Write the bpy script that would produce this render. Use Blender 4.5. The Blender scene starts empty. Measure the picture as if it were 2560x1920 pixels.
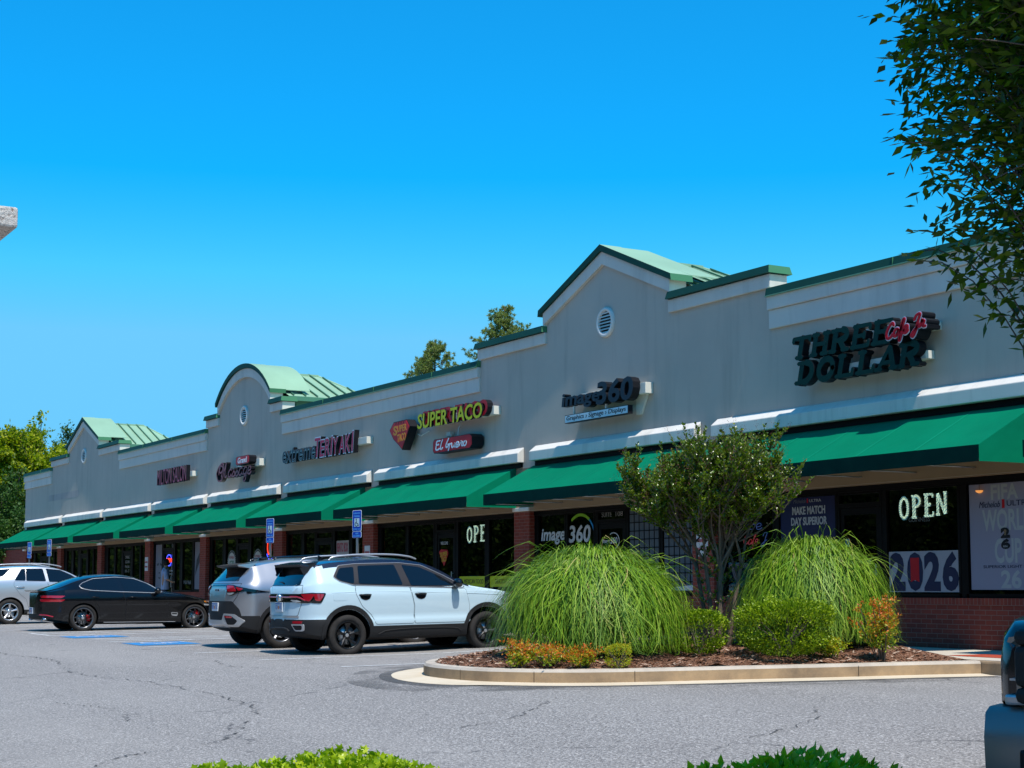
import bpy, bmesh, math, random
import numpy as np
from mathutils import Vector, Matrix
from mathutils.geometry import delaunay_2d_cdt
from mathutils.bvhtree import BVHTree

random.seed(7)
RNG = np.random.default_rng(7)
SC = bpy.context.scene
COL = SC.collection
R = math.radians

# ------------------------------------------------------------------ camera
cam_d = bpy.data.cameras.new('camera')
cam = bpy.data.objects.new('camera', cam_d)
COL.objects.link(cam)
AL, PITCH = R(30.316), R(5.56)
ax = Vector((-math.cos(AL), math.sin(AL), 0))
rt = Vector((math.sin(AL), math.cos(AL), 0))
fw = ax * math.cos(PITCH) + Vector((0, 0, math.sin(PITCH)))
up = rt.cross(fw)
m = Matrix((rt, up, -fw)).transposed().to_4x4()
m.translation = Vector((0, -16.8, .856))
cam.matrix_world = m
cam_d.sensor_width = 36
cam_d.lens = 56.25
cam_d.shift_y = .0463
cam_d.clip_start = .1
cam_d.clip_end = 3000
SC.camera = cam
SC.render.resolution_x, SC.render.resolution_y = 1024, 768

# ------------------------------------------------------------------ sky and sun
SUN_EL, SUN_AZ = R(62), R(-5.5)              # azimuth measured from +X towards +Y
w = bpy.data.worlds.new('World')
SC.world = w
w.use_nodes = True
nt = w.node_tree
bg = nt.nodes['Background']
sky = nt.nodes.new('ShaderNodeTexSky')
sky.sky_type = 'NISHITA'
sky.sun_disc = False
sky.sun_elevation = SUN_EL
sky.sun_rotation = R(90) - SUN_AZ
sky.altitude = 600
sky.air_density = 1.0
sky.dust_density = 0
sky.ozone_density = 3.0
hs = nt.nodes.new('ShaderNodeHueSaturation')
hs.inputs['Saturation'].default_value = 1.55
hs.inputs['Hue'].default_value = .494
hs.inputs['Value'].default_value = 1.06
nt.links.new(sky.outputs[0], hs.inputs['Color'])
flat = nt.nodes.new('ShaderNodeMix'); flat.data_type = 'RGBA'
flat.inputs[0].default_value = .12
flat.inputs[7].default_value = (.30, 2.15, 4.1, 1)
nt.links.new(hs.outputs[0], flat.inputs[6])
cap_ = nt.nodes.new('ShaderNodeMix'); cap_.data_type = 'RGBA'; cap_.blend_type = 'DARKEN'
cap_.inputs[0].default_value = 1
cap_.inputs[7].default_value = (.74, 2.85, 4.75, 1)
nt.links.new(flat.outputs[2], cap_.inputs[6])
nt.links.new(cap_.outputs[2], bg.inputs[0])
bg.inputs[1].default_value = .15

sun_d = bpy.data.lights.new('sun', 'SUN')
sun_d.energy = 3.6
sun_d.angle = R(.53)
sun_d.color = (1, .955, .88)
sun = bpy.data.objects.new('sun', sun_d)
COL.objects.link(sun)
sv = Vector((math.cos(SUN_EL) * math.cos(SUN_AZ), math.cos(SUN_EL) * math.sin(SUN_AZ), math.sin(SUN_EL)))
sun.rotation_euler = sv.to_track_quat('Z', 'Y').to_euler()
sun.location = (30, -20, 60)
SC.view_settings.view_transform = 'Standard'
SC.view_settings.look = 'None'
SC.view_settings.exposure = .5
SC.view_settings.gamma = 1

# ------------------------------------------------------------------ helpers
def tag(o, label=None, cat=None, group=None, kind=None):
    if label: o['label'] = label
    if cat: o['category'] = cat
    if group: o['group'] = group
    if kind: o['kind'] = kind
    return o

def thing(name, label, cat, loc=(0, 0, 0), rotz=0, group=None):
    o = bpy.data.objects.new(name, None)
    o.empty_display_size = .2
    COL.objects.link(o)
    o.location = loc
    o.rotation_euler = (0, 0, rotz)
    return tag(o, label, cat, group)

def link(name, me, parent=None):
    o = bpy.data.objects.new(name, me)
    COL.objects.link(o)
    if parent is not None: o.parent = parent
    return o

def dup_tree(o, parent=None):
    c = o.copy()
    COL.objects.link(c)
    if parent is not None: c.parent = parent
    for ch in list(o.children): dup_tree(ch, c)
    return c

class MB:
    """collects simple shapes and links them as one mesh object"""
    def __init__(s): s.v, s.f, s.m, s.sm = [], [], [], []
    def add(s, vs, fs, m=0, smooth=False):
        b = len(s.v)
        s.v += [tuple(p) for p in vs]
        for f in fs:
            s.f.append(tuple(i + b for i in f)); s.m.append(m); s.sm.append(smooth)
        return s
    def box(s, x0, x1, y0, y1, z0, z1, m=0):
        x0, x1 = min(x0, x1), max(x0, x1); y0, y1 = min(y0, y1), max(y0, y1); z0, z1 = min(z0, z1), max(z0, z1)
        v = [(x0, y0, z0), (x1, y0, z0), (x1, y1, z0), (x0, y1, z0), (x0, y0, z1), (x1, y0, z1), (x1, y1, z1), (x0, y1, z1)]
        return s.add(v, [(0, 3, 2, 1), (4, 5, 6, 7), (0, 1, 5, 4), (1, 2, 6, 5), (2, 3, 7, 6), (3, 0, 4, 7)], m)
    def prism(s, poly, y0, y1, m=0, mside=None):
        """polygon in XZ (counter-clockwise seen from -Y) extruded along Y"""
        a = sum(poly[i][0] * poly[(i + 1) % len(poly)][1] - poly[(i + 1) % len(poly)][0] * poly[i][1] for i in range(len(poly)))
        if a < 0: poly = poly[::-1]
        n = len(poly)
        v = [(x, y0, z) for x, z in poly] + [(x, y1, z) for x, z in poly]
        s.add(v, [tuple(range(n)), tuple(range(2 * n - 1, n - 1, -1))], m)
        s.add(v, [(i, i + n, (i + 1) % n + n, (i + 1) % n) for i in range(n)], m if mside is None else mside)
        return s
    def prism_z(s, poly, z0, z1, m=0):
        a = sum(poly[i][0] * poly[(i + 1) % len(poly)][1] - poly[(i + 1) % len(poly)][0] * poly[i][1] for i in range(len(poly)))
        if a < 0: poly = poly[::-1]
        n = len(poly)
        v = [(x, y, z0) for x, y in poly] + [(x, y, z1) for x, y in poly]
        s.add(v, [tuple(range(n - 1, -1, -1)), tuple(range(n, 2 * n))], m)
        s.add(v, [(i, (i + 1) % n, (i + 1) % n + n, i + n) for i in range(n)], m)
        return s
    def tube(s, pts, rad, n=6, m=0, smooth=True):
        pts = [Vector(p) for p in pts]
        if not hasattr(rad, '__len__'): rad = [rad] * len(pts)
        vs, fs = [], []
        prev = None
        for i, p in enumerate(pts):
            d = (pts[min(i + 1, len(pts) - 1)] - pts[max(i - 1, 0)])
            if d.length < 1e-9: d = Vector((0, 0, 1))
            d.normalize()
            a = prev if prev is not None else (Vector((0, 0, 1)) if abs(d.z) < .9 else Vector((1, 0, 0)))
            u = (a - d * a.dot(d)).normalized()
            prev = u
            w_ = d.cross(u)
            for k in range(n):
                t = 2 * math.pi * k / n
                vs.append(p + (u * math.cos(t) + w_ * math.sin(t)) * rad[i])
        for i in range(len(pts) - 1):
            for k in range(n):
                a, b = i * n + k, i * n + (k + 1) % n
                fs.append((a, b, b + n, a + n))
        s.add(vs, fs, m, smooth)
        s.add(vs, [tuple(range(n - 1, -1, -1)), tuple(range((len(pts) - 1) * n, len(pts) * n))], m)
        return s
    def lathe(s, prof, axis='x', n=32, m=0, smooth=True, origin=(0, 0, 0), closed=False):
        """profile of (along axis, radius)"""
        vs, fs = [], []
        for a, r_ in prof:
            for k in range(n):
                t = 2 * math.pi * k / n
                c, d = r_ * math.cos(t), r_ * math.sin(t)
                p = {'x': (a, c, d), 'y': (d, a, c), 'z': (c, d, a)}[axis]
                vs.append((p[0] + origin[0], p[1] + origin[1], p[2] + origin[2]))
        q = len(prof)
        for i in range(q if closed else q - 1):
            for k in range(n):
                a, b = i * n + k, i * n + (k + 1) % n
                j = (i + 1) % q
                fs.append((a, b, j * n + (k + 1) % n, j * n + k))
        return s.add(vs, fs, m, smooth)
    def build(s, name, mats, parent=None, bevel=0, loc=None):
        me = bpy.data.meshes.new(name)
        me.from_pydata(s.v, [], s.f)
        if not isinstance(mats, (list, tuple)): mats = [mats]
        for q in mats: me.materials.append(q)
        me.polygons.foreach_set('material_index', s.m)
        me.polygons.foreach_set('use_smooth', s.sm)
        me.update()
        o = link(name, me, parent)
        if bevel:
            b = o.modifiers.new('bevel', 'BEVEL')
            b.width = bevel; b.segments = 2; b.limit_method = 'ANGLE'; b.angle_limit = R(40)
        if loc is not None: o.location = loc
        return o

# ------------------------------------------------------------------ materials
def new_mat(name):
    m = bpy.data.materials.new(name)
    m.use_nodes = True
    t = m.node_tree
    return m, t, t.nodes['Principled BSDF']

def srgb(r, g, b):
    f = lambda c: ((c / 255 + .055) / 1.055) ** 2.4 if c > 10 else c / 255 / 12.92
    return (f(r), f(g), f(b))

def coords(t, kind='Object', scale=(1, 1, 1)):
    tc = t.nodes.new('ShaderNodeTexCoord')
    mp = t.nodes.new('ShaderNodeMapping')
    mp.inputs['Scale'].default_value = scale
    t.links.new(tc.outputs[kind], mp.inputs[0])
    return mp.outputs[0]

def noise(t, vec, scale, detail=4, rough=.6, dist=0):
    n = t.nodes.new('ShaderNodeTexNoise')
    n.inputs['Scale'].default_value = scale
    n.inputs['Detail'].default_value = detail
    n.inputs['Roughness'].default_value = rough
    n.inputs['Distortion'].default_value = dist
    if vec is not None: t.links.new(vec, n.inputs['Vector'])
    return n.outputs['Fac']

def ramp(t, fac, stops):
    r_ = t.nodes.new('ShaderNodeValToRGB')
    while len(r_.color_ramp.elements) < len(stops): r_.color_ramp.elements.new(.5)
    for e, (p, c) in zip(r_.color_ramp.elements, stops):
        e.position = p
        e.color = (*c, 1) if hasattr(c, '__len__') else (c, c, c, 1)
    t.links.new(fac, r_.inputs[0])
    return r_.outputs[0]

def mix(t, fac, a, b, mode='MIX'):
    n = t.nodes.new('ShaderNodeMix')
    n.data_type = 'RGBA'; n.blend_type = mode
    for i, v in ((0, fac), (6, a), (7, b)):
        if isinstance(v, (int, float)): n.inputs[i].default_value = v
        elif isinstance(v, tuple): n.inputs[i].default_value = (*v, 1)
        else: t.links.new(v, n.inputs[i])
    return n.outputs[2]

def math_(t, op, a, b=None):
    n = t.nodes.new('ShaderNodeMath')
    n.operation = op
    for i, v in ((0, a), (1, b)):
        if v is None: continue
        if isinstance(v, (int, float)): n.inputs[i].default_value = v
        else: t.links.new(v, n.inputs[i])
    return n.outputs[0]

def bump(t, h, bs, strength=.3, dist=.01):
    b = t.nodes.new('ShaderNodeBump')
    b.inputs['Strength'].default_value = strength
    b.inputs['Distance'].default_value = dist
    t.links.new(h, b.inputs['Height'])
    t.links.new(b.outputs[0], bs.inputs['Normal'])

def plain(name, col, rough=.6, metal=0, spec=.18, coat=0, var=0, vscale=3, bmp=0, bscale=200, emit=None, es=0):
    m, t, b = new_mat(name)
    b.inputs['Base Color'].default_value = (*col, 1)
    b.inputs['Roughness'].default_value = rough
    b.inputs['Metallic'].default_value = metal
    b.inputs['Specular IOR Level'].default_value = spec
    b.inputs['Coat Weight'].default_value = coat
    b.inputs['Coat Roughness'].default_value = .03
    if var:
        v = coords(t)
        n = noise(t, v, vscale, 5)
        c = ramp(t, n, [(.3, tuple(x * (1 - var) for x in col)), (.7, tuple(min(1, x * (1 + var)) for x in col))])
        t.links.new(c, b.inputs['Base Color'])
    if bmp:
        bump(t, noise(t, coords(t), bscale, 3), b, bmp, .004)
    if emit:
        b.inputs['Emission Color'].default_value = (*emit, 1)
        b.inputs['Emission Strength'].default_value = es
    return m

M = {}
def stucco(name, col, streak=.12, ground=None):
    m, t, b = new_mat(name)
    v = coords(t)
    big = noise(t, v, .7, 5, .6)
    st = noise(t, coords(t, scale=(2.2, 2.2, .22)), 1.6, 5, .65)
    c = mix(t, ramp(t, big, [(.3, 0.), (.75, 1.)]), tuple(x * .93 for x in col), tuple(x * 1.05 for x in col))
    c = mix(t, ramp(t, st, [(.5, 0.), (.78, streak)]), c, (.16, .15, .13))
    t.links.new(c, b.inputs['Base Color'])
    b.inputs['Roughness'].default_value = .9
    b.inputs['Specular IOR Level'].default_value = .15
    h = noise(t, v, 130, 3, .7)
    h2 = noise(t, v, 1.3, 3, .5)
    bump(t, math_(t, 'ADD', h, math_(t, 'MULTIPLY', h2, 3.)), b, .25, .006)
    return m
M['wall'] = stucco('stucco_taupe', (.53, .455, .385), .26)
M['trim'] = stucco('stucco_white', (.68, .625, .56), .22)
M['ledge'] = stucco('stucco_ledge', (.74, .695, .63), .34)

def brick(name, c1, c2, mortar, vert=False):
    m, t, b = new_mat(name)
    tc = t.nodes.new('ShaderNodeTexCoord')
    sp = t.nodes.new('ShaderNodeSeparateXYZ')
    t.links.new(tc.outputs['Object'], sp.inputs[0])
    h = math_(t, 'ADD', sp.outputs[0], sp.outputs[1])
    cb = t.nodes.new('ShaderNodeCombineXYZ')
    if vert:
        t.links.new(sp.outputs[2], cb.inputs[0]); t.links.new(h, cb.inputs[1])
    else:
        t.links.new(h, cb.inputs[0]); t.links.new(sp.outputs[2], cb.inputs[1])
    bt = t.nodes.new('ShaderNodeTexBrick')
    bt.inputs['Scale'].default_value = 1
    bt.inputs['Brick Width'].default_value = .203
    bt.inputs['Row Height'].default_value = .0677
    bt.inputs['Mortar Size'].default_value = .0055
    bt.inputs['Mortar Smooth'].default_value = .2
    bt.inputs['Bias'].default_value = -.2
    bt.inputs['Color1'].default_value = (*c1, 1)
    bt.inputs['Color2'].default_value = (*c2, 1)
    bt.inputs['Mortar'].default_value = (*mortar, 1)
    if vert: bt.offset = 0
    t.links.new(cb.outputs[0], bt.inputs['Vector'])
    n = noise(t, tc.outputs['Object'], 9, 4)
    c = mix(t, ramp(t, n, [(.35, 0.), (.7, .5)]), bt.outputs['Color'], mix(t, .5, bt.outputs['Color'], (.12, .035, .025)))
    t.links.new(c, b.inputs['Base Color'])
    b.inputs['Roughness'].default_value = .85
    b.inputs['Specular IOR Level'].default_value = .2
    inv = math_(t, 'SUBTRACT', 1., bt.outputs['Fac'])
    bump(t, math_(t, 'ADD', inv, math_(t, 'MULTIPLY', noise(t, tc.outputs['Object'], 60, 3), .3)), b, .6, .006)
    return m
M['brick'] = brick('red_brick', (.27, .052, .034), (.19, .038, .027), (.25, .13, .105))
M['soldier'] = brick('red_brick_soldier', (.27, .052, .034), (.20, .038, .027), (.25, .13, .105), True)

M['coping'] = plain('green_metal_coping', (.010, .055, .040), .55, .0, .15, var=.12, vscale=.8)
M['coping_lit_end'] = plain('green_metal_lit_end', (.06, .20, .10), .5, spec=.15)
M['drip'] = plain('green_metal_lit_lip', (.18, .36, .24), .4)  # lip coloured pale, as if its edge caught the light
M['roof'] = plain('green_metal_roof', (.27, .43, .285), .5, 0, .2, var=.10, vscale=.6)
M['roofdark'] = plain('green_metal_siding', (.07, .21, .13), .45, var=.08)
M['seam'] = plain('green_metal_seam', (.06, .16, .09), .45)
M['black_alu'] = plain('bronze_black_aluminium', (.0055, .005, .0048), .5, .0, .06)
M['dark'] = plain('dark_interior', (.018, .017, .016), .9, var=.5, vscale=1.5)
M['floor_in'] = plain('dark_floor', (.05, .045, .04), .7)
M['white_cap'] = plain('white_cap', (.72, .70, .66), .8, var=.08)
M['steel'] = plain('galvanised_steel', (.42, .43, .44), .38, .85)
M['chrome'] = plain('chrome', (.78, .79, .80), .08, 1)
M['white'] = plain('white_vinyl', (.78, .78, .78), .5)
M['black'] = plain('black_vinyl', (.012, .012, .014), .45)
M['signblack'] = plain('black_letter_return', (.012, .012, .015), .4)

def fabric(name, col):
    m, t, b = new_mat(name)
    v = coords(t)
    n = noise(t, v, 1.1, 4)
    n2 = noise(t, coords(t, scale=(3, .5, .5)), 2.2, 4)
    c = mix(t, ramp(t, n, [(.35, 0.), (.7, 1.)]), tuple(x * .93 for x in col), tuple(x * 1.06 for x in col))
    c = mix(t, ramp(t, n2, [(.55, 0.), (.8, .16)]), c, tuple(x * .6 + .015 for x in col))
    t.links.new(c, b.inputs['Base Color'])
    b.inputs['Roughness'].default_value = .8
    b.inputs['Specular IOR Level'].default_value = .04
    bump(t, noise(t, coords(t, scale=(1.4, 1, 1)), 2.5, 2), b, .5, .03)
    return m
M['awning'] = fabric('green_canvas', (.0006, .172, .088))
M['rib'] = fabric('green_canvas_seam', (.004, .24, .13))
M['valance'] = fabric('green_canvas_shade_tone', (.001, .028, .023))  # same canvas as the awning, its colour darkened for the shaded front

def glass_mat():
    m, t, b = new_mat('tinted_shop_glass')
    t.nodes.remove(b)
    out = t.nodes['Material Output']
    tr = t.nodes.new('ShaderNodeBsdfTransparent'); tr.inputs[0].default_value = (.22, .23, .22, 1)
    gl = t.nodes.new('ShaderNodeBsdfGlossy'); gl.inputs['Roughness'].default_value = .0
    gl.inputs['Color'].default_value = (1, 1, 1, 1)
    n = noise(t, coords(t), .9, 1)
    bp = t.nodes.new('ShaderNodeBump'); bp.inputs['Strength'].default_value = .10; bp.inputs['Distance'].default_value = .012
    t.links.new(n, bp.inputs['Height'])
    t.links.new(bp.outputs[0], gl.inputs['Normal'])
    fr = t.nodes.new('ShaderNodeFresnel'); fr.inputs[0].default_value = 1.5
    f2 = math_(t, 'MULTIPLY', fr.outputs[0], 1.1)
    mx = t.nodes.new('ShaderNodeMixShader')
    t.links.new(f2, mx.inputs[0]); t.links.new(tr.outputs[0], mx.inputs[1]); t.links.new(gl.outputs[0], mx.inputs[2])
    t.links.new(mx.outputs[0], out.inputs[0])
    return m
M['glass'] = glass_mat()

# ------------------------------------------------------------------ text
def text_mesh(s, x0, x1, z0, z1, y, depth, mats, shear=0, bold=0, name='letters', align_mesh=None, bevel=0, slope=0):
    """real letters, fitted to the rectangle x0..x1, z0..z1, front face at y (facing -Y), returns a mesh"""
    cu = bpy.data.curves.new('t', 'FONT')
    cu.body = s
    cu.shear = shear
    cu.offset = bold
    cu.resolution_u = 3
    cu.extrude = .05
    cu.fill_mode = 'BOTH'
    o = bpy.data.objects.new('t', cu)
    COL.objects.link(o)
    bpy.context.view_layer.update()
    dg = bpy.context.evaluated_depsgraph_get()
    me = bpy.data.meshes.new_from_object(o.evaluated_get(dg), depsgraph=dg)
    bpy.data.objects.remove(o)
    bpy.data.curves.remove(cu)
    n = len(me.vertices)
    co = np.empty(n * 3); me.vertices.foreach_get('co', co); co = co.reshape(-1, 3)
    lo, hi = co.min(0), co.max(0)
    k = (co - lo) / np.maximum(hi - lo, 1e-6)
    out = np.empty_like(co)
    out[:, 0] = x0 + k[:, 0] * (x1 - x0)
    out[:, 2] = z0 + k[:, 1] * (z1 - z0) + slope * (k[:, 0] - .5) * (x1 - x0)
    out[:, 1] = y + (1 - k[:, 2]) * depth
    me.vertices.foreach_set('co', out.ravel())
    me.materials.clear()
    if not isinstance(mats, (list, tuple)): mats = [mats]
    for q in mats: me.materials.append(q)
    me.update()
    if len(mats) > 1:
        nr = np.empty(len(me.polygons) * 3); me.polygons.foreach_get('normal', nr)
        me.polygons.foreach_set('material_index', (np.abs(nr.reshape(-1, 3)[:, 1]) < .7).astype(np.int32))
    else:
        me.polygons.foreach_set('material_index', np.zeros(len(me.polygons), np.int32))
    me.polygons.foreach_set('use_smooth', np.zeros(len(me.polygons), bool))
    me.name = name
    return me

def text(name, s, x0, x1, z0, z1, y, depth, mats, parent=None, **k):
    return link(name, text_mesh(s, x0, x1, z0, z1, y, depth, mats, name=name, **k), parent)

def catmull(pts, n=6, closed=False):
    P = [np.array(p, float) for p in pts]
    if len(P) < 3: return P
    out = []
    L = len(P)
    rng = range(L) if closed else range(L - 1)
    for i in rng:
        p0 = P[(i - 1) % L] if closed or i > 0 else 2 * P[0] - P[1]
        p1, p2 = P[i], P[(i + 1) % L]
        p3 = P[(i + 2) % L] if closed or i + 2 < L else 2 * P[-1] - P[-2]
        for k in range(n):
            t = k / n
            out.append(.5 * ((2 * p1) + (-p0 + p2) * t + (2 * p0 - 5 * p1 + 4 * p2 - p3) * t * t + (-p0 + 3 * p1 - 3 * p2 + p3) * t ** 3))
    if not closed: out.append(P[-1])
    return out

def ribbon(mb, pts, width, y, depth, m=0, mside=None):
    """a flat brush stroke in the XZ plane: front at y, thickness depth"""
    if mside is None: mside = m
    pts = [np.array(p, float) for p in pts]
    n = len(pts)
    if not hasattr(width, '__len__'): width = [width] * n
    L, Rr = [], []
    for i in range(n):
        d = pts[min(i + 1, n - 1)] - pts[max(i - 1, 0)]
        d = d / (np.linalg.norm(d) + 1e-9)
        q = np.array([-d[1], d[0]]) * width[i] / 2
        L.append(pts[i] + q); Rr.append(pts[i] - q)
    d0 = pts[0] - pts[1]; d0 = d0 / (np.linalg.norm(d0) + 1e-9) * width[0] * .45
    d1 = pts[-1] - pts[-2]; d1 = d1 / (np.linalg.norm(d1) + 1e-9) * width[-1] * .45
    L = [L[0] * .55 + Rr[0] * .45 + d0] + L + [L[-1] * .55 + Rr[-1] * .45 + d1]
    Rr = [L[0] - (L[1] - Rr[0]) * .05] + Rr + [L[-1] - (L[-2] - Rr[-1]) * .05]
    n += 2
    vs = [(p[0], y, p[1]) for p in L] + [(p[0], y, p[1]) for p in Rr] + [(p[0], y + depth, p[1]) for p in L] + [(p[0], y + depth, p[1]) for p in Rr]
    fr = [(i, i + n, i + n + 1, i + 1) for i in range(n - 1)]
    sd = [(i, i + 1, i + 1 + 2 * n, i + 2 * n) for i in range(n - 1)] + [(i + n + 1, i + n, i + 3 * n, i + 1 + 3 * n) for i in range(n - 1)]
    sd += [(0, 2 * n, 3 * n, n), (n - 1, 2 * n - 1, 4 * n - 1, 3 * n - 1)]
    mb.add(vs, fr, m); mb.add(vs, sd, mside)
    mb.add(vs, [(i + 2 * n, i + 1 + 2 * n, i + 1 + 3 * n, i + 3 * n) for i in range(n - 1)], mside)
# ------------------------------------------------------------------ the ground
def gz(x, y):
    if y > -2.4: b = -.155
    elif y > -8: b = -.155 - .0125 * (-2.4 - y)
    elif y > -12: b = -.225 - .09 * (-8 - y)
    elif y > -20: b = -.585 - .05 * (-12 - y)
    else: b = -.985
    d = -.05 * math.exp(-((x + 25) / 5) ** 2) * max(0, min(1, (-2.4 - y) / 2)) * max(0, min(1, (y + 14) / 5))
    return b + d

def asphalt_mat():
    m, t, b = new_mat('worn_asphalt')
    v = coords(t)
    fine = noise(t, v, 42, 2, .8)
    fine2 = noise(t, v, 95, 2, .7)
    mid = noise(t, coords(t, scale=(.55, 1.6, 1)), .8, 6, .62)
    lane = noise(t, coords(t, scale=(.16, .9, 1)), .7, 3, .5)
    base = ramp(t, math_(t, 'ADD', math_(t, 'MULTIPLY', fine, .6), math_(t, 'MULTIPLY', fine2, .4)),
                [(.38, (.06, .053, .050)), (.47, (.215, .197, .182)), (.55, (.315, .29, .268)), (.64, (.70, .65, .60))])
    c = mix(t, ramp(t, mid, [(.32, .0), (.72, .42)]), base, mix(t, .5, base, (.17, .155, .143)))
    c = mix(t, ramp(t, lane, [(.45, .0), (.7, .28)]), c, (.37, .34, .31))
    # fine cracks
    nz = t.nodes.new('ShaderNodeTexNoise'); nz.inputs['Scale'].default_value = 1.2; nz.inputs['Detail'].default_value = 5
    t.links.new(v, nz.inputs['Vector'])
    vm = t.nodes.new('ShaderNodeVectorMath'); vm.operation = 'MULTIPLY_ADD'
    t.links.new(nz.outputs['Color'], vm.inputs[0]); vm.inputs[1].default_value = (.9, .9, 0); t.links.new(v, vm.inputs[2])
    vo = t.nodes.new('ShaderNodeTexVoronoi'); vo.feature = 'DISTANCE_TO_EDGE'; vo.inputs['Scale'].default_value = .17
    t.links.new(vm.outputs[0], vo.inputs['Vector'])
    cr = ramp(t, vo.outputs['Distance'], [(.0, 1.), (.0045, .0)])
    brk = ramp(t, noise(t, v, 2.3, 4), [(.48, 0.), (.6, 1.)])
    c = mix(t, math_(t, 'MULTIPLY', math_(t, 'MULTIPLY', cr, brk), .85), c, (.035, .033, .035))
    # oil and tyre stains where cars stand
    sm = noise(t, coords(t, scale=(.5, .35, 1)), .55, 3, .5)
    c = mix(t, ramp(t, sm, [(.6, 0.), (.78, .3)]), c, (.07, .07, .075))
    t.links.new(c, b.inputs['Base Color'])
    b.inputs['Roughness'].default_value = .82
    b.inputs['Specular IOR Level'].default_value = .3
    bump(t, fine, b, .6, .01)
    return m
M['asphalt'] = asphalt_mat()

def grid_axis(lo, hi, a, b, step):
    """fine between a and b, coarse outside"""
    xs = list(np.arange(a, b + 1e-6, step))
    q = a; d = step
    while q > lo: d *= 1.7; q -= d; xs.insert(0, max(q, lo))
    q = b; d = step
    while q < hi: d *= 1.7; q += d; xs.append(min(q, hi))
    return xs
gx = grid_axis(-900, 900, -75, 10, .8)
gy = grid_axis(-900, 900, -21, -2, .4)
gv = [(x, y, gz(x, y)) for y in gy for x in gx]
nx = len(gx)
gf = [(j * nx + i, j * nx + i + 1, (j + 1) * nx + i + 1, (j + 1) * nx + i) for j in range(len(gy) - 1) for i in range(nx - 1)]
mb = MB(); mb.add(gv, gf, 0, True)
tag(mb.build('parking_lot', M['asphalt']), kind='structure')

def concrete(name, col, stain=(.2, .15, .1), amt=.4):
    m, t, b = new_mat(name)
    v = coords(t)
    n = noise(t, v, 1.7, 6, .65)
    f_ = noise(t, v, 90, 3, .7)
    c = mix(t, ramp(t, n, [(.4, 0.), (.7, amt)]), col, stain)
    c = mix(t, ramp(t, f_, [(.35, .22), (.6, 0.)]), c, tuple(x * .6 for x in col))
    t.links.new(c, b.inputs['Base Color'])
    b.inputs['Roughness'].default_value = .85
    b.inputs['Specular IOR Level'].default_value = .25
    bump(t, f_, b, .35, .005)
    return m
M['walk'] = concrete('pale_concrete', (.60, .53, .43), (.42, .35, .27), .5)
M['apron'] = concrete('gutter_concrete', (.68, .57, .42), (.50, .37, .22), .5)
M['kerb_side'] = concrete('kerb_concrete_stained', (.46, .31, .175), (.10, .08, .065), .75)
M['kerb_top'] = concrete('kerb_concrete', (.56, .48, .39), (.28, .22, .17), .6)

# pavement in front of the shops
mb = MB()
for i in range(24):
    x0 = -76 + i * 2.9
    mb.box(x0, x0 + 2.885, -2.4, .02, -.4, 0)
tag(mb.build('pavement', M['walk']), kind='structure')
mb = MB()
xs = np.arange(-76, -6.3, 3)
for x in xs:
    mb.box(x, x + 2.988, -2.56, -2.405, -.4, -.003)
tag(mb.build('pavement_kerb', M['kerb_side'], bevel=.025), kind='structure')
mb = MB(); mb.add([(-14.75, -1.85, .004), (-13.4, -1.85, .004), (-13.4, -1.15, .004), (-14.75, -1.15, .004)], [(0, 1, 2, 3)])
tag(mb.build('red_paint', plain('red_paint', (.42, .07, .035), .7, var=.2)), kind='structure')

# the planted island
KP = [(-13.5, -2.57), (-13.78, -3.3), (-14.05, -4.2), (-14.38, -5.15), (-14.72, -6.2), (-15.05, -6.95), (-15.5, -7.45), (-16.15, -7.8), (-17.0, -7.86),
      (-17.75, -7.68), (-18.5, -7.2), (-19.2, -6.4), (-19.65, -5.5), (-19.9, -4.5), (-20.0, -3.5), (-20.05, -2.57)]
KP = [tuple(p) for p in catmull(KP, 5)]
def offset_path(P, d):
    out = []
    for i, p in enumerate(P):
        a, b = np.array(P[max(i - 1, 0)]), np.array(P[min(i + 1, len(P) - 1)])
        t_ = (b - a) / np.linalg.norm(b - a)
        out.append((p[0] + t_[1] * d * -1, p[1] + t_[0] * d))
    return out
KI = offset_path(KP, -.16)
if (KI[len(KI) // 2][1] < KP[len(KP) // 2][1]): KI = offset_path(KP, .16)
sgn = -1 if KI == offset_path(KP, .16) else 1
KO = offset_path(KP, .40 * sgn)
KT = offset_path(KP, -.025 * sgn)
KT2 = offset_path(KP, -.14 * sgn)
def kz(p): return gz(p[0], p[1])
def strip(mb, A, za, B, zb, m=0, smooth=True):
    n = len(A)
    vs = [(p[0], p[1], za(p)) for p in A] + [(p[0], p[1], zb(p)) for p in B]
    mb.add(vs, [(i, i + 1, i + n + 1, i + n) for i in range(n - 1)], m, smooth)
mb = MB()
KH = .155
strip(mb, KP, lambda p: kz(p) - .05, KP, lambda p: kz(p) + KH - .03, 0)
strip(mb, KP, lambda p: kz(p) + KH - .03, KT, lambda p: kz(p) + KH, 1)
strip(mb, KT, lambda p: kz(p) + KH, KT2, lambda p: kz(p) + KH + .004, 1)
strip(mb, KT2, lambda p: kz(p) + KH + .004, KI, lambda p: kz(p) - .02, 1)
for f_ in range(len(mb.f)):   # all faces outward
    pass
tag(mb.build('island_kerb', [M['kerb_side'], M['kerb_top']]), kind='structure')
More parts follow.
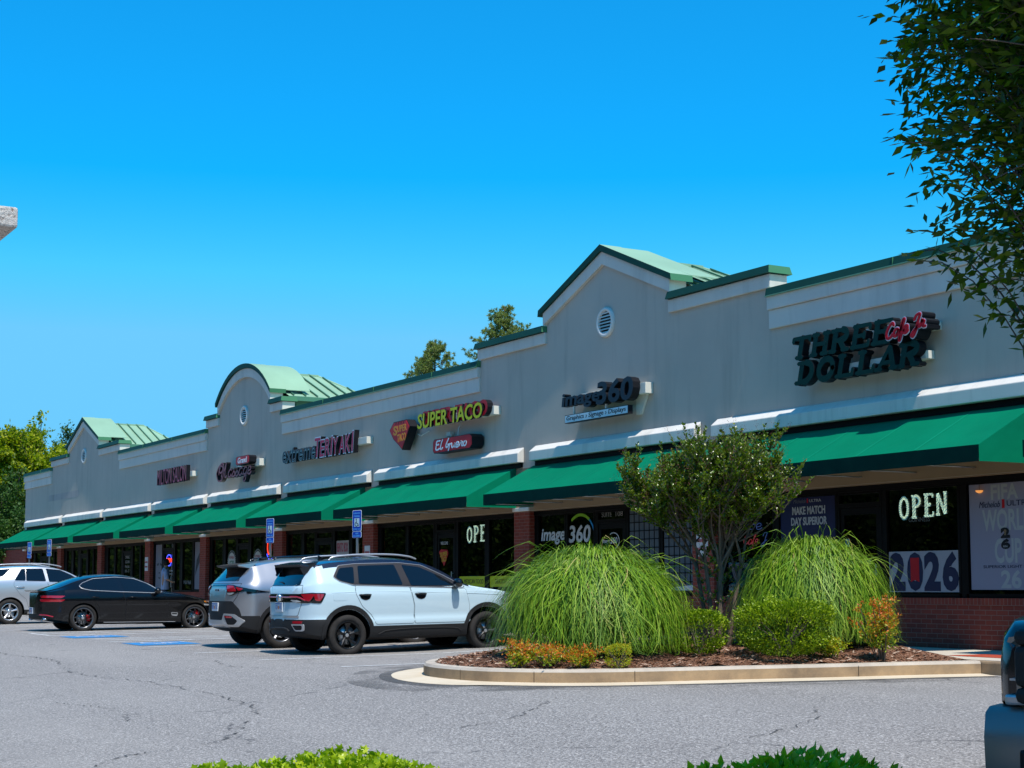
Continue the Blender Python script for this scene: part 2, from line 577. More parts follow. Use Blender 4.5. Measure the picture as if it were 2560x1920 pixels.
# dark construction joints across the kerb
mb = MB()
for k in (9, 22, 30, 37, 44, 52):
    if k < len(KP):
        p, q = KP[k], KT[k]
        t_ = np.array(KP[k + 1]) - np.array(KP[k - 1]); t_ = t_ / np.linalg.norm(t_) * .003
        nrm = (np.array(KP[k]) - np.array(KI[k])); nrm = nrm / np.linalg.norm(nrm) * .003
        z0, z1 = kz(p) + .0, kz(p) + KH - .02
        mb.add([(p[0] - t_[0] + nrm[0], p[1] - t_[1] + nrm[1], z0), (p[0] + t_[0] + nrm[0], p[1] + t_[1] + nrm[1], z0), (p[0] + t_[0] + nrm[0], p[1] + t_[1] + nrm[1], z1), (p[0] - t_[0] + nrm[0], p[1] - t_[1] + nrm[1], z1)], [(0, 1, 2, 3)])
tag(mb.build('kerb_joints', M['black']), kind='structure')
mb = MB()
strip(mb, KO, lambda p: kz(p) + .006, KP, lambda p: kz(p) + .012, 0)
tag(mb.build('gutter', M['apron']), kind='structure')

# darker, newer asphalt against the gutter and a few long sealed cracks
def tar_mat(name, col, lo, hi, sc):
    m, t, b = new_mat(name)
    b.inputs['Base Color'].default_value = (*col, 1); b.inputs['Roughness'].default_value = .7; b.inputs['Specular IOR Level'].default_value = .2
    tr = t.nodes.new('ShaderNodeBsdfTransparent'); mx = t.nodes.new('ShaderNodeMixShader')
    t.links.new(ramp(t, noise(t, coords(t), sc, 4, .6), [(lo, .0), (hi, .75)]), mx.inputs[0])
    t.links.new(tr.outputs[0], mx.inputs[1]); t.links.new(b.outputs[0], mx.inputs[2])
    t.links.new(mx.outputs[0], t.nodes['Material Output'].inputs[0])
    return m
K2 = offset_path(KP, .95 * sgn)
mb = MB()
strip(mb, K2, lambda p: kz(p) + .0045, offset_path(KP, .55 * sgn), lambda p: kz(p) + .0045, 0)
strip(mb, offset_path(KP, .55 * sgn), lambda p: kz(p) + .0046, offset_path(KP, .38 * sgn), lambda p: kz(p) + .0046, 1)
tag(mb.build('asphalt_patch', [tar_mat('asphalt_edge_thin', (.10, .095, .09), .45, .85, 1.1), tar_mat('asphalt_edge', (.10, .095, .09), .25, .6, 1.3)]), kind='structure')
mb = MB()
for P, w_ in (([(-34, -9.3), (-31, -9.75), (-28, -9.6), (-24.5, -10.1), (-21, -10.0), (-17.3, -10.25), (-15.8, -10.6)], .022), ([(-13.6, -8.4), (-12.9, -9.2), (-12.7, -9.9)], .016), ([(-24, -8.1), (-22.6, -8.4), (-21.2, -8.3)], .016),
             ([(-13.0, -13.2), (-13.9, -12.6), (-14.2, -11.6), (-15.4, -10.9)], .018), ([(-20, -11.6), (-18.2, -11.4), (-16.6, -11.7)], .012), ([(-11.2, -7.1), (-10.2, -8.0), (-9.7, -9.4)], .014)):
    Q = catmull(P, 22)
    Q = [q + np.array([random.uniform(-.05, .05), random.uniform(-.05, .05)]) for q in Q]
    vs = []
    for i, q in enumerate(Q):
        d = Q[min(i + 1, len(Q) - 1)] - Q[max(i - 1, 0)]; d = d / np.linalg.norm(d); n_ = np.array([-d[1], d[0]]) * w_ * random.uniform(.25, 1.)
        for s_ in (-1, 1): vs.append((q[0] + n_[0] * s_, q[1] + n_[1] * s_, gz(q[0], q[1]) + .006))
    mb.add(vs, [(2 * i, 2 * i + 1, 2 * i + 3, 2 * i + 2) for i in range(len(Q) - 1)], 0, True)
tag(mb.build('asphalt_cracks', tar_mat('crack_tar', (.06, .056, .053), .38, .6, 3)), kind='structure')

# mulch bed: a mound of bark with loose chips
def mulch_mat(name, a, b_, c_):
    m, t, b = new_mat(name)
    v = coords(t)
    vo = t.nodes.new('ShaderNodeTexVoronoi'); vo.inputs['Scale'].default_value = 38
    mp = coords(t, scale=(1, 2.4, 1))
    nz = t.nodes.new('ShaderNodeTexNoise'); nz.inputs['Scale'].default_value = 6
    t.links.new(v, nz.inputs['Vector'])
    vm = t.nodes.new('ShaderNodeVectorMath'); vm.operation = 'MULTIPLY_ADD'
    t.links.new(nz.outputs['Color'], vm.inputs[0]); vm.inputs[1].default_value = (.4, .4, .4); t.links.new(mp, vm.inputs[2])
    t.links.new(vm.outputs[0], vo.inputs['Vector'])
    sp = t.nodes.new('ShaderNodeSeparateColor'); t.links.new(vo.outputs['Color'], sp.inputs[0])
    c = ramp(t, sp.outputs[0], [(.0, a), (.55, b_), (1., c_)])
    t.links.new(c, b.inputs['Base Color'])
    b.inputs['Roughness'].default_value = .95
    b.inputs['Specular IOR Level'].default_value = .1
    bump(t, vo.outputs['Distance'], b, 1, .03)
    return m
M['mulch'] = mulch_mat('bark_mulch', (.075, .033, .02), (.29, .125, .07), (.55, .32, .21))
def island_d(x, y):
    """signed distance into the island from its kerb"""
    d = 1e9
    for p in KI[::2]: d = min(d, (p[0] - x) ** 2 + (p[1] - y) ** 2)
    return math.sqrt(d)
def inside(P, x, y):
    c = False
    for i in range(len(P)):
        a, b = P[i], P[i - 1]
        if (a[1] > y) != (b[1] > y) and x < (b[0] - a[0]) * (y - a[1]) / (b[1] - a[1]) + a[0]: c = not c
    return c
def mz(x, y):
    d = island_d(x, y)
    return gz(x, y) + .135 + .20 * (1 - math.exp(-d / .9)) + .02 * math.sin(x * 5.1 + y * 2) * min(1, d)
pts = [tuple(p) for p in KI]
nb = len(pts)
for x in np.arange(-20, -13.4, .17):
    for y in np.arange(-7.9, -2.6, .17):
        q = (x + random.uniform(-.05, .05), y + random.uniform(-.05, .05))
        if inside(KI, *q) and island_d(*q) > .08: pts.append(q)
r_ = delaunay_2d_cdt([Vector(p) for p in pts], [(i, (i + 1) % nb) for i in range(nb)], [], 1, 1e-5)
mb = MB()
mb.add([(p.x, p.y, mz(p.x, p.y) + random.uniform(-.012, .012)) for p in r_[0]], [tuple(f_) for f_ in r_[2]], 0, True)
# chips
for i in range(5200):
    while True:
        x, y = random.uniform(-19.9, -13.5), random.uniform(-7.9, -2.7)
        if inside(KI, x, y): break
    z = mz(x, y) + .012
    a, l, w_ = random.uniform(0, 6.28), random.uniform(.015, .05), random.uniform(.005, .013)
    u = Vector((math.cos(a), math.sin(a), random.uniform(-.35, .35))) * l
    v_ = Vector((-math.sin(a), math.cos(a), random.uniform(-.5, .5))) * w_
    c = Vector((x, y, z))
    mb.add([c - u - v_, c + u - v_, c + u + v_, c - u + v_], [(0, 1, 2, 3)], random.choice((1, 2, 2, 3)))
tag(mb.build('mulch', [M['mulch'], plain('bark_chip_dark', (.08, .04, .028), .95), plain('bark_chip', (.27, .14, .09), .95), plain('bark_chip_pale', (.5, .36, .27), .95)]), kind='stuff')

# painted markings
def paint_mat(name, col, wear=.5):
    m, t, b = new_mat(name)
    v = coords(t)
    n = noise(t, v, 24, 5, .7)
    b.inputs['Base Color'].default_value = (*col, 1)
    b.inputs['Roughness'].default_value = .7
    tr = t.nodes.new('ShaderNodeBsdfTransparent')
    mx = t.nodes.new('ShaderNodeMixShader')
    t.links.new(ramp(t, n, [(wear - .12, 0.), (wear + .05, 1.)]), mx.inputs[0])
    t.links.new(tr.outputs[0], mx.inputs[1]); t.links.new(b.outputs[0], mx.inputs[2])
    t.links.new(mx.outputs[0], t.nodes['Material Output'].inputs[0])
    return m
M['line'] = paint_mat('worn_white_paint', (.68, .67, .65), .43)
M['blue'] = paint_mat('blue_paint', (.03, .22, .50), .40)
M['line2'] = paint_mat('white_paint', (.66, .66, .66), .40)
def ground_quad(mb, pts, dz, m=0):
    """a painted patch following the ground, subdivided"""
    a, b, c, d = [np.array(p, float) for p in pts]
    n = max(2, int(max(np.linalg.norm(b - a), np.linalg.norm(c - b)) / .35))
    vs = []
    for i in range(n + 1):
        for j in range(n + 1):
            p = (a * (1 - i / n) + b * (i / n)) * (1 - j / n) + (d * (1 - i / n) + c * (i / n)) * (j / n)
            vs.append((p[0], p[1], gz(p[0], p[1]) + dz))
    mb.add(vs, [(i * (n + 1) + j, (i + 1) * (n + 1) + j, (i + 1) * (n + 1) + j + 1, i * (n + 1) + j + 1) for i in range(n) for j in range(n)], m, True)
def gline(mb, p, q, w_, dz=.006, m=0):
    p, q = np.array(p, float), np.array(q, float)
    d = (q - p) / np.linalg.norm(q - p) * w_ / 2
    n_ = np.array([-d[1], d[0]])
    ground_quad(mb, [p - n_, q - n_, q + n_, p + n_], dz, m)
mb = MB()
for x in (-20.4, -23.45, -26.45, -29.0, -31.6, -33.3, -35.9, -38.0, -41.0, -43.9, -46.7, -49.6, -52.5, -55.3, -58.2, -61, -63.8):
    gline(mb, (x, -7.6), (x, -2.62), .1)
for x0 in (-33.3,):
    for k in range(7):
        y = -7.4 + k * .7
        gline(mb, (x0 + .05, y), (x0 + 1.65, y + .9 if y + .9 < -2.7 else -2.7), .1, .005)
gline(mb, (-37.9, -7.55), (-36.2, -7.55), .1); gline(mb, (-38.6, -7.62), (-38.0, -5.5), .1)
for k in range(5):
    gline(mb, (-37.9, -7.3 + k * .95), (-36.1, -6.6 + k * .95), .1, .005)
tag(mb.build('parking_lines', M['line']), kind='structure')
def iso_symbol(mb, cx, cy, s, dz, m):
    for a, b, w_ in (((.0, .75), (.0, .1), .16), ((.0, .35), (.42, .35), .12), ((.0, .1), (.45, .1), .13), ((.45, .1), (.62, -.4), .13), ((.62, -.4), (.8, -.38), .12)):
        gline(mb, (cx + a[0] * s, cy + a[1] * s), (cx + b[0] * s, cy + b[1] * s), w_ * s, dz, m); dz += .0012
    prev = None
    for k in range(13):
        t_ = R(115 + k * 18.5)
        q = (cx + .05 * s + .5 * s * math.cos(t_), cy - .22 * s + .5 * s * math.sin(t_))
        if prev: gline(mb, prev, q, .11 * s, dz, m); dz += .0002
        prev = q
    gline(mb, (cx - .1 * s, cy + .92 * s), (cx + .1 * s, cy + .92 * s), .2 * s, dz, m)
mb = MB()
for cx_, y0, y1 in ((-30.25, -7.55, -6.35), (-34.65, -7.6, -6.4)):
    ground_quad(mb, [(cx_ - .62, y0), (cx_ + .62, y0), (cx_ + .62, y1), (cx_ - .62, y1)], .007, 0)
    iso_symbol(mb, cx_ - .1, (y0 + y1) / 2, .5, .011, 1)
tag(mb.build('accessible_bay_symbols', [M['blue'], M['line2']]), kind='structure')
# ------------------------------------------------------------------ the shop building
B = thing('shop_building', 'long taupe stucco shopping strip with green awnings, brick pillars and three roof gables', 'building', (-40, 6, 0))
def part(mb, name, mats, parent=None, bevel=0):
    o = mb.build(name, mats, parent or B, bevel)
    if name == 'coping':                       # sunlight put into the colour: tops and ends get paler greens
        o.data.materials.append(M['roof']); o.data.materials.append(M['coping_lit_end'])
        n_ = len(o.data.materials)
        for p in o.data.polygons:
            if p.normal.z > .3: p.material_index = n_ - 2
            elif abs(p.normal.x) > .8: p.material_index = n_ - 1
    if parent is None or parent is B: o.location = (40, -6, 0)     # geometry is written in world coordinates
    return o
XL, XR = -69.9, -8.2
YW = -.15                                          # face of the stucco wall
GAB = [(-65.5, -62.95, -60.85, -58.75, -56.1), (-29.8, -27.08, -24.98, -22.88, -20.12)]   # shoulder, eave, apex, eave, shoulder
ARC = (-46.98, -45.95, -43.88, -41.81, -40.92)
def arch_pts(cx, hw, zb, rise, n=24):
    Rr = (hw * hw + rise * rise) / (2 * rise)
    a = math.asin(hw / Rr)
    return [(cx + Rr * math.sin(t), zb + rise - Rr + Rr * math.cos(t)) for t in np.linspace(-a, a, n)]
# wall outline along the top, left to right
top = [(XL, 5.56)]
for g in (GAB[0], ARC, GAB[1]):
    top += [(g[0], 5.56), (g[0], 5.94)]
    if g is ARC:
        top += [(g[1], 5.94)] + arch_pts(g[2], 2.07, 6.30, .87) + [(g[3], 5.94)]
    else:
        top += [(g[1], 5.94), (g[1], 6.32), (g[2], 7.2), (g[3], 6.32), (g[3], 5.94)]
    top += [(g[4], 5.94), (g[4], 5.56)]
top.append((XR, 5.56))
mb = MB()
mb.prism(top + [(XR, 2.395), (XL, 2.395)], YW, .15)
mb.box(XL + .03, XR - .03, .152, 14.5, 2.72, 5.05)                     # the body behind, under the parapet
mb.box(XL + .03, XL + .23, .152, 14.5, -.3, 2.718); mb.box(XR - .23, XR - .03, .152, 14.5, -.3, 2.718)
mb.box(XL + .235, XR - .235, 14.3, 14.5, -.3, 2.718)
part(mb, 'wall', M['wall'])
# parapets: two stepped bands and a green coping
def parapet(x0, x1, closed_l, closed_r):
    mb = MB()
    mb.box(x0, x1, YW - .05, YW + .004, 5.03, 5.34)
    mb.box(x0, x1, YW - .09, YW + .004, 5.341, 5.565)
    part(mb, 'cornice', M['trim'], bevel=.012)
    mb = MB()
    mb.add([(x0, YW - .12, 5.572), (x1, YW - .12, 5.572), (x1, .2, 5.572), (x0, .2, 5.572), (x0, YW - .095, 5.70), (x1, YW - .095, 5.70), (x1, .18, 5.70), (x0, .18, 5.70)],
           [(0, 3, 2, 1), (4, 5, 6, 7), (0, 1, 5, 4), (1, 2, 6, 5), (2, 3, 7, 6), (3, 0, 4, 7)])
    mb.box(x0 - .004, x1 + .004, YW - .135, YW - .08, 5.558, 5.571, 1)
    x = x0 + 2.9
    while x < x1 - .3:
        mb.box(x, x + .03, YW - .123, YW - .09, 5.574, 5.69, 0); x += 3.05
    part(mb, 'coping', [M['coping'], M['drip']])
for x0, x1 in ((XL - .06, GAB[0][0] - .0), (GAB[0][4], ARC[0]), (ARC[4], GAB[1][0]), (GAB[1][4], XR + .06)):
    parapet(x0 + .003, x1 - .003, 0, 0)
def shoulder(x0, x1, side):
    mb = MB(); mb.box(x0, x1, YW - .06, YW + .004, 5.715, 5.945)
    if side > 0: mb.box(x1 - .03, x1 + .055, YW - .059, .16, 5.716, 5.944)
    else: mb.box(x0 - .055, x0 + .03, YW - .059, .16, 5.716, 5.944)
    part(mb, 'cornice', M['trim'], bevel=.01)
    a, b = (x0 - .12, x1) if side < 0 else (x0, x1 + .12)
    mb = MB()
    mb.add([(a, YW - .13, 5.951), (b, YW - .13, 5.951), (b, .22, 5.951), (a, .22, 5.951), (a + .03, YW - .10, 6.08), (b - .03, YW - .10, 6.08), (b - .03, .19, 6.08), (a + .03, .19, 6.08)],
           [(0, 3, 2, 1), (4, 5, 6, 7), (0, 1, 5, 4), (1, 2, 6, 5), (2, 3, 7, 6), (3, 0, 4, 7)])
    part(mb, 'coping', M['coping'])
def offset_poly(P, d):
    return [(x, z - d) for x, z in P]
def vent(cx, cz):
    o = MB()
    ring = []
    n = 40
    for r0, r1, y0 in ((.215, .285, YW - .05),):
        vs, fs = [], []
        for k in range(n):
            t = 2 * math.pi * k / n
            c, s_ = math.cos(t), math.sin(t)
            vs += [(cx + r0 * c, YW + .01, cz + r0 * s_), (cx + r0 * c, y0, cz + r0 * s_), (cx + (r1 - .02) * c, y0 - .012, cz + (r1 - .02) * s_), (cx + r1 * c, y0 + .01, cz + r1 * s_), (cx + r1 * c, YW + .01, cz + r1 * s_)]
            for j in range(4):
                a = k * 5 + j; b = ((k + 1) % n) * 5 + j
                fs.append((a, a + 1, b + 1, b))
        o.add(vs, fs, 0, True)
    vo = part(o, 'round_vent', M['white_cap'])
    s = MB()
    s.lathe([(YW - .003, .0), (YW - .003, .225)], 'y', 30, 1, False, (cx, 0, cz))
    for k in range(7):
        z = cz - .185 + k * .061
        hw = math.sqrt(max(.0, .22 ** 2 - (z - cz) ** 2))
        s.add([(cx - hw, YW - .045, z - .012), (cx + hw, YW - .045, z - .012), (cx + hw, YW - .012, z + .018), (cx - hw, YW - .012, z + .018)], [(0, 1, 2, 3)], 0)
        s.add([(cx - hw, YW - .045, z - .012), (cx + hw, YW - .045, z - .012), (cx + hw, YW - .045, z - .020), (cx - hw, YW - .045, z - .020)], [(0, 1, 2, 3)], 0)
    s.build('louvre', [M['white_cap'], M['black']], vo)
def rib_roof(cx, zr, ze, hw, y0, y1, y2):
    """gabled metal roof behind the parapet: ridge y0..y1, hipped down to y2"""
    mb = MB()
    v = [(cx, y0, zr), (cx, y1, zr), (cx - hw, y0, ze), (cx - hw, y2, ze), (cx + hw, y0, ze), (cx + hw, y2, ze)]
    mb.add(v, [(0, 2, 3, 1), (0, 1, 5, 4), (1, 3, 5)], 0)
    mb.box(cx - .09, cx + .09, y0, y1, zr - .03, zr + .025, 0)
    for sgn in (-1, 1):
        k = y0 + .15
        while k < y2 - .15:
            f_ = 1 if k <= y1 else (y2 - k) / (y2 - y1)
            p0 = Vector((cx + sgn * hw, k, ze + .015)); p1 = Vector((cx + sgn * hw * (1 - f_), k, ze + (zr - ze) * f_ + .015))
            mb.add([p0 + Vector((0, -.018, 0)), p0 + Vector((0, .018, 0)), p1 + Vector((0, .018, 0)), p1 + Vector((0, -.018, 0)),
                    p0 + Vector((0, -.018, .035)), p0 + Vector((0, .018, .035)), p1 + Vector((0, .018, .035)), p1 + Vector((0, -.018, .035))],
                   [(0, 1, 2, 3), (4, 7, 6, 5), (0, 4, 5, 1), (3, 2, 6, 7), (0, 3, 7, 4), (1, 5, 6, 2)], 1)
            k += .36
    mb.tube([(cx, y1, zr), (cx + hw, y2, ze)], .03, 5, 0); mb.tube([(cx, y1, zr), (cx - hw, y2, ze)], .03, 5, 0)
    for sgn in (-1, 1):
        mb.box(cx + sgn * hw - .02, cx + sgn * hw + .03, y0, y2, ze - .13, ze - .004, 2)
        mb.box(cx + sgn * (hw - .25) - .02, cx + sgn * (hw - .25) + .02, y0, y2 - .2, 5.055, ze - .01, 2)
        yy = y0 + .3
        while yy < y2 - .3:
            mb.box(cx + sgn * (hw - .225) - .008, cx + sgn * (hw - .225) + .008, yy, yy + .02, 5.06, ze - .02, 1); yy += .4
    mb.box(cx - hw, cx + hw, y2 - .03, y2, ze - .13, ze - .004, 2)
    mb.box(cx - hw + .26, cx + hw - .26, y2 - .25, y2 - .2, 5.055, ze - .01, 2)
    part(mb, 'roof', [M['roof'], M['seam'], M['roofdark']])
for g in GAB:
    shoulder(g[0], g[1] - .003, -1); shoulder(g[3] + .003, g[4], 1)
    L_, A_, R_ = (g[1] - .05, 6.325), (g[2], 7.205), (g[3] + .05, 6.325)
    mb = MB()
    mb.prism([L_, (L_[0], 6.09), (A_[0], A_[1] - .245), (R_[0], 6.09), R_, A_], YW - .07, YW + .004)
    mb.box(g[3] + .004, g[3] + .06, YW - .069, .16, 6.086, 6.324); mb.box(g[1] - .06, g[1] - .004, YW - .069, .16, 6.086, 6.324)
    part(mb, 'gable_trim', M['trim'], bevel=.01)
    mb = MB()
    e = .13
    mb.prism([(L_[0] - e, L_[1] - .05), (A_[0], A_[1] + .004), (R_[0] + e, R_[1] - .05), (R_[0] + e - .02, R_[1] + .075), (A_[0], A_[1] + .135), (L_[0] - e + .02, L_[1] + .075)], YW - .12, .22)
    part(mb, 'coping', M['coping'])
    mb = MB()
    mb.prism([(g[1] - .12, 6.42), (g[2], 7.33), (g[3] + .12, 6.42), (g[3] + .12, 6.40), (g[2], 7.31), (g[1] - .12, 6.40)], .221, .85)
    part(mb, 'roof', M['roof'])
    rib_roof(g[2], 7.13, 6.17, 2.36, .25, 2.12, 3.0)
    vent(g[2] + .05, 5.84)
g = ARC
shoulder(g[0], g[1] - .003, -1); shoulder(g[3] + .003, g[4], 1)
o_ = arch_pts(g[2], 2.12, 6.285, .905); i_ = arch_pts(g[2], 2.12, 6.03, .905)
mb = MB()
for k in range(len(o_) - 1):
    mb.prism([o_[k], o_[k + 1], i_[k + 1], i_[k]], YW - .07, YW + .004)
mb.box(g[3] + .004, g[3] + .06, YW - .069, .16, 6.03, 6.284); mb.box(g[1] - .06, g[1] - .004, YW - .069, .16, 6.03, 6.284)
part(mb, 'gable_trim', M['trim'])
c_ = arch_pts(g[2], 2.2, 6.27, .93); d_ = arch_pts(g[2], 2.22, 6.385, .945)
mb = MB()
for k in range(len(c_) - 1):
    mb.prism([c_[k], c_[k + 1], d_[k + 1], d_[k]], YW - .12, .22)
part(mb, 'coping', M['coping'])
mb = MB()
c_ = arch_pts(g[2], 2.2, 6.36, .94, 30); d_ = arch_pts(g[2], 2.2, 6.38, .94, 30)
for k in range(len(c_) - 1):
    mb.prism([c_[k], c_[k + 1], d_[k + 1], d_[k]], .221, .95)
part(mb, 'roof', M['roof'])
rib_roof(g[2], 7.13, 6.19, 2.36, .25, 2.12, 3.0)
vent(g[2] + .02, 5.82)

# sloping white ledges over the awnings
SILL = [(-69.4, -63.73), (-63.31, -58.0), (-57.7, -52.36), (-52.01, -46.89), (-46.53, -40.96), (-40.5, -35.19), (-34.78, -27.98), (-27.53, -22.01), (-21.55, -14.6), (-14.1, -8.5)]
for x0, x1 in SILL:
    mb = MB()
    y1, y0 = YW - .004, -.31
    mb.add([(x0, y0, 3.385), (x1, y0, 3.385), (x1, y0, 3.575), (x0, y0, 3.575), (x0, y1, 3.385), (x1, y1, 3.385), (x1 + .0, y1, 3.70), (x0 - .0, y1, 3.70)],
           [(0, 1, 2, 3), (3, 2, 6, 7), (0, 4, 5, 1), (0, 3, 7, 4), (1, 5, 6, 2), (4, 7, 6, 5)])
    part(mb, 'ledge', M['ledge'], bevel=.012)

# awnings
AWN = [(-69.75, -64.06), (-63.42, -58.5), (-57.8, -52.79), (-52.11, -47.39), (-46.64, -41.32), (-40.6, -35.57), (-34.87, -28.29), (-27.6, -22.22), (-21.5, -14.62), (-13.9, -8.6)]
for x0, x1 in AWN:
    mb = MB()
    n = max(4, int(round((x1 - x0) / 1.15)))
    sub = 6
    vs, NX, NV = [], n * sub + 1, 9
    for i in range(NX):
        u = i / (NX - 1)
        x = x0 + (x1 - x0) * u
        ph = (u * n) % 1
        sag = .026 * math.sin(math.pi * ph) ** 2
        for j in range(NV):
            v_ = j / (NV - 1)
            y = -.16 + (-1.32 + .16) * v_
            z = 3.30 + (2.68 - 3.30) * v_ - sag * math.sin(math.pi * v_)
            vs.append((x, y, z))
    mb.add(vs, [(i * NV + j, i * NV + j + 1, (i + 1) * NV + j + 1, (i + 1) * NV + j) for i in range(NX - 1) for j in range(NV - 1)], 0, True)
    for i in range(1, n):                          # stitched seams
        x = x0 + (x1 - x0) * i / n
        mb.add([(x - .016, -.17, 3.2985), (x + .016, -.17, 3.2985), (x + .016, -1.318, 2.686), (x - .016, -1.318, 2.686)], [(0, 1, 2, 3)], 2)
    ao = part(mb, 'awning', [M['awning'], M['valance'], M['rib']])
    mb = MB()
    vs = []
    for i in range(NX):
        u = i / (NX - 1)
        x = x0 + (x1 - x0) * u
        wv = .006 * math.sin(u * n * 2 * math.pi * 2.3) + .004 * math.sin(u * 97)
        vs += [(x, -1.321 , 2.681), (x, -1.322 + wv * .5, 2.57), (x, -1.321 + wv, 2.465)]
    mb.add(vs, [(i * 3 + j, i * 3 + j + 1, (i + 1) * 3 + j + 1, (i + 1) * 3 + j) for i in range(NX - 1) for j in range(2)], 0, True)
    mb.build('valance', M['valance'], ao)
    for xe in (x0, x1):
        mb = MB()
        mb.add([(xe, -.16, 3.30), (xe, -1.32, 2.68), (xe, -1.32, 2.465), (xe, -.7, 2.47), (xe, -.16, 2.47)], [(0, 1, 2, 3, 4)], 0)
        mb.build('side_panel', M['awning'], ao)
    mb = MB()
    for k in range(n + 1):
        x = x0 + .03 + (x1 - x0 - .06) * k / n
        mb.tube([(x, -.16, 3.26), (x, -1.29, 2.655), (x, -1.29, 2.5), (x, -.16, 2.5)], .013, 5)
    mb.tube([(x0 + .02, -1.29, 2.5), (x1 - .02, -1.29, 2.5)], .013, 5)
    mb.build('awning_frame', M['steel'], ao)
mb = MB()
for x0, x1 in SILL: mb.box(x0 + .05, x1 - .05, YW - .05, YW - .004, 3.285, 3.383)
part(mb, 'awning_rail', M['black_alu'])
mb = MB(); mb.box(XL + .02, XR - .02, YW - .006, YW + .02, 2.40, 3.27)  # under-awning shade and warm ground bounce put into a tan overlay
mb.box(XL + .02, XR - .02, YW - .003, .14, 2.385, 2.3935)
part(mb, 'lintel_shade_tone', stucco('stucco_shade_tan', (.30, .215, .135), .1))

# brick pillars
PIL = [(-70.05, -69.5), (-64.42, -63.86), (-58.74, -58.22), (-53.04, -52.49), (-47.54, -47.0), (-41.52, -40.89), (-35.72, -35.11), (-28.39, -27.78), (-22.31, -21.71), (-14.72, -14.12), (-8.75, -8.2)]
for x0, x1 in PIL:
    mb = MB(); mb.box(x0, x1, YW, .13, 0, 2.392)
    po = part(mb, 'brick_pillar', M['brick'])
    mb = MB(); mb.box(x0 - .02, x1 + .02, YW - .035, YW + .05, 2.394, 2.47)
    mb.build('pillar_cap', M['white_cap'], po, bevel=.01)

# brick dado and shopfront glazing in every bay
def pane_unit(x0, x1, door=False):
    fr = MB()
    z0, z1 = (.02, 2.28) if door else (.765, 2.28)
    w_ = .045
    fr.box(x0 - w_, x0, -.035, .05, z0, z1 + .02); fr.box(x1, x1 + w_, -.035, .05, z0, z1 + .02)
    if door:
        s = .085
        fr.box(x0, x1, -.034, .049, 2.06, 2.13)
        fr.box(x0, x1, -.034, .049, z1 - .02, z1 + .02)
        o = part(fr, 'shop_door', M['black_alu'])
        lf = MB()
        lf.box(x0 + .004, x0 + s, -.02, .03, .02, 2.055); lf.box(x1 - s, x1 - .004, -.02, .03, .02, 2.055)
        lf.box(x0 + s, x1 - s, -.02, .03, .02, .25); lf.box(x0 + s, x1 - s, -.02, .03, 1.95, 2.055)
        lf.build('door_leaf', M['black_alu'], o)
        g_ = MB(); g_.box(x0 + s, x1 - s, .002, .008, .25, 1.95); g_.box(x0, x1, .002, .008, 2.13, z1 - .02)
        g_.build('pane', M['glass'], o)
        h = MB(); h.tube([(x1 - s + .03, -.07, .85), (x1 - s + .03, -.07, 1.2)], .012, 6); h.box(x1 - s + .02, x1 - s + .04, -.07, -.015, .88, .9); h.box(x1 - s + .02, x1 - s + .04, -.07, -.015, 1.15, 1.17)
        h.build('handle', M['steel'], o)
    else:
        fr.box(x0, x1, -.034, .049, z0 - .055, z0); fr.box(x0, x1, -.034, .049, z1, z1 + .02)
        o = part(fr, 'shop_window', M['black_alu'])
        g_ = MB(); g_.box(x0, x1, .002, .008, z0, z1)
        g_.build('pane', M['glass'], o)
D = 'd'
BAYS = [
    [(-69.40, -68.62), (-68.41, -67.61), (-67.35, -66.56, D), (-66.12, -65.48), (-65.3, -64.5)],
    [(-63.41, -62.76), (-62.42, -61.79), (-61.39, -60.6, D), (-60.38, -59.75), (-59.62, -58.85)],
    [(-57.77, -57.0), (-56.83, -56.1), (-55.9, -54.98, D), (-54.79, -54.0), (-53.87, -53.12)],
    [(-52.3, -51.58), (-51.41, -50.45, D), (-50.25, -49.76), (-49.5, -48.57), (-48.4, -47.62)],
    [(-46.75, -45.84), (-45.58, -44.72), (-44.55, -43.72, D), (-43.5, -42.6), (-42.4, -41.6)],
    [(-40.75, -39.85), (-39.63, -38.95), (-38.8, -37.85, D), (-37.65, -36.78), (-36.58, -35.8)],
    [(-34.9, -33.6), (-33.45, -32.2), (-32.02, -31.2, D), (-31.02, -29.83), (-29.65, -28.48)],
    [(-27.62, -26.64), (-26.52, -25.6), (-25.44, -24.55, D), (-24.42, -23.47), (-23.34, -22.4)],
    [(-21.55, -20.3), (-20.14, -18.8), (-18.7, -17.83, D), (-17.68, -16.27), (-16.09, -14.85)],
    [(-13.9, -12.7), (-12.5, -11.3), (-11.2, -10.2, D), (-10.1, -8.95)]]
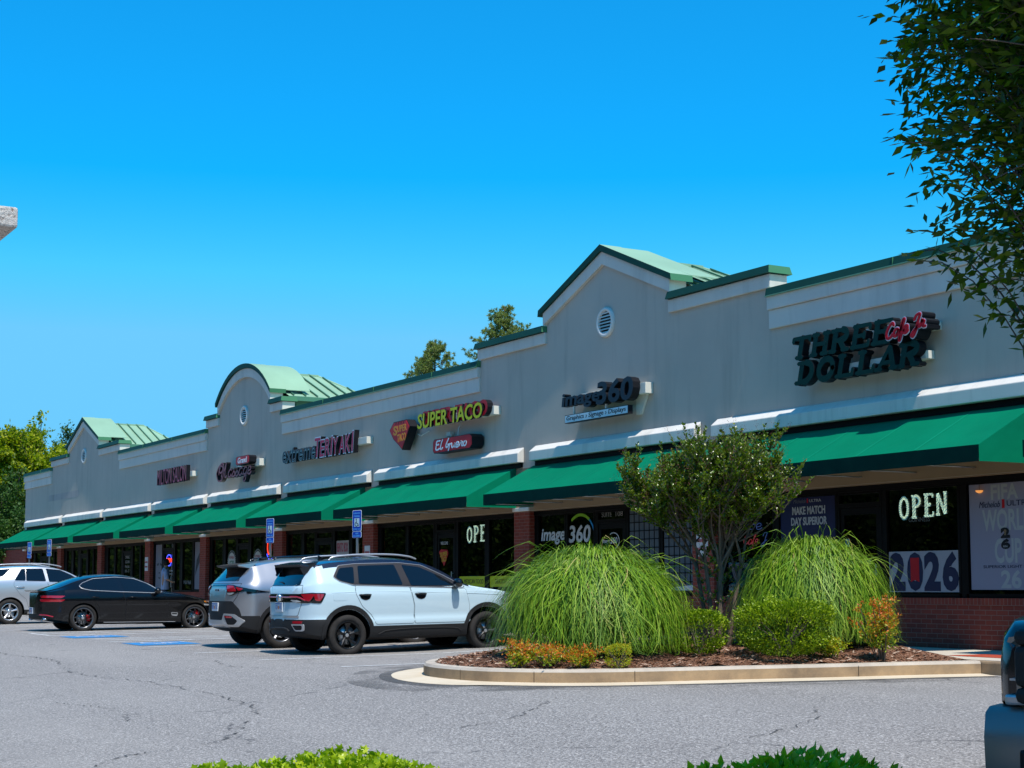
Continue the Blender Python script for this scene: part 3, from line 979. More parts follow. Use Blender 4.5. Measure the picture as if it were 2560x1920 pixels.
for bi, bay in enumerate(BAYS):
    xl, xr = PIL[bi][1], PIL[bi + 1][0]
    mb = MB(); ms = MB(); mf = MB()
    xs = [xl]
    for p in bay:
        if len(p) == 3: xs += [p[0] - .05, p[1] + .05]
    xs.append(xr)
    for k in range(0, len(xs), 2):
        mb.box(xs[k], xs[k + 1], -.07, .10, 0, .602)
        ms.box(xs[k], xs[k + 1], -.085, .10, .604, .705)
    part(mb, 'brick_dado', M['brick'])
    part(ms, 'brick_sill', M['soldier'])
    # dark mullion columns between the panes and the head
    edges = [xl] + [v for p in bay for v in (p[0] - .046, p[1] + .046)] + [xr]
    for k in range(0, len(edges), 2):
        if edges[k + 1] - edges[k] > .01:
            isd = any(len(p) == 3 and (abs(p[0] - .046 - edges[k + 1]) < .01 or abs(p[1] + .046 - edges[k]) < .01) for p in bay)
            mf.box(edges[k], edges[k + 1], -.03, .045, .708, 2.30)
    mf.box(xl, xr, -.045, .06, 2.302, 2.42)
    part(mf, 'mullions', M['black_alu'])
    for p in bay: pane_unit(p[0], p[1], len(p) == 3)
o = thing('brick_wall', 'shaded brick wall running on past the left end of the shops', 'wall', (0, 0, 0))
mb = MB(); mb.box(-120, -70.15, 1.0, 1.25, -.4, 2.6); mb.build('brickwork', M['brick'], o)
mb = MB(); mb.box(-120, -70.15, .96, 1.29, 2.602, 2.7); mb.build('capstone', M['coping'], o)
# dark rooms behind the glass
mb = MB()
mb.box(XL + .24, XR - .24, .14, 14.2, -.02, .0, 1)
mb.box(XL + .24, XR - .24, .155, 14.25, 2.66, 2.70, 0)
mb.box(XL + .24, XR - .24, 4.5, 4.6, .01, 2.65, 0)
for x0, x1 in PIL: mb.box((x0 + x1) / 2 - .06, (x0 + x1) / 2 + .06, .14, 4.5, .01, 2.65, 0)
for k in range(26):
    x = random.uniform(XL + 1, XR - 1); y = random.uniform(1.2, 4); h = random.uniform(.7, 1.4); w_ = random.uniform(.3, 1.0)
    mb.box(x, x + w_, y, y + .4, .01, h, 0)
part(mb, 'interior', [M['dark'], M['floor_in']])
# ------------------------------------------------------------------ plants
def leaf_mat(name, stops, rough=.45, trans=.3, spec=.5):
    """stops: colours picked at random for every single leaf"""
    m, t, b = new_mat(name)
    g_ = t.nodes.new('ShaderNodeNewGeometry')
    c = ramp(t, g_.outputs['Random Per Island'], stops)
    t.links.new(c, b.inputs['Base Color'])
    b.inputs['Roughness'].default_value = rough
    b.inputs['Specular IOR Level'].default_value = spec
    tl = t.nodes.new('ShaderNodeBsdfTranslucent')
    t.links.new(mix(t, 1., c, (1.0, 1.25, .45), 'MULTIPLY'), tl.inputs[0])
    mx = t.nodes.new('ShaderNodeMixShader'); mx.inputs[0].default_value = trans
    t.links.new(b.outputs[0], mx.inputs[1]); t.links.new(tl.outputs[0], mx.inputs[2])
    t.links.new(mx.outputs[0], t.nodes['Material Output'].inputs[0])
    return m

def bark_mat(name, col):
    m, t, b = new_mat(name)
    n = noise(t, coords(t, scale=(3, 3, .6)), 12, 5, .7)
    t.links.new(ramp(t, n, [(.3, tuple(x * .5 for x in col)), (.7, tuple(x * 1.4 for x in col))]), b.inputs['Base Color'])
    b.inputs['Roughness'].default_value = .9
    bump(t, n, b, .7, .02)
    return m
M['bark'] = bark_mat('grey_brown_bark', (.11, .085, .065))
M['bark_pine'] = bark_mat('pine_bark', (.13, .085, .06))
M['bark_myrtle'] = bark_mat('smooth_tan_bark', (.17, .115, .085))

def unit(v):
    return v / np.maximum(np.linalg.norm(v, axis=1, keepdims=True), 1e-9)

def leaves_mesh(name, P, D, L, W, mat, fold=.25, up=.6, rng=RNG, curl=0):
    """one folded leaf per row: base P, direction D, length L, width W (arrays)"""
    n = len(P)
    D = unit(D)
    upv = np.tile([0, 0, 1.], (n, 1)) * up + rng.normal(0, .6, (n, 3))
    S = unit(np.cross(D, upv))
    N = np.cross(S, D)
    L = np.asarray(L).reshape(-1, 1); W = np.asarray(W).reshape(-1, 1)
    a = P
    tip = P + D * L + N * (curl * L)
    midn = P + D * L * .5 - N * fold * W * .5
    q1 = P + D * L * .42 + S * W * .5 + N * fold * W * .3
    q2 = P + D * L * .42 - S * W * .5 + N * fold * W * .3
    V = np.stack([a, q1, midn, tip, q2], 1).reshape(-1, 3)
    i = np.arange(n) * 5
    F = np.stack([np.stack([i, i + 1, i + 2], 1), np.stack([i + 1, i + 3, i + 2], 1), np.stack([i, i + 2, i + 4], 1), np.stack([i + 2, i + 3, i + 4], 1)], 1).reshape(-1, 3)
    return tri_mesh(name, V, F, mat)

def tri_mesh(name, V, F, mat, smooth=False):
    me = bpy.data.meshes.new(name)
    me.vertices.add(len(V)); me.vertices.foreach_set('co', np.ascontiguousarray(V, np.float32).ravel())
    k = F.shape[1]
    me.loops.add(F.size); me.loops.foreach_set('vertex_index', np.ascontiguousarray(F, np.int32).ravel())
    me.polygons.add(len(F)); me.polygons.foreach_set('loop_start', np.arange(0, F.size, k, dtype=np.int32))
    me.update(calc_edges=True)
    me.validate()
    me.materials.append(mat)
    if smooth: me.polygons.foreach_set('use_smooth', np.ones(len(F), bool))
    return me

# ---- big arching ornamental grass
M['grass'] = leaf_mat('fountain_grass_blades', [(.0, (.065, .15, .008)), (.40, (.13, .255, .010)), (.78, (.23, .36, .018)), (.965, (.34, .45, .06)), (1., (.44, .33, .12))], .5, .15, .25)
def grass_clump(label, x, y, z, rad, h, n, seed, lean=(0, 0)):
    rng = np.random.default_rng(seed)
    o = thing('ornamental_grass', label, 'grass clump', (x, y, z), 0, 'ornamental grass clumps on the island')
    SEG = 10
    nb_ = n // 13                                 # blades grow in tufts, with gaps between them
    tz, tq = rng.uniform(0, 2 * math.pi, nb_), np.sqrt(rng.uniform(0, 1, nb_))
    ti = rng.integers(0, nb_, n)
    az = tz[ti] + rng.normal(0, .055, n)
    q = np.clip(tq[ti] + rng.normal(0, .05, n), 0, 1.05)
    b0 = q * rad * .30
    reach = rad * (.12 + .92 * q ** .75) * rng.uniform(.72, 1.14, n)
    hh = h * (1.0 - .22 * q ** 2.2) * rng.uniform(.78, 1.06, n)
    drop = hh * (.16 + .84 * q ** 1.0) * rng.uniform(.5, 1.25, n)
    wild = rng.uniform(0, 1, n) < .02                  # stray blades standing off the mound
    hh = np.where(wild, hh * 1.10, hh); reach = np.where(wild, reach * 1.15 + .08, reach); drop = np.where(wild, drop * .55, drop)
    w_ = rng.uniform(.0032, .0062, n)
    t = np.linspace(0, 1, SEG)
    # blade curve: quick rise then arching over
    ex = rng.uniform(.95, 1.5, n)[:, None]
    rr = b0[:, None] + (reach - b0)[:, None] * (.45 * t[None] ** ex + .55 * np.sin(t[None] * math.pi / 2) ** 1.25)
    zz = hh[:, None] * np.sin(np.minimum(1.0, t[None] * 1.7) * math.pi / 2) - drop[:, None] * np.clip(t[None] - .38, 0, 1) ** 1.55 * 2.15
    sw = rng.normal(0, .30, n)[:, None] * t[None] ** 2 + rng.normal(0, .035, n)[:, None] * np.sin(t[None] * rng.uniform(3, 7, n)[:, None])
    aa = az[:, None] + sw
    X = rr * np.cos(aa) + lean[0] * t[None] ** 2; Y = rr * np.sin(aa) + lean[1] * t[None] ** 2
    zz = np.maximum(zz, .01 + .03 * rng.uniform(0, 1, n)[:, None])
    Cc = np.stack([X, Y, zz], 2)
    T = np.gradient(Cc, axis=1)
    S = np.cross(T, np.stack([np.cos(aa), np.sin(aa), .6 * np.ones_like(aa)], 2))
    S = S / np.maximum(np.linalg.norm(S, axis=2, keepdims=True), 1e-9)
    tw = rng.uniform(-.7, .7, n)
    wid = (w_[:, None] * np.sin(np.clip(t[None] * .93 + .07, 0, 1) * math.pi) ** .5)[..., None]
    A = Cc + S * wid; Bb = Cc - S * wid
    V = np.stack([A, Bb], 2).reshape(n, SEG * 2, 3)
    i = np.arange(n)[:, None] * SEG * 2 + np.arange(SEG - 1)[None] * 2
    F = np.stack([i, i + 1, i + 3, i + 2], 2).reshape(-1, 4)
    link('blades', tri_mesh('blades', V.reshape(-1, 3), F, M['grass']), o)
    # dry crown at the base
    m = 500
    az = rng.uniform(0, 6.28, m); r0 = rng.uniform(0, rad * .34, m)
    P = np.stack([r0 * np.cos(az), r0 * np.sin(az), np.zeros(m)], 1)
    Dd = np.stack([np.cos(az) * .6, np.sin(az) * .6, rng.uniform(.3, 1, m)], 1)
    link('dry_base', leaves_mesh('dry_base', P, Dd, rng.uniform(.2, .5, m), np.full(m, .01), plain('dry_straw_%d' % seed, (.24, .16, .07), .9)), o)
    return o
grass_clump('large arching bright green grass clump nearest the parked pale blue car', -16.42, -6.08, mz(-16.42, -6.08) - .02, 1.20, 1.30, 13500, 3)
grass_clump('arching bright green grass clump behind the low rounded shrubs and beside the orange bush', -15.72, -3.22, mz(-15.72, -3.22) - .02, 1.02, 1.36, 10500, 5)

# ---- clipped evergreen shrubs: leaves on a lumpy shell
def shell_shrub(name, label, cat, x, y, z, rx, ry, h, n, mat, leaf, seed, lumps=9, group=None, tips=0, flat=.55, stems=True, tipmat=None):
    rng = np.random.default_rng(seed)
    o = thing(name, label, cat, (x, y, z), 0, group)
    lc = rng.normal(0, 1, (lumps, 3)); lc[:, 2] = np.abs(lc[:, 2]) * .8
    lc = unit(lc)
    d = rng.normal(0, 1, (n, 3)); d[:, 2] = d[:, 2] * .8 + .25
    d = unit(d)
    k = np.max(np.exp(-(1 - d @ lc.T) * 7), axis=1)
    rad = (.80 + .22 * k) * rng.uniform(.35, 1.0, n) ** .28 * (1 + rng.normal(0, .03, n))
    P = d * rad[:, None]
    P[:, 2] = np.sign(P[:, 2]) * np.abs(P[:, 2]) ** flat * .5 + .5
    P = P * np.array([rx, ry, h]) 
    P[:, 2] = np.maximum(P[:, 2], .02)
    D_ = unit(d * np.array([1, 1, .8]) + np.array([0, 0, .7])) + rng.normal(0, .45, (n, 3))
    L = rng.uniform(.75, 1.25, n) * leaf[0]; W = L * leaf[1]
    link('foliage', leaves_mesh('foliage', P, D_, L, W, mat, .35, .6, rng), o)
    if tips:
        # young shoots standing out of the surface
        base = rng.integers(0, n, tips)
        PP, DD, LL = [], [], []
        for b_ in base:
            p = P[b_]
            if p[2] < h * .45: continue
            ln = rng.uniform(.04, .16)
            dr = unit((d[b_] * .5 + np.array([0, 0, 1.]))[None])[0]
            for q in range(7):
                pp = p + dr * ln * q / 6
                for s_ in range(2):
                    PP.append(pp); a_ = rng.uniform(0, 6.28); DD.append(dr * .5 + np.array([math.cos(a_), math.sin(a_), .3])); LL.append(leaf[0] * rng.uniform(.5, .9))
        if PP:
            LL = np.array(LL)
            link('new_shoots', leaves_mesh('new_shoots', np.array(PP), np.array(DD), LL, LL * leaf[1], tipmat or mat, .3, .6, rng), o)
    if stems:
        mb = MB()
        for q in range(9):
            a_ = rng.uniform(0, 6.28); e = rng.uniform(.4, .85)
            p2 = Vector((math.cos(a_) * rx * e * .8, math.sin(a_) * ry * e * .8, h * rng.uniform(.5, .85)))
            mb.tube([(0, 0, -.03), p2 * .45 + Vector((0, 0, h * .1)), p2], [.018, .012, .005], 5)
        mb.build('stems', M['bark'], o)
    return o
M['holly'] = leaf_mat('small_glossy_leaves', [(.0, (.07, .13, .006)), (.4, (.16, .26, .007)), (.75, (.27, .37, .010)), (1., (.40, .48, .02))], .38, .30, .3)
M['holly_new'] = leaf_mat('yellow_green_new_leaves', [(.0, (.32, .45, .012)), (1., (.46, .56, .03))], .4, .38, .3)
M['nandina'] = leaf_mat('orange_nandina_leaves', [(.0, (.60, .09, .014)), (.35, (.75, .19, .018)), (.6, (.70, .30, .02)), (.8, (.50, .36, .02)), (1., (.28, .36, .02))], .42, .35)
M['nandina_g'] = leaf_mat('green_nandina_leaves', [(.0, (.16, .27, .010)), (.5, (.30, .40, .012)), (.85, (.52, .44, .02)), (1., (.65, .28, .015))], .42, .35)
M['goldleaf'] = leaf_mat('gold_green_leaves', [(.0, (.26, .37, .012)), (.6, (.48, .50, .012)), (.9, (.62, .44, .02)), (1., (.6, .18, .012))], .42, .35)
G_SH = 'clipped evergreen shrubs on the island'
shell_shrub('round_shrub', 'low rounded evergreen shrub between the big grass clump and the tree stems', 'shrub', -15.50, -5.16, mz(-15.5, -5.16) - .02, .36, .38, .56, 4300, M['holly'], (.034, .55), 11, 9, G_SH, 40, tipmat=M['holly_new'])
shell_shrub('round_shrub', 'larger wide evergreen shrub in front of the second grass clump', 'shrub', -14.78, -4.42, mz(-14.78, -4.42) - .02, .58, .62, .72, 9500, M['holly'], (.036, .55), 12, 12, G_SH, 110, tipmat=M['holly_new'])
shell_shrub('round_shrub', 'dark evergreen bush in the shade behind the slender tree stems', 'shrub', -16.05, -3.75, mz(-16.05, -3.75) - .02, .36, .38, .62, 2000, M['holly'], (.04, .5), 13, 7, G_SH, 20)
# sprig of a taller shoot above the wide shrub
def nandina(label, x, y, z, h, sp, n_stem, seed, mats=None):
    rng = np.random.default_rng(seed)
    o = thing('nandina', label, 'shrub', (x, y, z), 0, 'nandina bushes on the island')
    mb = MB()
    PA, DA, LA, PB, DB, LB = [], [], [], [], [], []
    for s in range(n_stem):
        a = rng.uniform(0, 6.28); q = rng.uniform(0, 1)
        hh = h * rng.uniform(.55, 1.0)
        tip = np.array([math.cos(a) * sp * q, math.sin(a) * sp * q, hh])
        b0 = np.array([math.cos(a) * sp * .2 * q, math.sin(a) * sp * .2 * q, -.02])
        mid = b0 * .5 + tip * .5 + np.array([0, 0, hh * .12])
        mb.tube([b0, mid, tip], [.007, .006, .003], 5)
        for f_ in range(int(8 + hh * 12)):
            t = rng.uniform(.25, 1.0)
            p = b0 * (1 - t) ** 2 + 2 * mid * t * (1 - t) + tip * t * t
            aa = rng.uniform(0, 6.28); ln = rng.uniform(.07, .16) * (1.25 - .5 * t)
            dr = np.array([math.cos(aa), math.sin(aa), rng.uniform(.0, .7)])
            for k in range(9):
                pp = p + dr * ln * (k + 1) / 9 + rng.normal(0, .012, 3)
                dd = dr * .5 + rng.normal(0, .6, 3)
                L = rng.uniform(.026, .05)
                if t + rng.normal(0, .16) > .64: PA.append(pp); DA.append(dd); LA.append(L)
                else: PB.append(pp); DB.append(dd); LB.append(L)
    mb.build('stems', M['bark'], o)
    ma, mbb = mats or (M['nandina'], M['nandina_g'])
    if PA: link('orange_foliage', leaves_mesh('orange_foliage', np.array(PA), np.array(DA), LA, np.array(LA) * .38, ma, .3, .6, rng), o)
    if PB: link('green_foliage', leaves_mesh('green_foliage', np.array(PB), np.array(DB), LB, np.array(LB) * .38, mbb, .3, .6, rng), o)
nandina('tall orange and green nandina bush at the right end of the bed', -14.12, -3.52, mz(-14.12, -3.52), .78, .30, 24, 21)
nandina('low yellow nandina tuft left of the tall orange one', -14.55, -3.95, mz(-14.55, -3.95), .24, .20, 12, 22, (M['goldleaf'], M['nandina_g']))
nandina('red and orange dwarf nandina at the left tip of the bed', -15.86, -7.42, mz(-15.86, -7.42), .30, .22, 15, 23)
nandina('reddest dwarf nandina, middle of the three along the front kerb', -15.60, -7.18, mz(-15.6, -7.18), .25, .26, 17, 24)
nandina('orange dwarf nandina right of the reddest one', -15.33, -6.92, mz(-15.33, -6.92), .24, .2, 12, 25)
shell_shrub('gold_shrub', 'small yellow green ball shrub by the front kerb', 'shrub', -15.08, -6.60, mz(-15.08, -6.6) - .02, .185, .185, .29, 1500, M['goldleaf'], (.022, .45), 31, 5, None, 30, tipmat=M['goldleaf'])
mb = MB()
# ---- crape myrtle: several slim stems, vase of twigs, small leaves
M['myrtle'] = leaf_mat('crape_myrtle_leaves', [(.0, (.045, .09, .006)), (.5, (.11, .18, .008)), (.85, (.20, .28, .014)), (1., (.28, .29, .03))], .24, .28, .65)
def myrtle():
    rng = np.random.default_rng(41)
    x, y = -16.2, -4.32
    o = thing('crape_myrtle', 'slender multi stemmed tree with upswept leafy twigs in front of the awnings', 'tree', (x, y, mz(x, y) - .05))
    mb = MB()
    PP, DD, LL = [], [], []
    fl = []
    def leafy(pts, dens, a=.25):
        pts = np.array(pts)
        for i in range(len(pts) - 1):
            p, q = pts[i], pts[i + 1]
            d = q - p; ln = np.linalg.norm(d)
            for k in range(max(1, int(rng.poisson(dens * ln)))):
                t = rng.uniform()
                aa = rng.uniform(0, 6.28)
                PP.append(p + d * t); DD.append(d / ln * .7 + np.array([math.cos(aa), math.sin(aa), rng.uniform(-.2, .5)]) * .9); LL.append(rng.uniform(.032, .058))
    def twig(p, d, ln, r, depth):
        d = d / np.linalg.norm(d)
        pts = [p]; n = 5
        for k in range(n):
            d = d + rng.normal(0, .11, 3) + np.array([0, 0, .07]); d /= np.linalg.norm(d)
            pts.append(pts[-1] + d * ln / n)
        mb.tube(pts, list(np.linspace(r, r * .45, n + 1)), 5)
        if depth == 0:
            leafy(pts, 100)
            if rng.uniform() < .35: fl.append((pts[-1], d))
            return
        if depth <= 2: leafy(pts[1:], 60 if depth == 1 else 26)
        nb = {3: 5, 2: 6, 1: 6}[depth]
        for k in range(nb):
            t = rng.uniform(.35, 1.0) if k else 1.0
            i = min(n - 1, int(t * n)); pp = pts[i] + (pts[i + 1] - pts[i]) * (t * n - i)
            aa = rng.uniform(0, 6.28)
            side = np.array([math.cos(aa), math.sin(aa), rng.uniform(-.15, .35)])
            nd = d * .9 + side * ({3: .65, 2: .75, 1: .75}[depth] * (1 if k else .35))
            twig(pp, nd, ln * {3: .60, 2: .66, 1: .6}[depth] * rng.uniform(.75, 1.15), r * .55, depth - 1)
    st = [(-.24, -.16, .62), (-.08, .08, .8), (.16, -.08, .72), (.22, .20, .6), (.02, -.2, .7), (.06, .02, .75)]
    for sx, sy, hh in st:
        b0 = np.array([sx * .42, sy * .42, 0.])
        p1 = np.array([sx * .7, sy * .7, .55 * hh + .25]); p2 = np.array([sx * 1.0, sy * 1.0, 1.05])
        mb.tube([b0, b0 * .5 + p1 * .5, p1, p2], [.036, .032, .028, .024], 7)
        for k in range(3):
            aa = math.atan2(sy, sx) + rng.normal(0, .8)
            d = np.array([math.cos(aa) * .50, math.sin(aa) * .50, 1.0])
            twig(p2 if k else p1 * .35 + p2 * .65, d, .86 * rng.uniform(.85, 1.1), .020, 3)
    for k in range(26):                                # leafy sprouts low on the stems
        s_ = st[k % len(st)]; z = rng.uniform(.5, 1.15); aa = rng.uniform(0, 6.28)
        twig(np.array([s_[0] * .8, s_[1] * .8, z]), np.array([math.cos(aa) * .8, math.sin(aa) * .8, .6]), rng.uniform(.22, .4), .006, 0)
    for k in range(13):                                # wispy upright shoots on top
        aa = rng.uniform(0, 6.28); q_ = rng.uniform(.1, .8)
        twig(np.array([math.cos(aa) * q_, math.sin(aa) * q_, rng.uniform(1.9, 2.2)]), np.array([math.cos(aa) * .35, math.sin(aa) * .35, 1.]), rng.uniform(.5, .85), .007, 0)
    # a few long whips sticking out
    for d in ((-.9, -.75, .55), (.95, .8, 1.0), (.6, .95, 1.2), (-.55, -.55, 1.5), (.2, .3, 1.6), (.9, 1.05, .7), (-.9, -.9, .25)):
        p = np.array([d[0] * .2, d[1] * .2, 1.35])
        twig(p, np.array(d), .84, .012, 1)
    mb.build('trunk', M['bark_myrtle'], o)
    LL = np.array(LL)
    link('crown', leaves_mesh('crown', np.array(PP), np.array(DD), LL, LL * .58, M['myrtle'], .3, .7, rng), o)
    P2, D2 = [], []
    for p, d in fl:
        for k in range(14):
            P2.append(p + d * rng.uniform(0, .12) + rng.normal(0, .018, 3)); D2.append(rng.normal(0, 1, 3))
    link('seed_heads', leaves_mesh('seed_heads', np.array(P2), np.array(D2), np.full(len(P2), .012), np.full(len(P2), .010), plain('pink_brown_buds', (.16, .06, .045), .8), .2, .5, rng), o)
myrtle()

# ---- hedges at the near edge
def near_hedge(label, x, y, rx, ry, h, n, mat, leaf, seed, spiny):
    rng = np.random.default_rng(seed)
    z = gz(x, y)
    o = thing('hedge_shrub', label, 'shrub', (x, y, z), 0, None)
    P = rng.uniform(-1, 1, (n, 2)); r2 = (P ** 2).sum(1); P = P[r2 < 1]; r2 = r2[r2 < 1]; n = len(P)
    a = np.arctan2(P[:, 1], P[:, 0])
    top = h * (1 - .32 * r2 ** 1.2 + .05 * np.sin(P[:, 0] * 6 + seed) + .04 * np.sin(P[:, 1] * 7) + .05 * np.sin(P[:, 0] * 15 + 2))
    zz = top - rng.exponential(.05, n) * (rng.uniform(0, 1, n) > .25)
    Q = np.stack([P[:, 0] * rx, P[:, 1] * ry, np.maximum(zz, .05)], 1)
    D_ = np.stack([P[:, 0] * .9 + rng.normal(0, .6, n), P[:, 1] * .9 + rng.normal(0, .6, n), rng.uniform(.3, 1.4, n)], 1)
    L = rng.uniform(.75, 1.2, n) * leaf[0]; W = L * leaf[1]
    if spiny:
        D_ = unit(D_)
        S = unit(np.cross(D_, rng.normal(0, .5, (n, 3)) + np.array([0, 0, .8]))); N = np.cross(S, D_)
        shp = [(0, 0, 0), (.28, .30, .10), (.20, .55, .24), (.52, .28, .02), (.72, .62, .26), (.80, .22, .0), (1.05, 0, .12)]
        prof = [(t_, s_, n_) for t_, s_, n_ in shp]
        left = [Q + D_ * (L * t_)[:, None] + S * (W * s_)[:, None] + N * (L * n_)[:, None] for t_, s_, n_ in prof]
        right = [Q + D_ * (L * t_)[:, None] - S * (W * s_)[:, None] + N * (L * n_)[:, None] for t_, s_, n_ in prof[1:-1]]
        V = np.stack(left + right, 1); k = V.shape[1]
        i = np.arange(n)[:, None] * k
        f_ = [(0, 1, 7, 7), (1, 2, 3, 3), (7, 9, 8, 8), (1, 3, 9, 7), (3, 4, 5, 5), (9, 11, 10, 10), (3, 5, 11, 9), (5, 6, 11, 11)]
        F = []
        for q in f_:
            F.append(i + np.array([q[:3]]))
            if q[2] != q[3]: F.append(i + np.array([[q[0], q[2], q[3]]]))
        link('foliage', tri_mesh('foliage', V.reshape(-1, 3), np.concatenate(F, 0), mat, True), o)
    else:
        link('foliage', leaves_mesh('foliage', Q, D_, L, W, mat, .25, .6, rng), o)
    mb = MB()
    for k in range(14):
        aa = rng.uniform(0, 6.28); e = rng.uniform(.2, .8)
        mb.tube([(math.cos(aa) * .1, math.sin(aa) * .1, -.03), (math.cos(aa) * rx * e * .6, math.sin(aa) * ry * e * .6, h * .45), (math.cos(aa) * rx * e, math.sin(aa) * ry * e, h * .78)], [.02, .015, .007], 5)
    mb.build('stems', M['bark'], o)
M['spiny'] = leaf_mat('spiny_holly_leaves', [(.0, (.19, .30, .006)), (.45, (.33, .45, .008)), (.8, (.45, .55, .012)), (1., (.54, .60, .05))], .33, .33, .35)
M['oval'] = leaf_mat('oval_glossy_leaves', [(.0, (.26, .36, .010)), (.5, (.42, .52, .012)), (.85, (.46, .54, .02)), (1., (.55, .56, .06))], .35, .33, .35)
near_hedge('bright yellow green spiny holly bush at the bottom left of the lot', -7.42, -13.64, .55, 1.0, .63, 6500, M['spiny'], (.047, .85), 51, True)
near_hedge('oval leaved evergreen bush at the bottom edge near the pickup', -6.30, -11.55, .46, .92, .50, 3000, M['oval'], (.062, .62), 52, False)

# ---- trees
def grow_tree(name, label, cat, loc, spec, seed, leafmat, bark, group=None, rot=0):
    """trunk and limbs by recursive branching, leaves along the last branches"""
    rng = np.random.default_rng(seed)
    o = thing(name, label, cat, loc, rot, group)
    mb = MB()
    PP, DD = [], []
    def br(p, d, ln, r, depth):
        d = d / np.linalg.norm(d)
        pts = [p]; n = 5
        for k in range(n):
            d = d + rng.normal(0, spec['wob'], 3) + np.array([0, 0, spec['up'][depth]]); d /= np.linalg.norm(d)
            pts.append(pts[-1] + d * ln / n)
        if r > spec.get('rmin', .004): mb.tube(pts, list(np.linspace(r, r * .55, n + 1)), 7 if depth > 2 else 4)
        if depth == 0:
            k = spec['leaves']
            t = rng.uniform(.1, 1, k) * n
            i = np.minimum(n - 1, t.astype(int)); A = np.array(pts)
            q = A[i] + (A[i + 1] - A[i]) * (t - i)[:, None] + rng.normal(0, spec['spread'], (k, 3))
            PP.append(q); DD.append(d * spec.get('along', .4) + rng.normal(0, .7, (k, 3)) + np.array([0, 0, spec['droop']]))
            return
        nb = spec['nb'][depth]
        for k in range(nb):
            t = rng.uniform(spec['from'][depth], 1.0) if k else 1.0
            i = min(n - 1, int(t * n)); pp = pts[i] + (pts[i + 1] - pts[i]) * (t * n - i)
            aa = rng.uniform(0, 6.28)
            side = np.array([math.cos(aa), math.sin(aa), rng.uniform(-.3, .3)])
            side -= d * side.dot(d)
            br(pp, d * (1 if k == 0 else .55) + side * spec['ang'][depth] * (.4 if k == 0 else 1), ln * spec['len'][depth] * rng.uniform(.7, 1.15), r * spec['rad'][depth], depth - 1)
    br(np.zeros(3), np.array([spec.get('lean', 0), 0, 1.]), spec['h'], spec['r'], len(spec['nb']) - 1)
    mb.build('trunk', bark, o)
    P = np.concatenate(PP); D_ = np.concatenate(DD)
    L = rng.uniform(.7, 1.25, len(P)) * spec['leaf']
    link('crown', leaves_mesh('crown', P, D_, L, L * spec['lw'], leafmat, .25, .7, rng), o)
    return o
M['tl_yellow'] = leaf_mat('yellow_green_tree_leaves', [(.0, (.11, .17, .008)), (.45, (.25, .31, .008)), (.8, (.38, .41, .010)), (1., (.46, .45, .02))], .5, .45, .3)
M['tl_dark'] = leaf_mat('dark_tree_leaves', [(.0, (.022, .06, .012)), (.6, (.05, .12, .018)), (1., (.10, .18, .03))], .5, .3, .3)
M['tl_near'] = leaf_mat('near_tree_leaves', [(.0, (.025, .055, .006)), (.5, (.05, .10, .008)), (.85, (.10, .17, .010)), (1., (.20, .28, .014))], .40, .42, .25)
SP = dict(h=4.6, r=.22, wob=.10, up=[0, .02, .04, .05, .0], nb=[0, 6, 6, 6, 7], ang=[0, .9, .9, .9, .75], rad=[0, .5, .5, .55, .6], len=[0, .62, .62, .66, .75],
          leaves=24, spread=.14, droop=-.1, leaf=.17, lw=.6, **{'from': [0, .2, .2, .25, .55]})
grow_tree('broadleaf_tree', 'tall yellow green tree beyond the far left end of the shops', 'tree', (-86.6, 4.4, -.3), dict(SP, h=4.9, leaves=60, leaf=.21), 61, M['tl_yellow'], M['bark'], 'broadleaf trees at the far end')
grow_tree('broadleaf_tree', 'dark green tree at the left edge of the photo by the end wall', 'tree', (-83.6, 2.7, -.3), dict(SP, h=3.0, leaves=44), 62, M['tl_dark'], M['bark'], 'broadleaf trees at the far end')
grow_tree('broadleaf_tree', 'tree whose top just peeks over the leftmost green roof', 'tree', (-100.5, 11.6, -.3), dict(SP, h=4.45, leaves=40), 63, M['tl_yellow'], M['bark'], 'broadleaf trees at the far end')
grow_tree('broadleaf_tree', 'low dark tree under the leftmost awning end', 'tree', (-80.2, 2.1, -.2), dict(SP, h=2.5, r=.1, leaf=.15, leaves=34), 64, M['tl_dark'], M['bark'], 'broadleaf trees at the far end')
grow_tree('broadleaf_tree', 'mid green tree filling the gap left of the yellow green one', 'tree', (-93, 5.2, -.3), dict(SP, h=4.3, leaves=44), 65, M['tl_dark'], M['bark'], 'broadleaf trees at the far end')

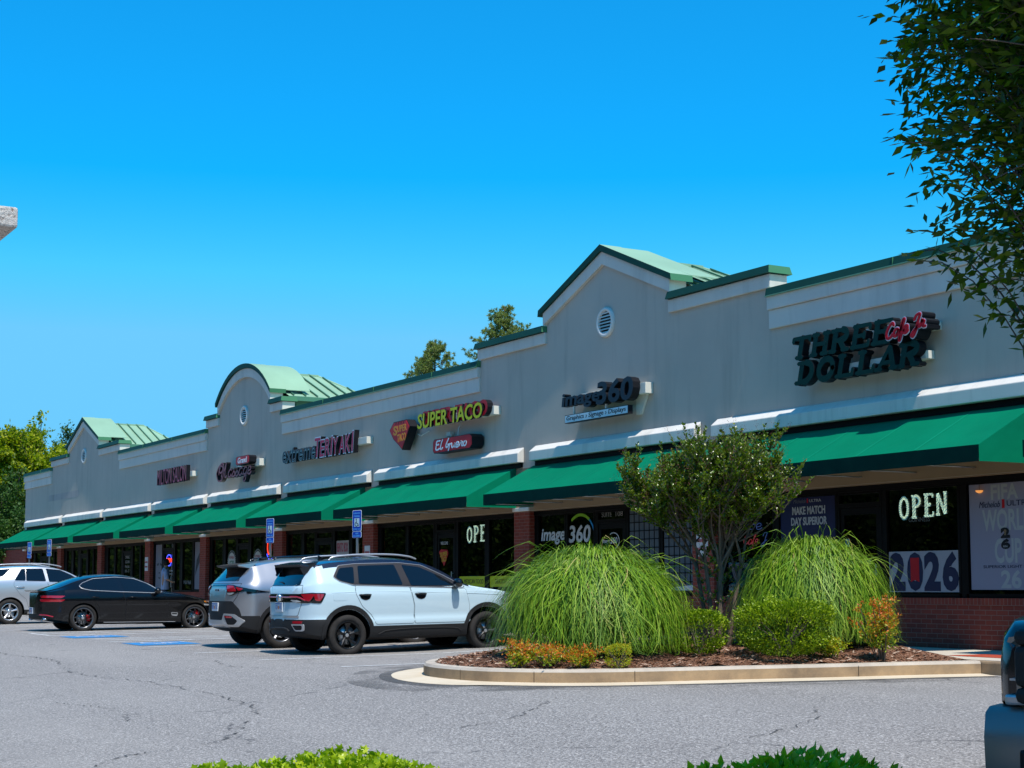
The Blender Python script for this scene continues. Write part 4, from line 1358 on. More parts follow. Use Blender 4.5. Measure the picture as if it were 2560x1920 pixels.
# pines behind the roof
M['needles'] = leaf_mat('pine_needles', [(.0, (.12, .16, .04)), (.6, (.22, .27, .065)), (1., (.33, .37, .12))], .5, .3, .3)
def pine(label, loc, h, seed, crown=.45, wid=2.6):
    rng = np.random.default_rng(seed)
    o = thing('pine_tree', label, 'tree', loc, 0, 'pine trees behind the roof')
    mb = MB()
    tp = [(0, 0, 0), (.05, .02, h * .35), (-.06, .05, h * .7), (.02, 0, h)]
    mb.tube(tp, [.24, .19, .10, .02], 8)
    PP, DD = [], []
    nb = int(h * crown * 13)
    for k in range(nb):
        u = k / nb
        z = h * (1 - crown) + h * crown * u * .97
        ln = wid * (1 - u) ** .95 * rng.uniform(.55, 1.1) + .25
        a = rng.uniform(0, 6.28)
        d = np.array([math.cos(a), math.sin(a), .12 + .35 * u])
        p = np.array([0, 0, z]); pts = [p]
        for s in range(5):
            d = d + rng.normal(0, .10, 3) + np.array([0, 0, .07]); d /= np.linalg.norm(d)
            pts.append(pts[-1] + d * ln / 5)
        mb.tube(pts, list(np.linspace(.045 * (1.15 - u), .012, 6)), 5)
        for s in range(int(4 + ln * 9)):
            t = rng.uniform(.4, 1) * 5; i = min(4, int(t))
            q = pts[i] + (pts[i + 1] - pts[i]) * (t - i) + rng.normal(0, .17, 3) * np.array([1, 1, .7])
            m = 40
            dirs = unit(rng.normal(0, 1, (m, 3)) + np.array([0, 0, .35]))
            PP.append(np.tile(q, (m, 1))); DD.append(dirs)
    mb.build('trunk', M['bark_pine'], o)
    P = np.concatenate(PP); D_ = np.concatenate(DD)
    L = rng.uniform(.10, .19, len(P))
    link('crown', leaves_mesh('crown', P, D_, L, L * .2, M['needles'], .2, .6, rng), o)
pine('pine behind the roof above the teriyaki sign, set apart on the left', (-71.0, 20.2, -.3), 13.5, 71, .34, 3.1)
pine('tallest pine behind the roof left of the near gable', (-69.2, 23.2, -.3), 15.3, 72, .36, 3.2)
pine('shorter pine leaning on the tallest one behind the roof', (-72.8, 23.8, -.3), 12.7, 73, .3, 2.6)
pine('pine half hidden by the near gable', (-67.2, 26.2, -.3), 15.3, 74, .30, 2.0)

# near tree reaching in from the right, its leaves big in the picture
def near_tree():
    rng = np.random.default_rng(81)
    x, y = -3.80, -11.50
    z = gz(x, y)
    o = thing('street_tree', 'near leafy tree reaching in at the upper right corner', 'tree', (x, y, z))
    mb = MB()
    c = np.array([0, 0, 4.30]); Rr = np.array([1.36, 1.36, 2.15])
    mb.tube([(0, 0, -.1), (.03, .02, 1.0), (.0, .05, 2.1), (0, 0, 3.6), (.05, 0, 5.0)], [.11, .09, .075, .05, .02], 8)
    PP, DD, LL, P2, D2, L2 = [], [], [], [], [], []
    for k in range(4300):
        d = rng.normal(0, 1, 3); d /= np.linalg.norm(d)
        q = rng.uniform(.05, 1) ** .36 * (1 + rng.normal(0, .05) + .10 * math.sin(3 * math.atan2(d[1], d[0]) + 4 * d[2]))
        tip = c + d * Rr * q
        if tip[2] < 2.4: continue
        st = np.array([0, 0, max(1.6, min(4.9, tip[2] - .35 - .5 * rng.uniform()))]) + np.array([d[0], d[1], 0]) * Rr * q * .45
        pts = []
        for s in range(6):
            t = s / 5
            pts.append(st * (1 - t) + tip * t + np.array([0, 0, .28 * math.sin(t * math.pi * .8) - .10 * t * t]))
        if k % 2 == 0: mb.tube(pts, list(np.linspace(.005, .002, 6)), 4)
        if k % 40 == 0: mb.tube([(0, 0, max(2.1, st[2] - .7)), st * .6 + np.array([0, 0, st[2] * .36]), st], [.022, .015, .010], 5)
        A = np.array(pts); dr = A[-1] - A[-3]; dr /= np.linalg.norm(dr)
        for s in range(22):
            t = (.12 + .88 * s / 21) * 5; i = min(4, int(t))
            p = A[i] + (A[i + 1] - A[i]) * (t - i)
            side = np.cross(dr, np.array([0, 0, 1.])) * (1 if s % 2 else -1)
            dd = dr * .8 + side * rng.uniform(.5, 1.0) + np.array([0, 0, rng.uniform(-.65, .1)])
            PP.append(p); DD.append(dd); LL.append(rng.uniform(.048, .078))
    mb.build('trunk', M['bark'], o)
    # one closer spray of broad pale leaves hanging out of the front of the crown
    mb = MB()
    pa, da, la = [], [], []
    for s in range(26):
        a0 = np.array([.26, -.62, 3.22]) + rng.normal(0, .14, 3)
        d = np.array([-.62, -.42, .05]) + rng.normal(0, .22, 3); d /= np.linalg.norm(d)
        ln = rng.uniform(.25, .5)
        pts = [a0 + d * ln * t + np.array([0, 0, -.06 * t * t]) for t in np.linspace(0, 1, 5)]
        mb.tube(pts, [.004, .0035, .003, .0025, .002], 4)
        for k in range(10):
            p = a0 + d * ln * (k + 1) / 10
            side = np.cross(d, np.array([0, 0, 1.])) * (1 if k % 2 else -1)
            pa.append(p); da.append(d * .7 + side * .8 + np.array([0, 0, rng.uniform(-.3, .25)])); la.append(rng.uniform(.05, .075))
    PP += pa; DD += da; LL += la
    m = 26000                                      # leaves filling the crown between the twigs
    d = unit(rng.normal(0, 1, (m, 3)))
    qq = rng.uniform(.25, 1, m) ** .5 * (.97 + .10 * np.sin(3 * np.arctan2(d[:, 1], d[:, 0]) + 4 * d[:, 2]) + rng.normal(0, .03, m))
    Q = c + d * Rr * qq[:, None]
    D2_ = np.stack([d[:, 0] * .6, d[:, 1] * .6, np.full(m, -.35)], 1) + rng.normal(0, .45, (m, 3))
    ok = Q[:, 2] > 2.35
    PP += list(Q[ok]); DD += list(D2_[ok]); LL += list(rng.uniform(.048, .078, int(ok.sum())))
    mb.tube([(0, 0, 2.9), (.1, -.3, 3.15), (.26, -.62, 3.22)], [.02, .014, .006], 5)
    mb.build('front_twigs', M['bark'], o)
    LL = np.array(LL)
    link('crown', leaves_mesh('crown', np.array(PP), np.array(DD), LL, LL * .40, M['tl_near'], .2, .9, rng), o)
near_tree()

# wooded bank across the road: never in the picture itself, but the windows and cars mirror it
def wood_bank():
    rng = np.random.default_rng(91)
    n = 90000
    X = rng.uniform(-190, 25, n); base = -38 - 6 * rng.uniform(0, 1, n) ** .5
    hgt = 12.5 + 2.4 * np.sin(X * .23) + 1.7 * np.sin(X * .61 + 1) + 1.2 * np.sin(X * 1.7)
    Z = -1 + hgt * rng.uniform(0, 1, n) ** .8
    Y = base - 3 * np.sin(X * .5) - (Z / 12) * 2 - rng.exponential(1.5, n)
    P = np.stack([X, Y, Z], 1)
    L = rng.uniform(.22, .55, n)
    e_ = n // 5                                  # the bank turns the corner beyond the far end
    P[:e_, 0] = -125 - rng.uniform(0, 12, e_) - 2 * np.sin(Y[:e_]); P[:e_, 1] = rng.uniform(-48, 4, e_); P[:e_, 2] = -1 + 8 * rng.uniform(0, 1, e_)
    me = leaves_mesh('woodland', P, rng.normal(0, 1, (n, 3)), L, L * .8, leaf_mat('wood_leaves', [(.0, (.010, .022, .005)), (.7, (.028, .05, .008)), (1., (.07, .11, .015))], .6, .25, .1), .2, .5, rng)
    o = link('woodland', me)
    tag(o, kind='stuff')
wood_bank()
mb = MB()                                              # unseen rise, added to keep sky out of the window reflections
xs_ = np.arange(-460, 61, 6.)
hv = []
for x in xs_:
    h_ = 11 + 3 * math.sin(x * .21) + 1.6 * math.sin(x * .67)
    hv += [(x, -44, -1.2), (x, -50, h_ * .75), (x, -56, h_), (x, -80, h_ + 2), (x, -120, -1.2)]
mb.add(hv, [(i * 5 + j, i * 5 + j + 1, (i + 1) * 5 + j + 1, (i + 1) * 5 + j) for i in range(len(xs_) - 1) for j in range(4)], 0, True)
tag(mb.build('reflection_backing', plain('dark_backing', (.012, .022, .008), .95, spec=0, var=.5, vscale=.6)), kind='structure')
# ------------------------------------------------------------------ vehicles
def paint(name, col, metal=.0, rough=.35, coat=1., spec=.5):
    m, t, b = new_mat(name)
    b.inputs['Base Color'].default_value = (*col, 1)
    b.inputs['Metallic'].default_value = metal
    b.inputs['Roughness'].default_value = rough
    b.inputs['Specular IOR Level'].default_value = spec
    b.inputs['Coat Weight'].default_value = coat
    b.inputs['Coat Roughness'].default_value = .02
    n = noise(t, coords(t), 900, 1)
    if metal:
        bump(t, n, b, .03, .0005)
    return m
M['cladding'] = plain('dark_grey_plastic', (.024, .0235, .024), .6, 0, .15, bmp=.1, bscale=600)
M['rubber'] = plain('dusty_tyre_rubber', (.030, .027, .025), .85, 0, .2, var=.35, vscale=8)
M['well'] = plain('black_wheel_arch', (.004, .004, .004), .95, 0, .05)
M['rim_black'] = plain('gloss_black_rim', (.006, .006, .0065), .3, 0, .3, .3)
M['rim_grey'] = plain('dark_silver_rim', (.20, .20, .21), .3, .9)
M['rim_silver'] = plain('silver_rim', (.62, .62, .63), .25, .9)
M['carglass'] = plain('dark_car_glass', (.004, .005, .007), .02, 0, .5, .3)
M['gloss_black'] = plain('gloss_black_trim', (.004, .004, .005), .12, 0, .4, .6)
M['red_lens'] = plain('red_lamp_lens', (.34, .008, .018), .10, 0, .6, 1)
M['clear_lens'] = plain('clear_lamp_lens', (.52, .53, .54), .12, .4, .6, 1)
M['amber'] = plain('amber_lens', (.75, .22, .015), .15, 0, .5, 1)
M['plate'] = plain('white_number_plate', (.62, .64, .66), .4)
M['plate_blue'] = plain('blue_print', (.05, .12, .36), .5)
M['pillar_trim'] = plain('grey_black_pillar', (.030, .028, .032), .45, 0, .2)
M['satin'] = plain('satin_silver_trim', (.50, .50, .51), .35, .7)
M['red_caliper'] = plain('red_caliper', (.38, .01, .012), .4)
M['seatdark'] = plain('dark_cabin', (.012, .012, .013), .8)

def chaikin(P, n=2, closed=False):
    P = [np.array(p, float) for p in P]
    for _ in range(n):
        Q = [] if closed else [P[0]]
        rng_ = range(len(P)) if closed else range(len(P) - 1)
        for i in rng_:
            a, b = P[i], P[(i + 1) % len(P)]
            Q += [a * .75 + b * .25, a * .25 + b * .75]
        if not closed: Q.append(P[-1])
        P = Q
    return P

def round_poly(P, r):
    P = [np.array(p, float) for p in P]
    out = []
    n = len(P)
    for i in range(n):
        a, b, c = P[i - 1], P[i], P[(i + 1) % n]
        la, lc = np.linalg.norm(a - b), np.linalg.norm(c - b)
        k = min(r, .42 * la, .42 * lc)
        p0, p2 = b + (a - b) / max(la, 1e-9) * k, b + (c - b) / max(lc, 1e-9) * k
        for t in (0, .33, .67, 1): out.append(p0 * (1 - t) ** 2 + 2 * b * t * (1 - t) + p2 * t * t)
    return out

class Car:
    """u runs rear to front, v to the car's right, z up; the object's own axes are (v, u, z)"""
    def __init__(s, root, spec, body_mats):
        s.root, s.S = root, spec
        S = spec
        sil = chaikin(S['sil'], 2)
        su, sz = [p[0] for p in sil], [p[1] for p in sil]
        for i in range(1, len(su)):
            if su[i] <= su[i - 1]: su[i] = su[i - 1] + 1e-4
        s.top = lambda u: float(np.interp(u, su, sz))
        f = lambda key: (lambda u, P=S[key]: float(np.interp(u, [p[0] for p in P], [p[1] for p in P])))
        s.zb, s.belt, s.wt = f('zb'), f('belt'), f('wt')
        u0, u1 = S['sil'][0][0], S['sil'][-1][0]
        s.u0, s.u1 = u0, u1
        W = S['W']
        def plan(u):
            a = min(1, max(0, (u - u0) / S['dr'])); b = min(1, max(0, (u1 - u) / S['df']))
            p = (1 - (1 - a) ** S['nr']) ** (1 / S['nr']); q = (1 - (1 - b) ** S['nf']) ** (1 / S['nf'])
            return min(p, q)
        s.plan = plan
        side = S['side']
        us = list(u0 + S['dr'] * (1 - np.cos(np.linspace(.03, math.pi / 2, 22)))) + list(np.arange(u0 + S['dr'] + .06, u1 - S['df'] - .02, .075)) + list(u1 - S['df'] * (1 - np.cos(np.linspace(math.pi / 2, .03, 22))))
        lev = S['levels']
        V, idx = [], []
        for u in us:
            p = plan(u); zt = s.top(u); zb = s.zb(u)
            zt = max(zt, zb + .12)
            ze = min(s.belt(u), zt - .03)
            wl = W * p; wt = s.wt(u) * p
            sec = [(0, zb), (wl * .5, zb), (wl * .84, zb)]
            for l_ in lev:
                z = min(max(zb + l_ * .0 + 0, l_), ze) if l_ > 0 else zb + .05
                z = min(max(z, zb + .05), ze)
                sec.append((wl * float(np.interp(z, [q[0] for q in side], [q[1] for q in side])), z))
            wb = wl * float(np.interp(ze, [q[0] for q in side], [q[1] for q in side]))
            sec.append((wb, ze))
            cr = min(.055, .45 * (zt - ze))
            zed = zt - cr
            wtt = min(wt, wb - .004)
            for k in range(1, 7):
                f_ = k / 6
                sec.append((wb + (wtt - wb) * (f_ ** 1.12), ze + (zed - .018 - ze) * f_))
            sec.append((wtt - .018 * p, zed + .004))
            for f_ in (.88, .7, .5, .25, 0): sec.append((wtt * f_, zt - cr * f_ ** 2.2))
            V.append(sec)
        n = len(V[0])
        verts, faces, mi = [], [], []
        full = 2 * n - 2
        for sec, u in zip(V, us):
            ring = [(v, u, z) for v, z in sec] + [(-v, u, z) for v, z in sec[-2:0:-1]]
            verts += ring
        for i in range(len(us) - 1):
            for k in range(full):
                a, b = i * full + k, i * full + (k + 1) % full
                faces.append((a, a + full, b + full, b))
        faces.append(tuple(range(full))); faces.append(tuple(range((len(us) - 1) * full + full - 1, (len(us) - 1) * full - 1, -1)))
        clad = S.get('clad', 0)
        for fc in faces:
            z = sum(verts[q][2] for q in fc) / len(fc); u = sum(verts[q][1] for q in fc) / len(fc)
            c = clad(u) if callable(clad) else clad
            mm = 2 if z < c else 0
            if S.get('roofmat') and S['roofmat'](u, z): mm = 3
            mi.append(mm)
        me = bpy.data.meshes.new('body')
        me.from_pydata(verts, [], faces)
        for q in body_mats: me.materials.append(q)
        me.polygons.foreach_set('material_index', mi)
        bm = bmesh.new(); bm.from_mesh(me)
        bmesh.ops.remove_doubles(bm, verts=bm.verts, dist=.0004)
        bmesh.ops.dissolve_degenerate(bm, edges=bm.edges, dist=.0002)
        bmesh.ops.recalc_face_normals(bm, faces=bm.faces)
        bm.to_mesh(me)
        # cut the wheel arches
        o = bpy.data.objects.new('body', me); COL.objects.link(o)
        cut = MB()
        for ua in (0, S['wb']):
            for sg in (-1, 1):
                a, b = sorted((sg * (W + .2), sg * (W - .36)))
                cut.lathe([(a, S['arch']), (b, S['arch'])], 'x', 56, 1, True, (0, ua, S['arch_z']))
                nn = 56; base = len(cut.v) - 2 * nn
                cut.f.append(tuple(base + k for k in range(nn))); cut.f.append(tuple(base + nn + k for k in range(nn - 1, -1, -1)))
                cut.m += [1, 1]; cut.sm += [False, False]
        co = cut.build('cutter', [body_mats[0], M['well']])
        bmc = bmesh.new(); bmc.from_mesh(co.data); bmesh.ops.recalc_face_normals(bmc, faces=bmc.faces); bmc.to_mesh(co.data); bmc.free()
        md = o.modifiers.new('b', 'BOOLEAN'); md.operation = 'DIFFERENCE'; md.object = co; md.solver = 'EXACT'; md.use_self = False
        bpy.context.view_layer.update()
        dg = bpy.context.evaluated_depsgraph_get()
        m2 = bpy.data.meshes.new_from_object(o.evaluated_get(dg), depsgraph=dg)
        bpy.data.objects.remove(o); bpy.data.objects.remove(co)
        m2.name = 'body'
        m2.polygons.foreach_set('use_smooth', np.ones(len(m2.polygons), bool))
        m2.set_sharp_from_angle(angle=R(38))
        s.body = link('body', m2, root)
        s.bvh = BVHTree.FromBMesh(bm)
        bm.free()
    def hit(s, a, z, view, sg=1):
        if view == 'side':
            r_ = s.bvh.ray_cast(Vector((sg * 3, a, z)), Vector((-sg, 0, 0)))
        elif view == 'rear':
            r_ = s.bvh.ray_cast(Vector((a, s.u0 - 2, z)), Vector((0, 1, 0)))
        elif view == 'front':
            r_ = s.bvh.ray_cast(Vector((a, s.u1 + 2, z)), Vector((0, -1, 0)))
        else:
            r_ = s.bvh.ray_cast(Vector((a, z, 4)), Vector((0, 0, -1)))
        return r_[0]
    AX = {'side': lambda sg: Vector((sg, 0, 0)), 'rear': lambda sg: Vector((0, -1, 0)), 'front': lambda sg: Vector((0, 1, 0)), 'top': lambda sg: Vector((0, 0, 1))}
    def patch(s, name, poly, view, mat, off=.004, sg=1, smooth=2, spacing=.05, parent=None, depth=.02, wrap=None):
        """a panel lying on the body surface; polygon given in the view's plane"""
        P = round_poly(poly, .03 * smooth) if smooth else [np.array(p, float) for p in poly]
        Q = []
        for i in range(len(P)):
            a, b = P[i], P[(i + 1) % len(P)]
            k = max(1, int(np.linalg.norm(b - a) / spacing))
            for j in range(k): Q.append(a + (b - a) * j / k)
        nb = len(Q)
        lo, hi = np.min(Q, 0), np.max(Q, 0)
        pts = [tuple(q) for q in Q]
        for x in np.arange(lo[0], hi[0], spacing):
            for y in np.arange(lo[1], hi[1], spacing):
                if inside(Q, x, y) and min((q[0] - x) ** 2 + (q[1] - y) ** 2 for q in Q) > (spacing * .35) ** 2: pts.append((x, y))
        rr = delaunay_2d_cdt([Vector(p) for p in pts], [(i, (i + 1) % nb) for i in range(nb)], [], 1, 1e-6)
        axv = Car.AX[view](sg)
        out = []
        last = None
        for p in rr[0]:
            h = s.hit(p.x, p.y, view, sg)
            if h is None:
                h = Vector(last) if last is not None else Vector((0, 0, 0))
                if view == 'side': h = Vector((h.x, p.x, p.y))
                elif view in ('rear', 'front'): h = Vector((p.x, h.y, p.y))
            last = h
            out.append(h + axv * off)
        mb = MB()
        mb.add(out, [tuple(f_) for f_ in rr[2]], 0, True)
        bd = [i for i in range(len(rr[0])) if rr[3][i] and rr[3][i][0] < nb]
        # skirt so that the panel has an edge
        edge = {}
        for f_ in rr[2]:
            for i in range(len(f_)):
                e = (f_[i], f_[(i + 1) % len(f_)]); edge[tuple(sorted(e))] = edge.get(tuple(sorted(e)), 0) + 1
        for (a, b), c in edge.items():
            if c == 1: mb.add([out[a], out[b], out[b] - axv * depth, out[a] - axv * depth], [(0, 1, 2, 3)], 0)
        return mb.build(name, mat, parent or s.root)
    def strip(s, name, pts, view, mat, rad=.006, sg=1, off=.0, smooth=2, parent=None, n=5, mbx=None):
        P = chaikin(pts, smooth)
        Q = []
        for a, b in zip(P[:-1], P[1:]):
            k = max(1, int(np.linalg.norm(b - a) / .05))
            for j in range(k): Q.append(a + (b - a) * j / k)
        Q.append(P[-1])
        axv = Car.AX[view](sg)
        C_ = []
        for q in Q:
            h = s.hit(q[0], q[1], view, sg)
            if h is not None: C_.append(h + axv * off)
        mb = mbx or MB()
        if len(C_) > 1: mb.tube(C_, rad, n)
        if mbx is None: return mb.build(name, mat, parent or s.root)
    def loop(s, name, poly, view, mat, rad=.008, sg=1, off=.003, smooth=2, parent=None):
        P = round_poly(poly, .03 * smooth)
        return s.strip(name, list(P) + [P[0]], view, mat, rad, sg, off, 0, parent)
    def wheels(s, R_, width, rim_r, rim_mat, style, nsp, caliper=False, half=None):
        S = s.S
        o0 = None
        W = S['W']
        for ua in (0, S['wb']):
            for sg in (1, -1):
                if o0 is None:
                    wo = bpy.data.objects.new('wheel', None); COL.objects.link(wo); wo.parent = s.root
                    t_ = MB()
                    h = width / 2
                    t_.lathe([(-h * .75, rim_r), (-h, rim_r + .02), (-h * 1.02, rim_r + (R_ - rim_r) * .5), (-h * .9, R_ - .018), (-h * .72, R_ - .003), (-h * .3, R_), (h * .3, R_), (h * .72, R_ - .003), (h * .9, R_ - .018), (h * 1.02, rim_r + (R_ - rim_r) * .5), (h, rim_r + .02), (h * .80, rim_r)], 'x', 48, 0, True)
                    for k in range(60):   # tread blocks
                        a = 2 * math.pi * k / 60
                        c, d = math.cos(a), math.sin(a)
                        for x0, x1 in ((-h * .78, -h * .1), (h * .1, h * .78)):
                            p = Vector((0, c, d)) ; tn = Vector((0, -d, c)) * .009
                            b_ = p * (R_ + .0025)
                            t_.add([b_ + tn + Vector((x0, 0, 0)), b_ - tn + Vector((x0, 0, 0)), b_ - tn + Vector((x1, 0, 0)), b_ + tn + Vector((x1, 0, 0))], [(0, 1, 2, 3)], 0)
                    t_.build('tyre', M['rubber'], wo)
                    r_ = MB()
                    r_.lathe([(h * .82, rim_r + .004), (h * .86, rim_r - .006), (h * .78, rim_r - .022), (h * .2, rim_r - .035), (-h * .7, rim_r - .02)], 'x', 48, 0, True)
                    r_.lathe([(h * .50, .0), (h * .50, .035), (h * .46, .062), (h * .30, .07)], 'x', 24, 0, True)
                    for k in range(nsp):
                        a = 2 * math.pi * (k + .25) / nsp
                        def pt(rad, ang, x): return (x, rad * math.cos(a + ang), rad * math.sin(a + ang))
                        if style == 'five':
                            prof = [(.05, .30), (.14, .17), (rim_r - .03, .14)]
                        elif style == 'blade':
                            prof = [(.05, .34), (.13, .20), (rim_r - .03, .30)]
                        else:
                            prof = [(.05, .13), (.14, .045), (rim_r - .03, .055)]
                        off_ = .22 if style == 'turbine' else 0.
                        xs_ = (h * .46, h * .60, h * .74)
                        L_ = [pt(q, -w_ + off_ * i, x) for i, ((q, w_), x) in enumerate(zip(prof, xs_))]
                        Rr = [pt(q, w_ + off_ * i, x) for i, ((q, w_), x) in enumerate(zip(prof, xs_))]
                        Cc = [pt(q, off_ * i, x + .014) for i, ((q, w_), x) in enumerate(zip(prof, xs_))]
                        vs = L_ + Cc + Rr + [(x - .05, y, z) for x, y, z in L_] + [(x - .05, y, z) for x, y, z in Rr]
                        fs = []
                        for i in range(2):
                            fs += [(i, i + 1, i + 4, i + 3), (i + 3, i + 4, i + 7, i + 6), (i, i + 9, i + 10, i + 1), (i + 6, i + 7, i + 13, i + 12)]
                        r_.add(vs, fs, 0)
                    r_.build('rim', rim_mat, wo)
                    d_ = MB()
                    d_.lathe([(h * .12, .0), (h * .12, .155), (h * .04, .155), (h * .04, 0)], 'x', 32, 0, True)
                    d_.lathe([(-h * .3, 0), (-h * .3, rim_r - .01)], 'x', 32, 1)
                    d_.build('brake_disc', [M['steel'], M['well']], wo)
                    c_ = MB(); c_.lathe([(h * .51, 0), (h * .51, .026), (h * .5, .03)], 'x', 20, 0, True)
                    c_.build('hub_badge', M['satin'], wo)
                    if caliper:
                        q_ = MB(); q_.box(h * .0, h * .34, .09, .175, -.075, .075); q_.build('caliper', M['red_caliper'], wo, bevel=.01)
                    o0 = wo
                else:
                    wo = dup_tree(o0, s.root)
                wo.location = (sg * (W - width / 2 - S.get('inset', .02)), ua, R_ - .004)
                wo.rotation_euler = (.35 * ua, 0, 0 if sg > 0 else math.pi)
    def mirror(s, u, z, sg, mat_a, mat_b, out=.2):
        mb = MB()
        h = s.hit(u, z - .05, 'side', sg)
        x0 = abs(h.x) if h is not None else s.S['W'] - .05
        n = 16
        prof = [(0, .0), (.03, .055), (.08, .075), (.15, .078), (.19, .06), (.215, .0)]
        vs, fs = [], []
        for a_, r_ in prof:
            for k in range(n):
                t = 2 * math.pi * k / n
                vs.append((sg * (x0 + .04 + a_), u + r_ * .75 * math.cos(t) + (.02 if math.cos(t) > 0 else -.01), z + r_ * 1.0 * math.sin(t)))
        fs = [(i * n + k, i * n + (k + 1) % n, (i + 1) * n + (k + 1) % n, (i + 1) * n + k) for i in range(len(prof) - 1) for k in range(n)]
        mb.add(vs, fs, 0, True)
        mb.add([(sg * (x0 - .05), u + .05, z - .09), (sg * (x0 - .05), u - .04, z - .09), (sg * (x0 + .1), u - .04, z - .035), (sg * (x0 + .1), u + .05, z - .035),
                (sg * (x0 - .05), u + .05, z - .12), (sg * (x0 - .05), u - .04, z - .12), (sg * (x0 + .1), u - .04, z - .075), (sg * (x0 + .1), u + .05, z - .075)],
               [(0, 1, 2, 3), (4, 7, 6, 5), (0, 4, 5, 1), (1, 5, 6, 2), (2, 6, 7, 3), (3, 7, 4, 0)], 1)
        return mb.build('wing_mirror', [mat_a, mat_b], s.root)
    def handle(s, u, z, sg, mat, parent, ln=.2):
        h = s.hit(u, z, 'side', sg)
        x = sg * (abs(h.x) + .012)
        mb = MB()
        mb.tube([(x - sg * .02, u - ln / 2, z), (x + sg * .012, u - ln / 2 + .03, z + .002), (x + sg * .016, u, z + .004), (x + sg * .012, u + ln / 2 - .03, z + .002), (x - sg * .02, u + ln / 2, z)], [.010, .014, .015, .014, .010], 8)
        return mb.build('handle', mat, parent)
    def plate(s, v, z, view, txt, sg=1, w_=.305, h=.152, col=None):
        hit = s.hit(v, z, view)
        y = hit.y - .02
        mb = MB(); mb.box(v - w_ / 2, v + w_ / 2, y - .004, y + .02, z - h / 2, z + h / 2, 0)
        po = mb.build('number_plate', [M['plate']], s.root, bevel=.003)
        mb = MB()
        mb.box(v - w_ / 2 + .01, v + w_ / 2 - .01, y - .0055, y - .0045, z + h / 2 - .03, z + h / 2 - .012, 0)
        mb.box(v - .022, v + .022, y - .006, y - .0045, z - .035, z + .02, 1)
        mb.build('plate_print', [M['plate_blue'], plain('orange_print', (.55, .2, .06), .5)], po)
        text('plate_text', txt[:3], v - w_ / 2 + .018, v - .03, z - .045, z + .032, y - .007, .001, M['plate_blue'], po)
        text('plate_text', txt[3:], v + .03, v + w_ / 2 - .018, z - .045, z + .032, y - .007, .001, M['plate_blue'], po)
    def mark(s, name, txt, v0, v1, z0, z1, view, mat, parent=None):
        hit = s.hit((v0 + v1) / 2, (z0 + z1) / 2, view)
        return text(name, txt, v0, v1, z0, z1, hit.y - .016, .02, mat, parent or s.root)

def seats(car, us, z, mat):
    pass

def under(o):
    for p in o.data.polygons:
        if p.normal.z < -.1: p.material_index = 1

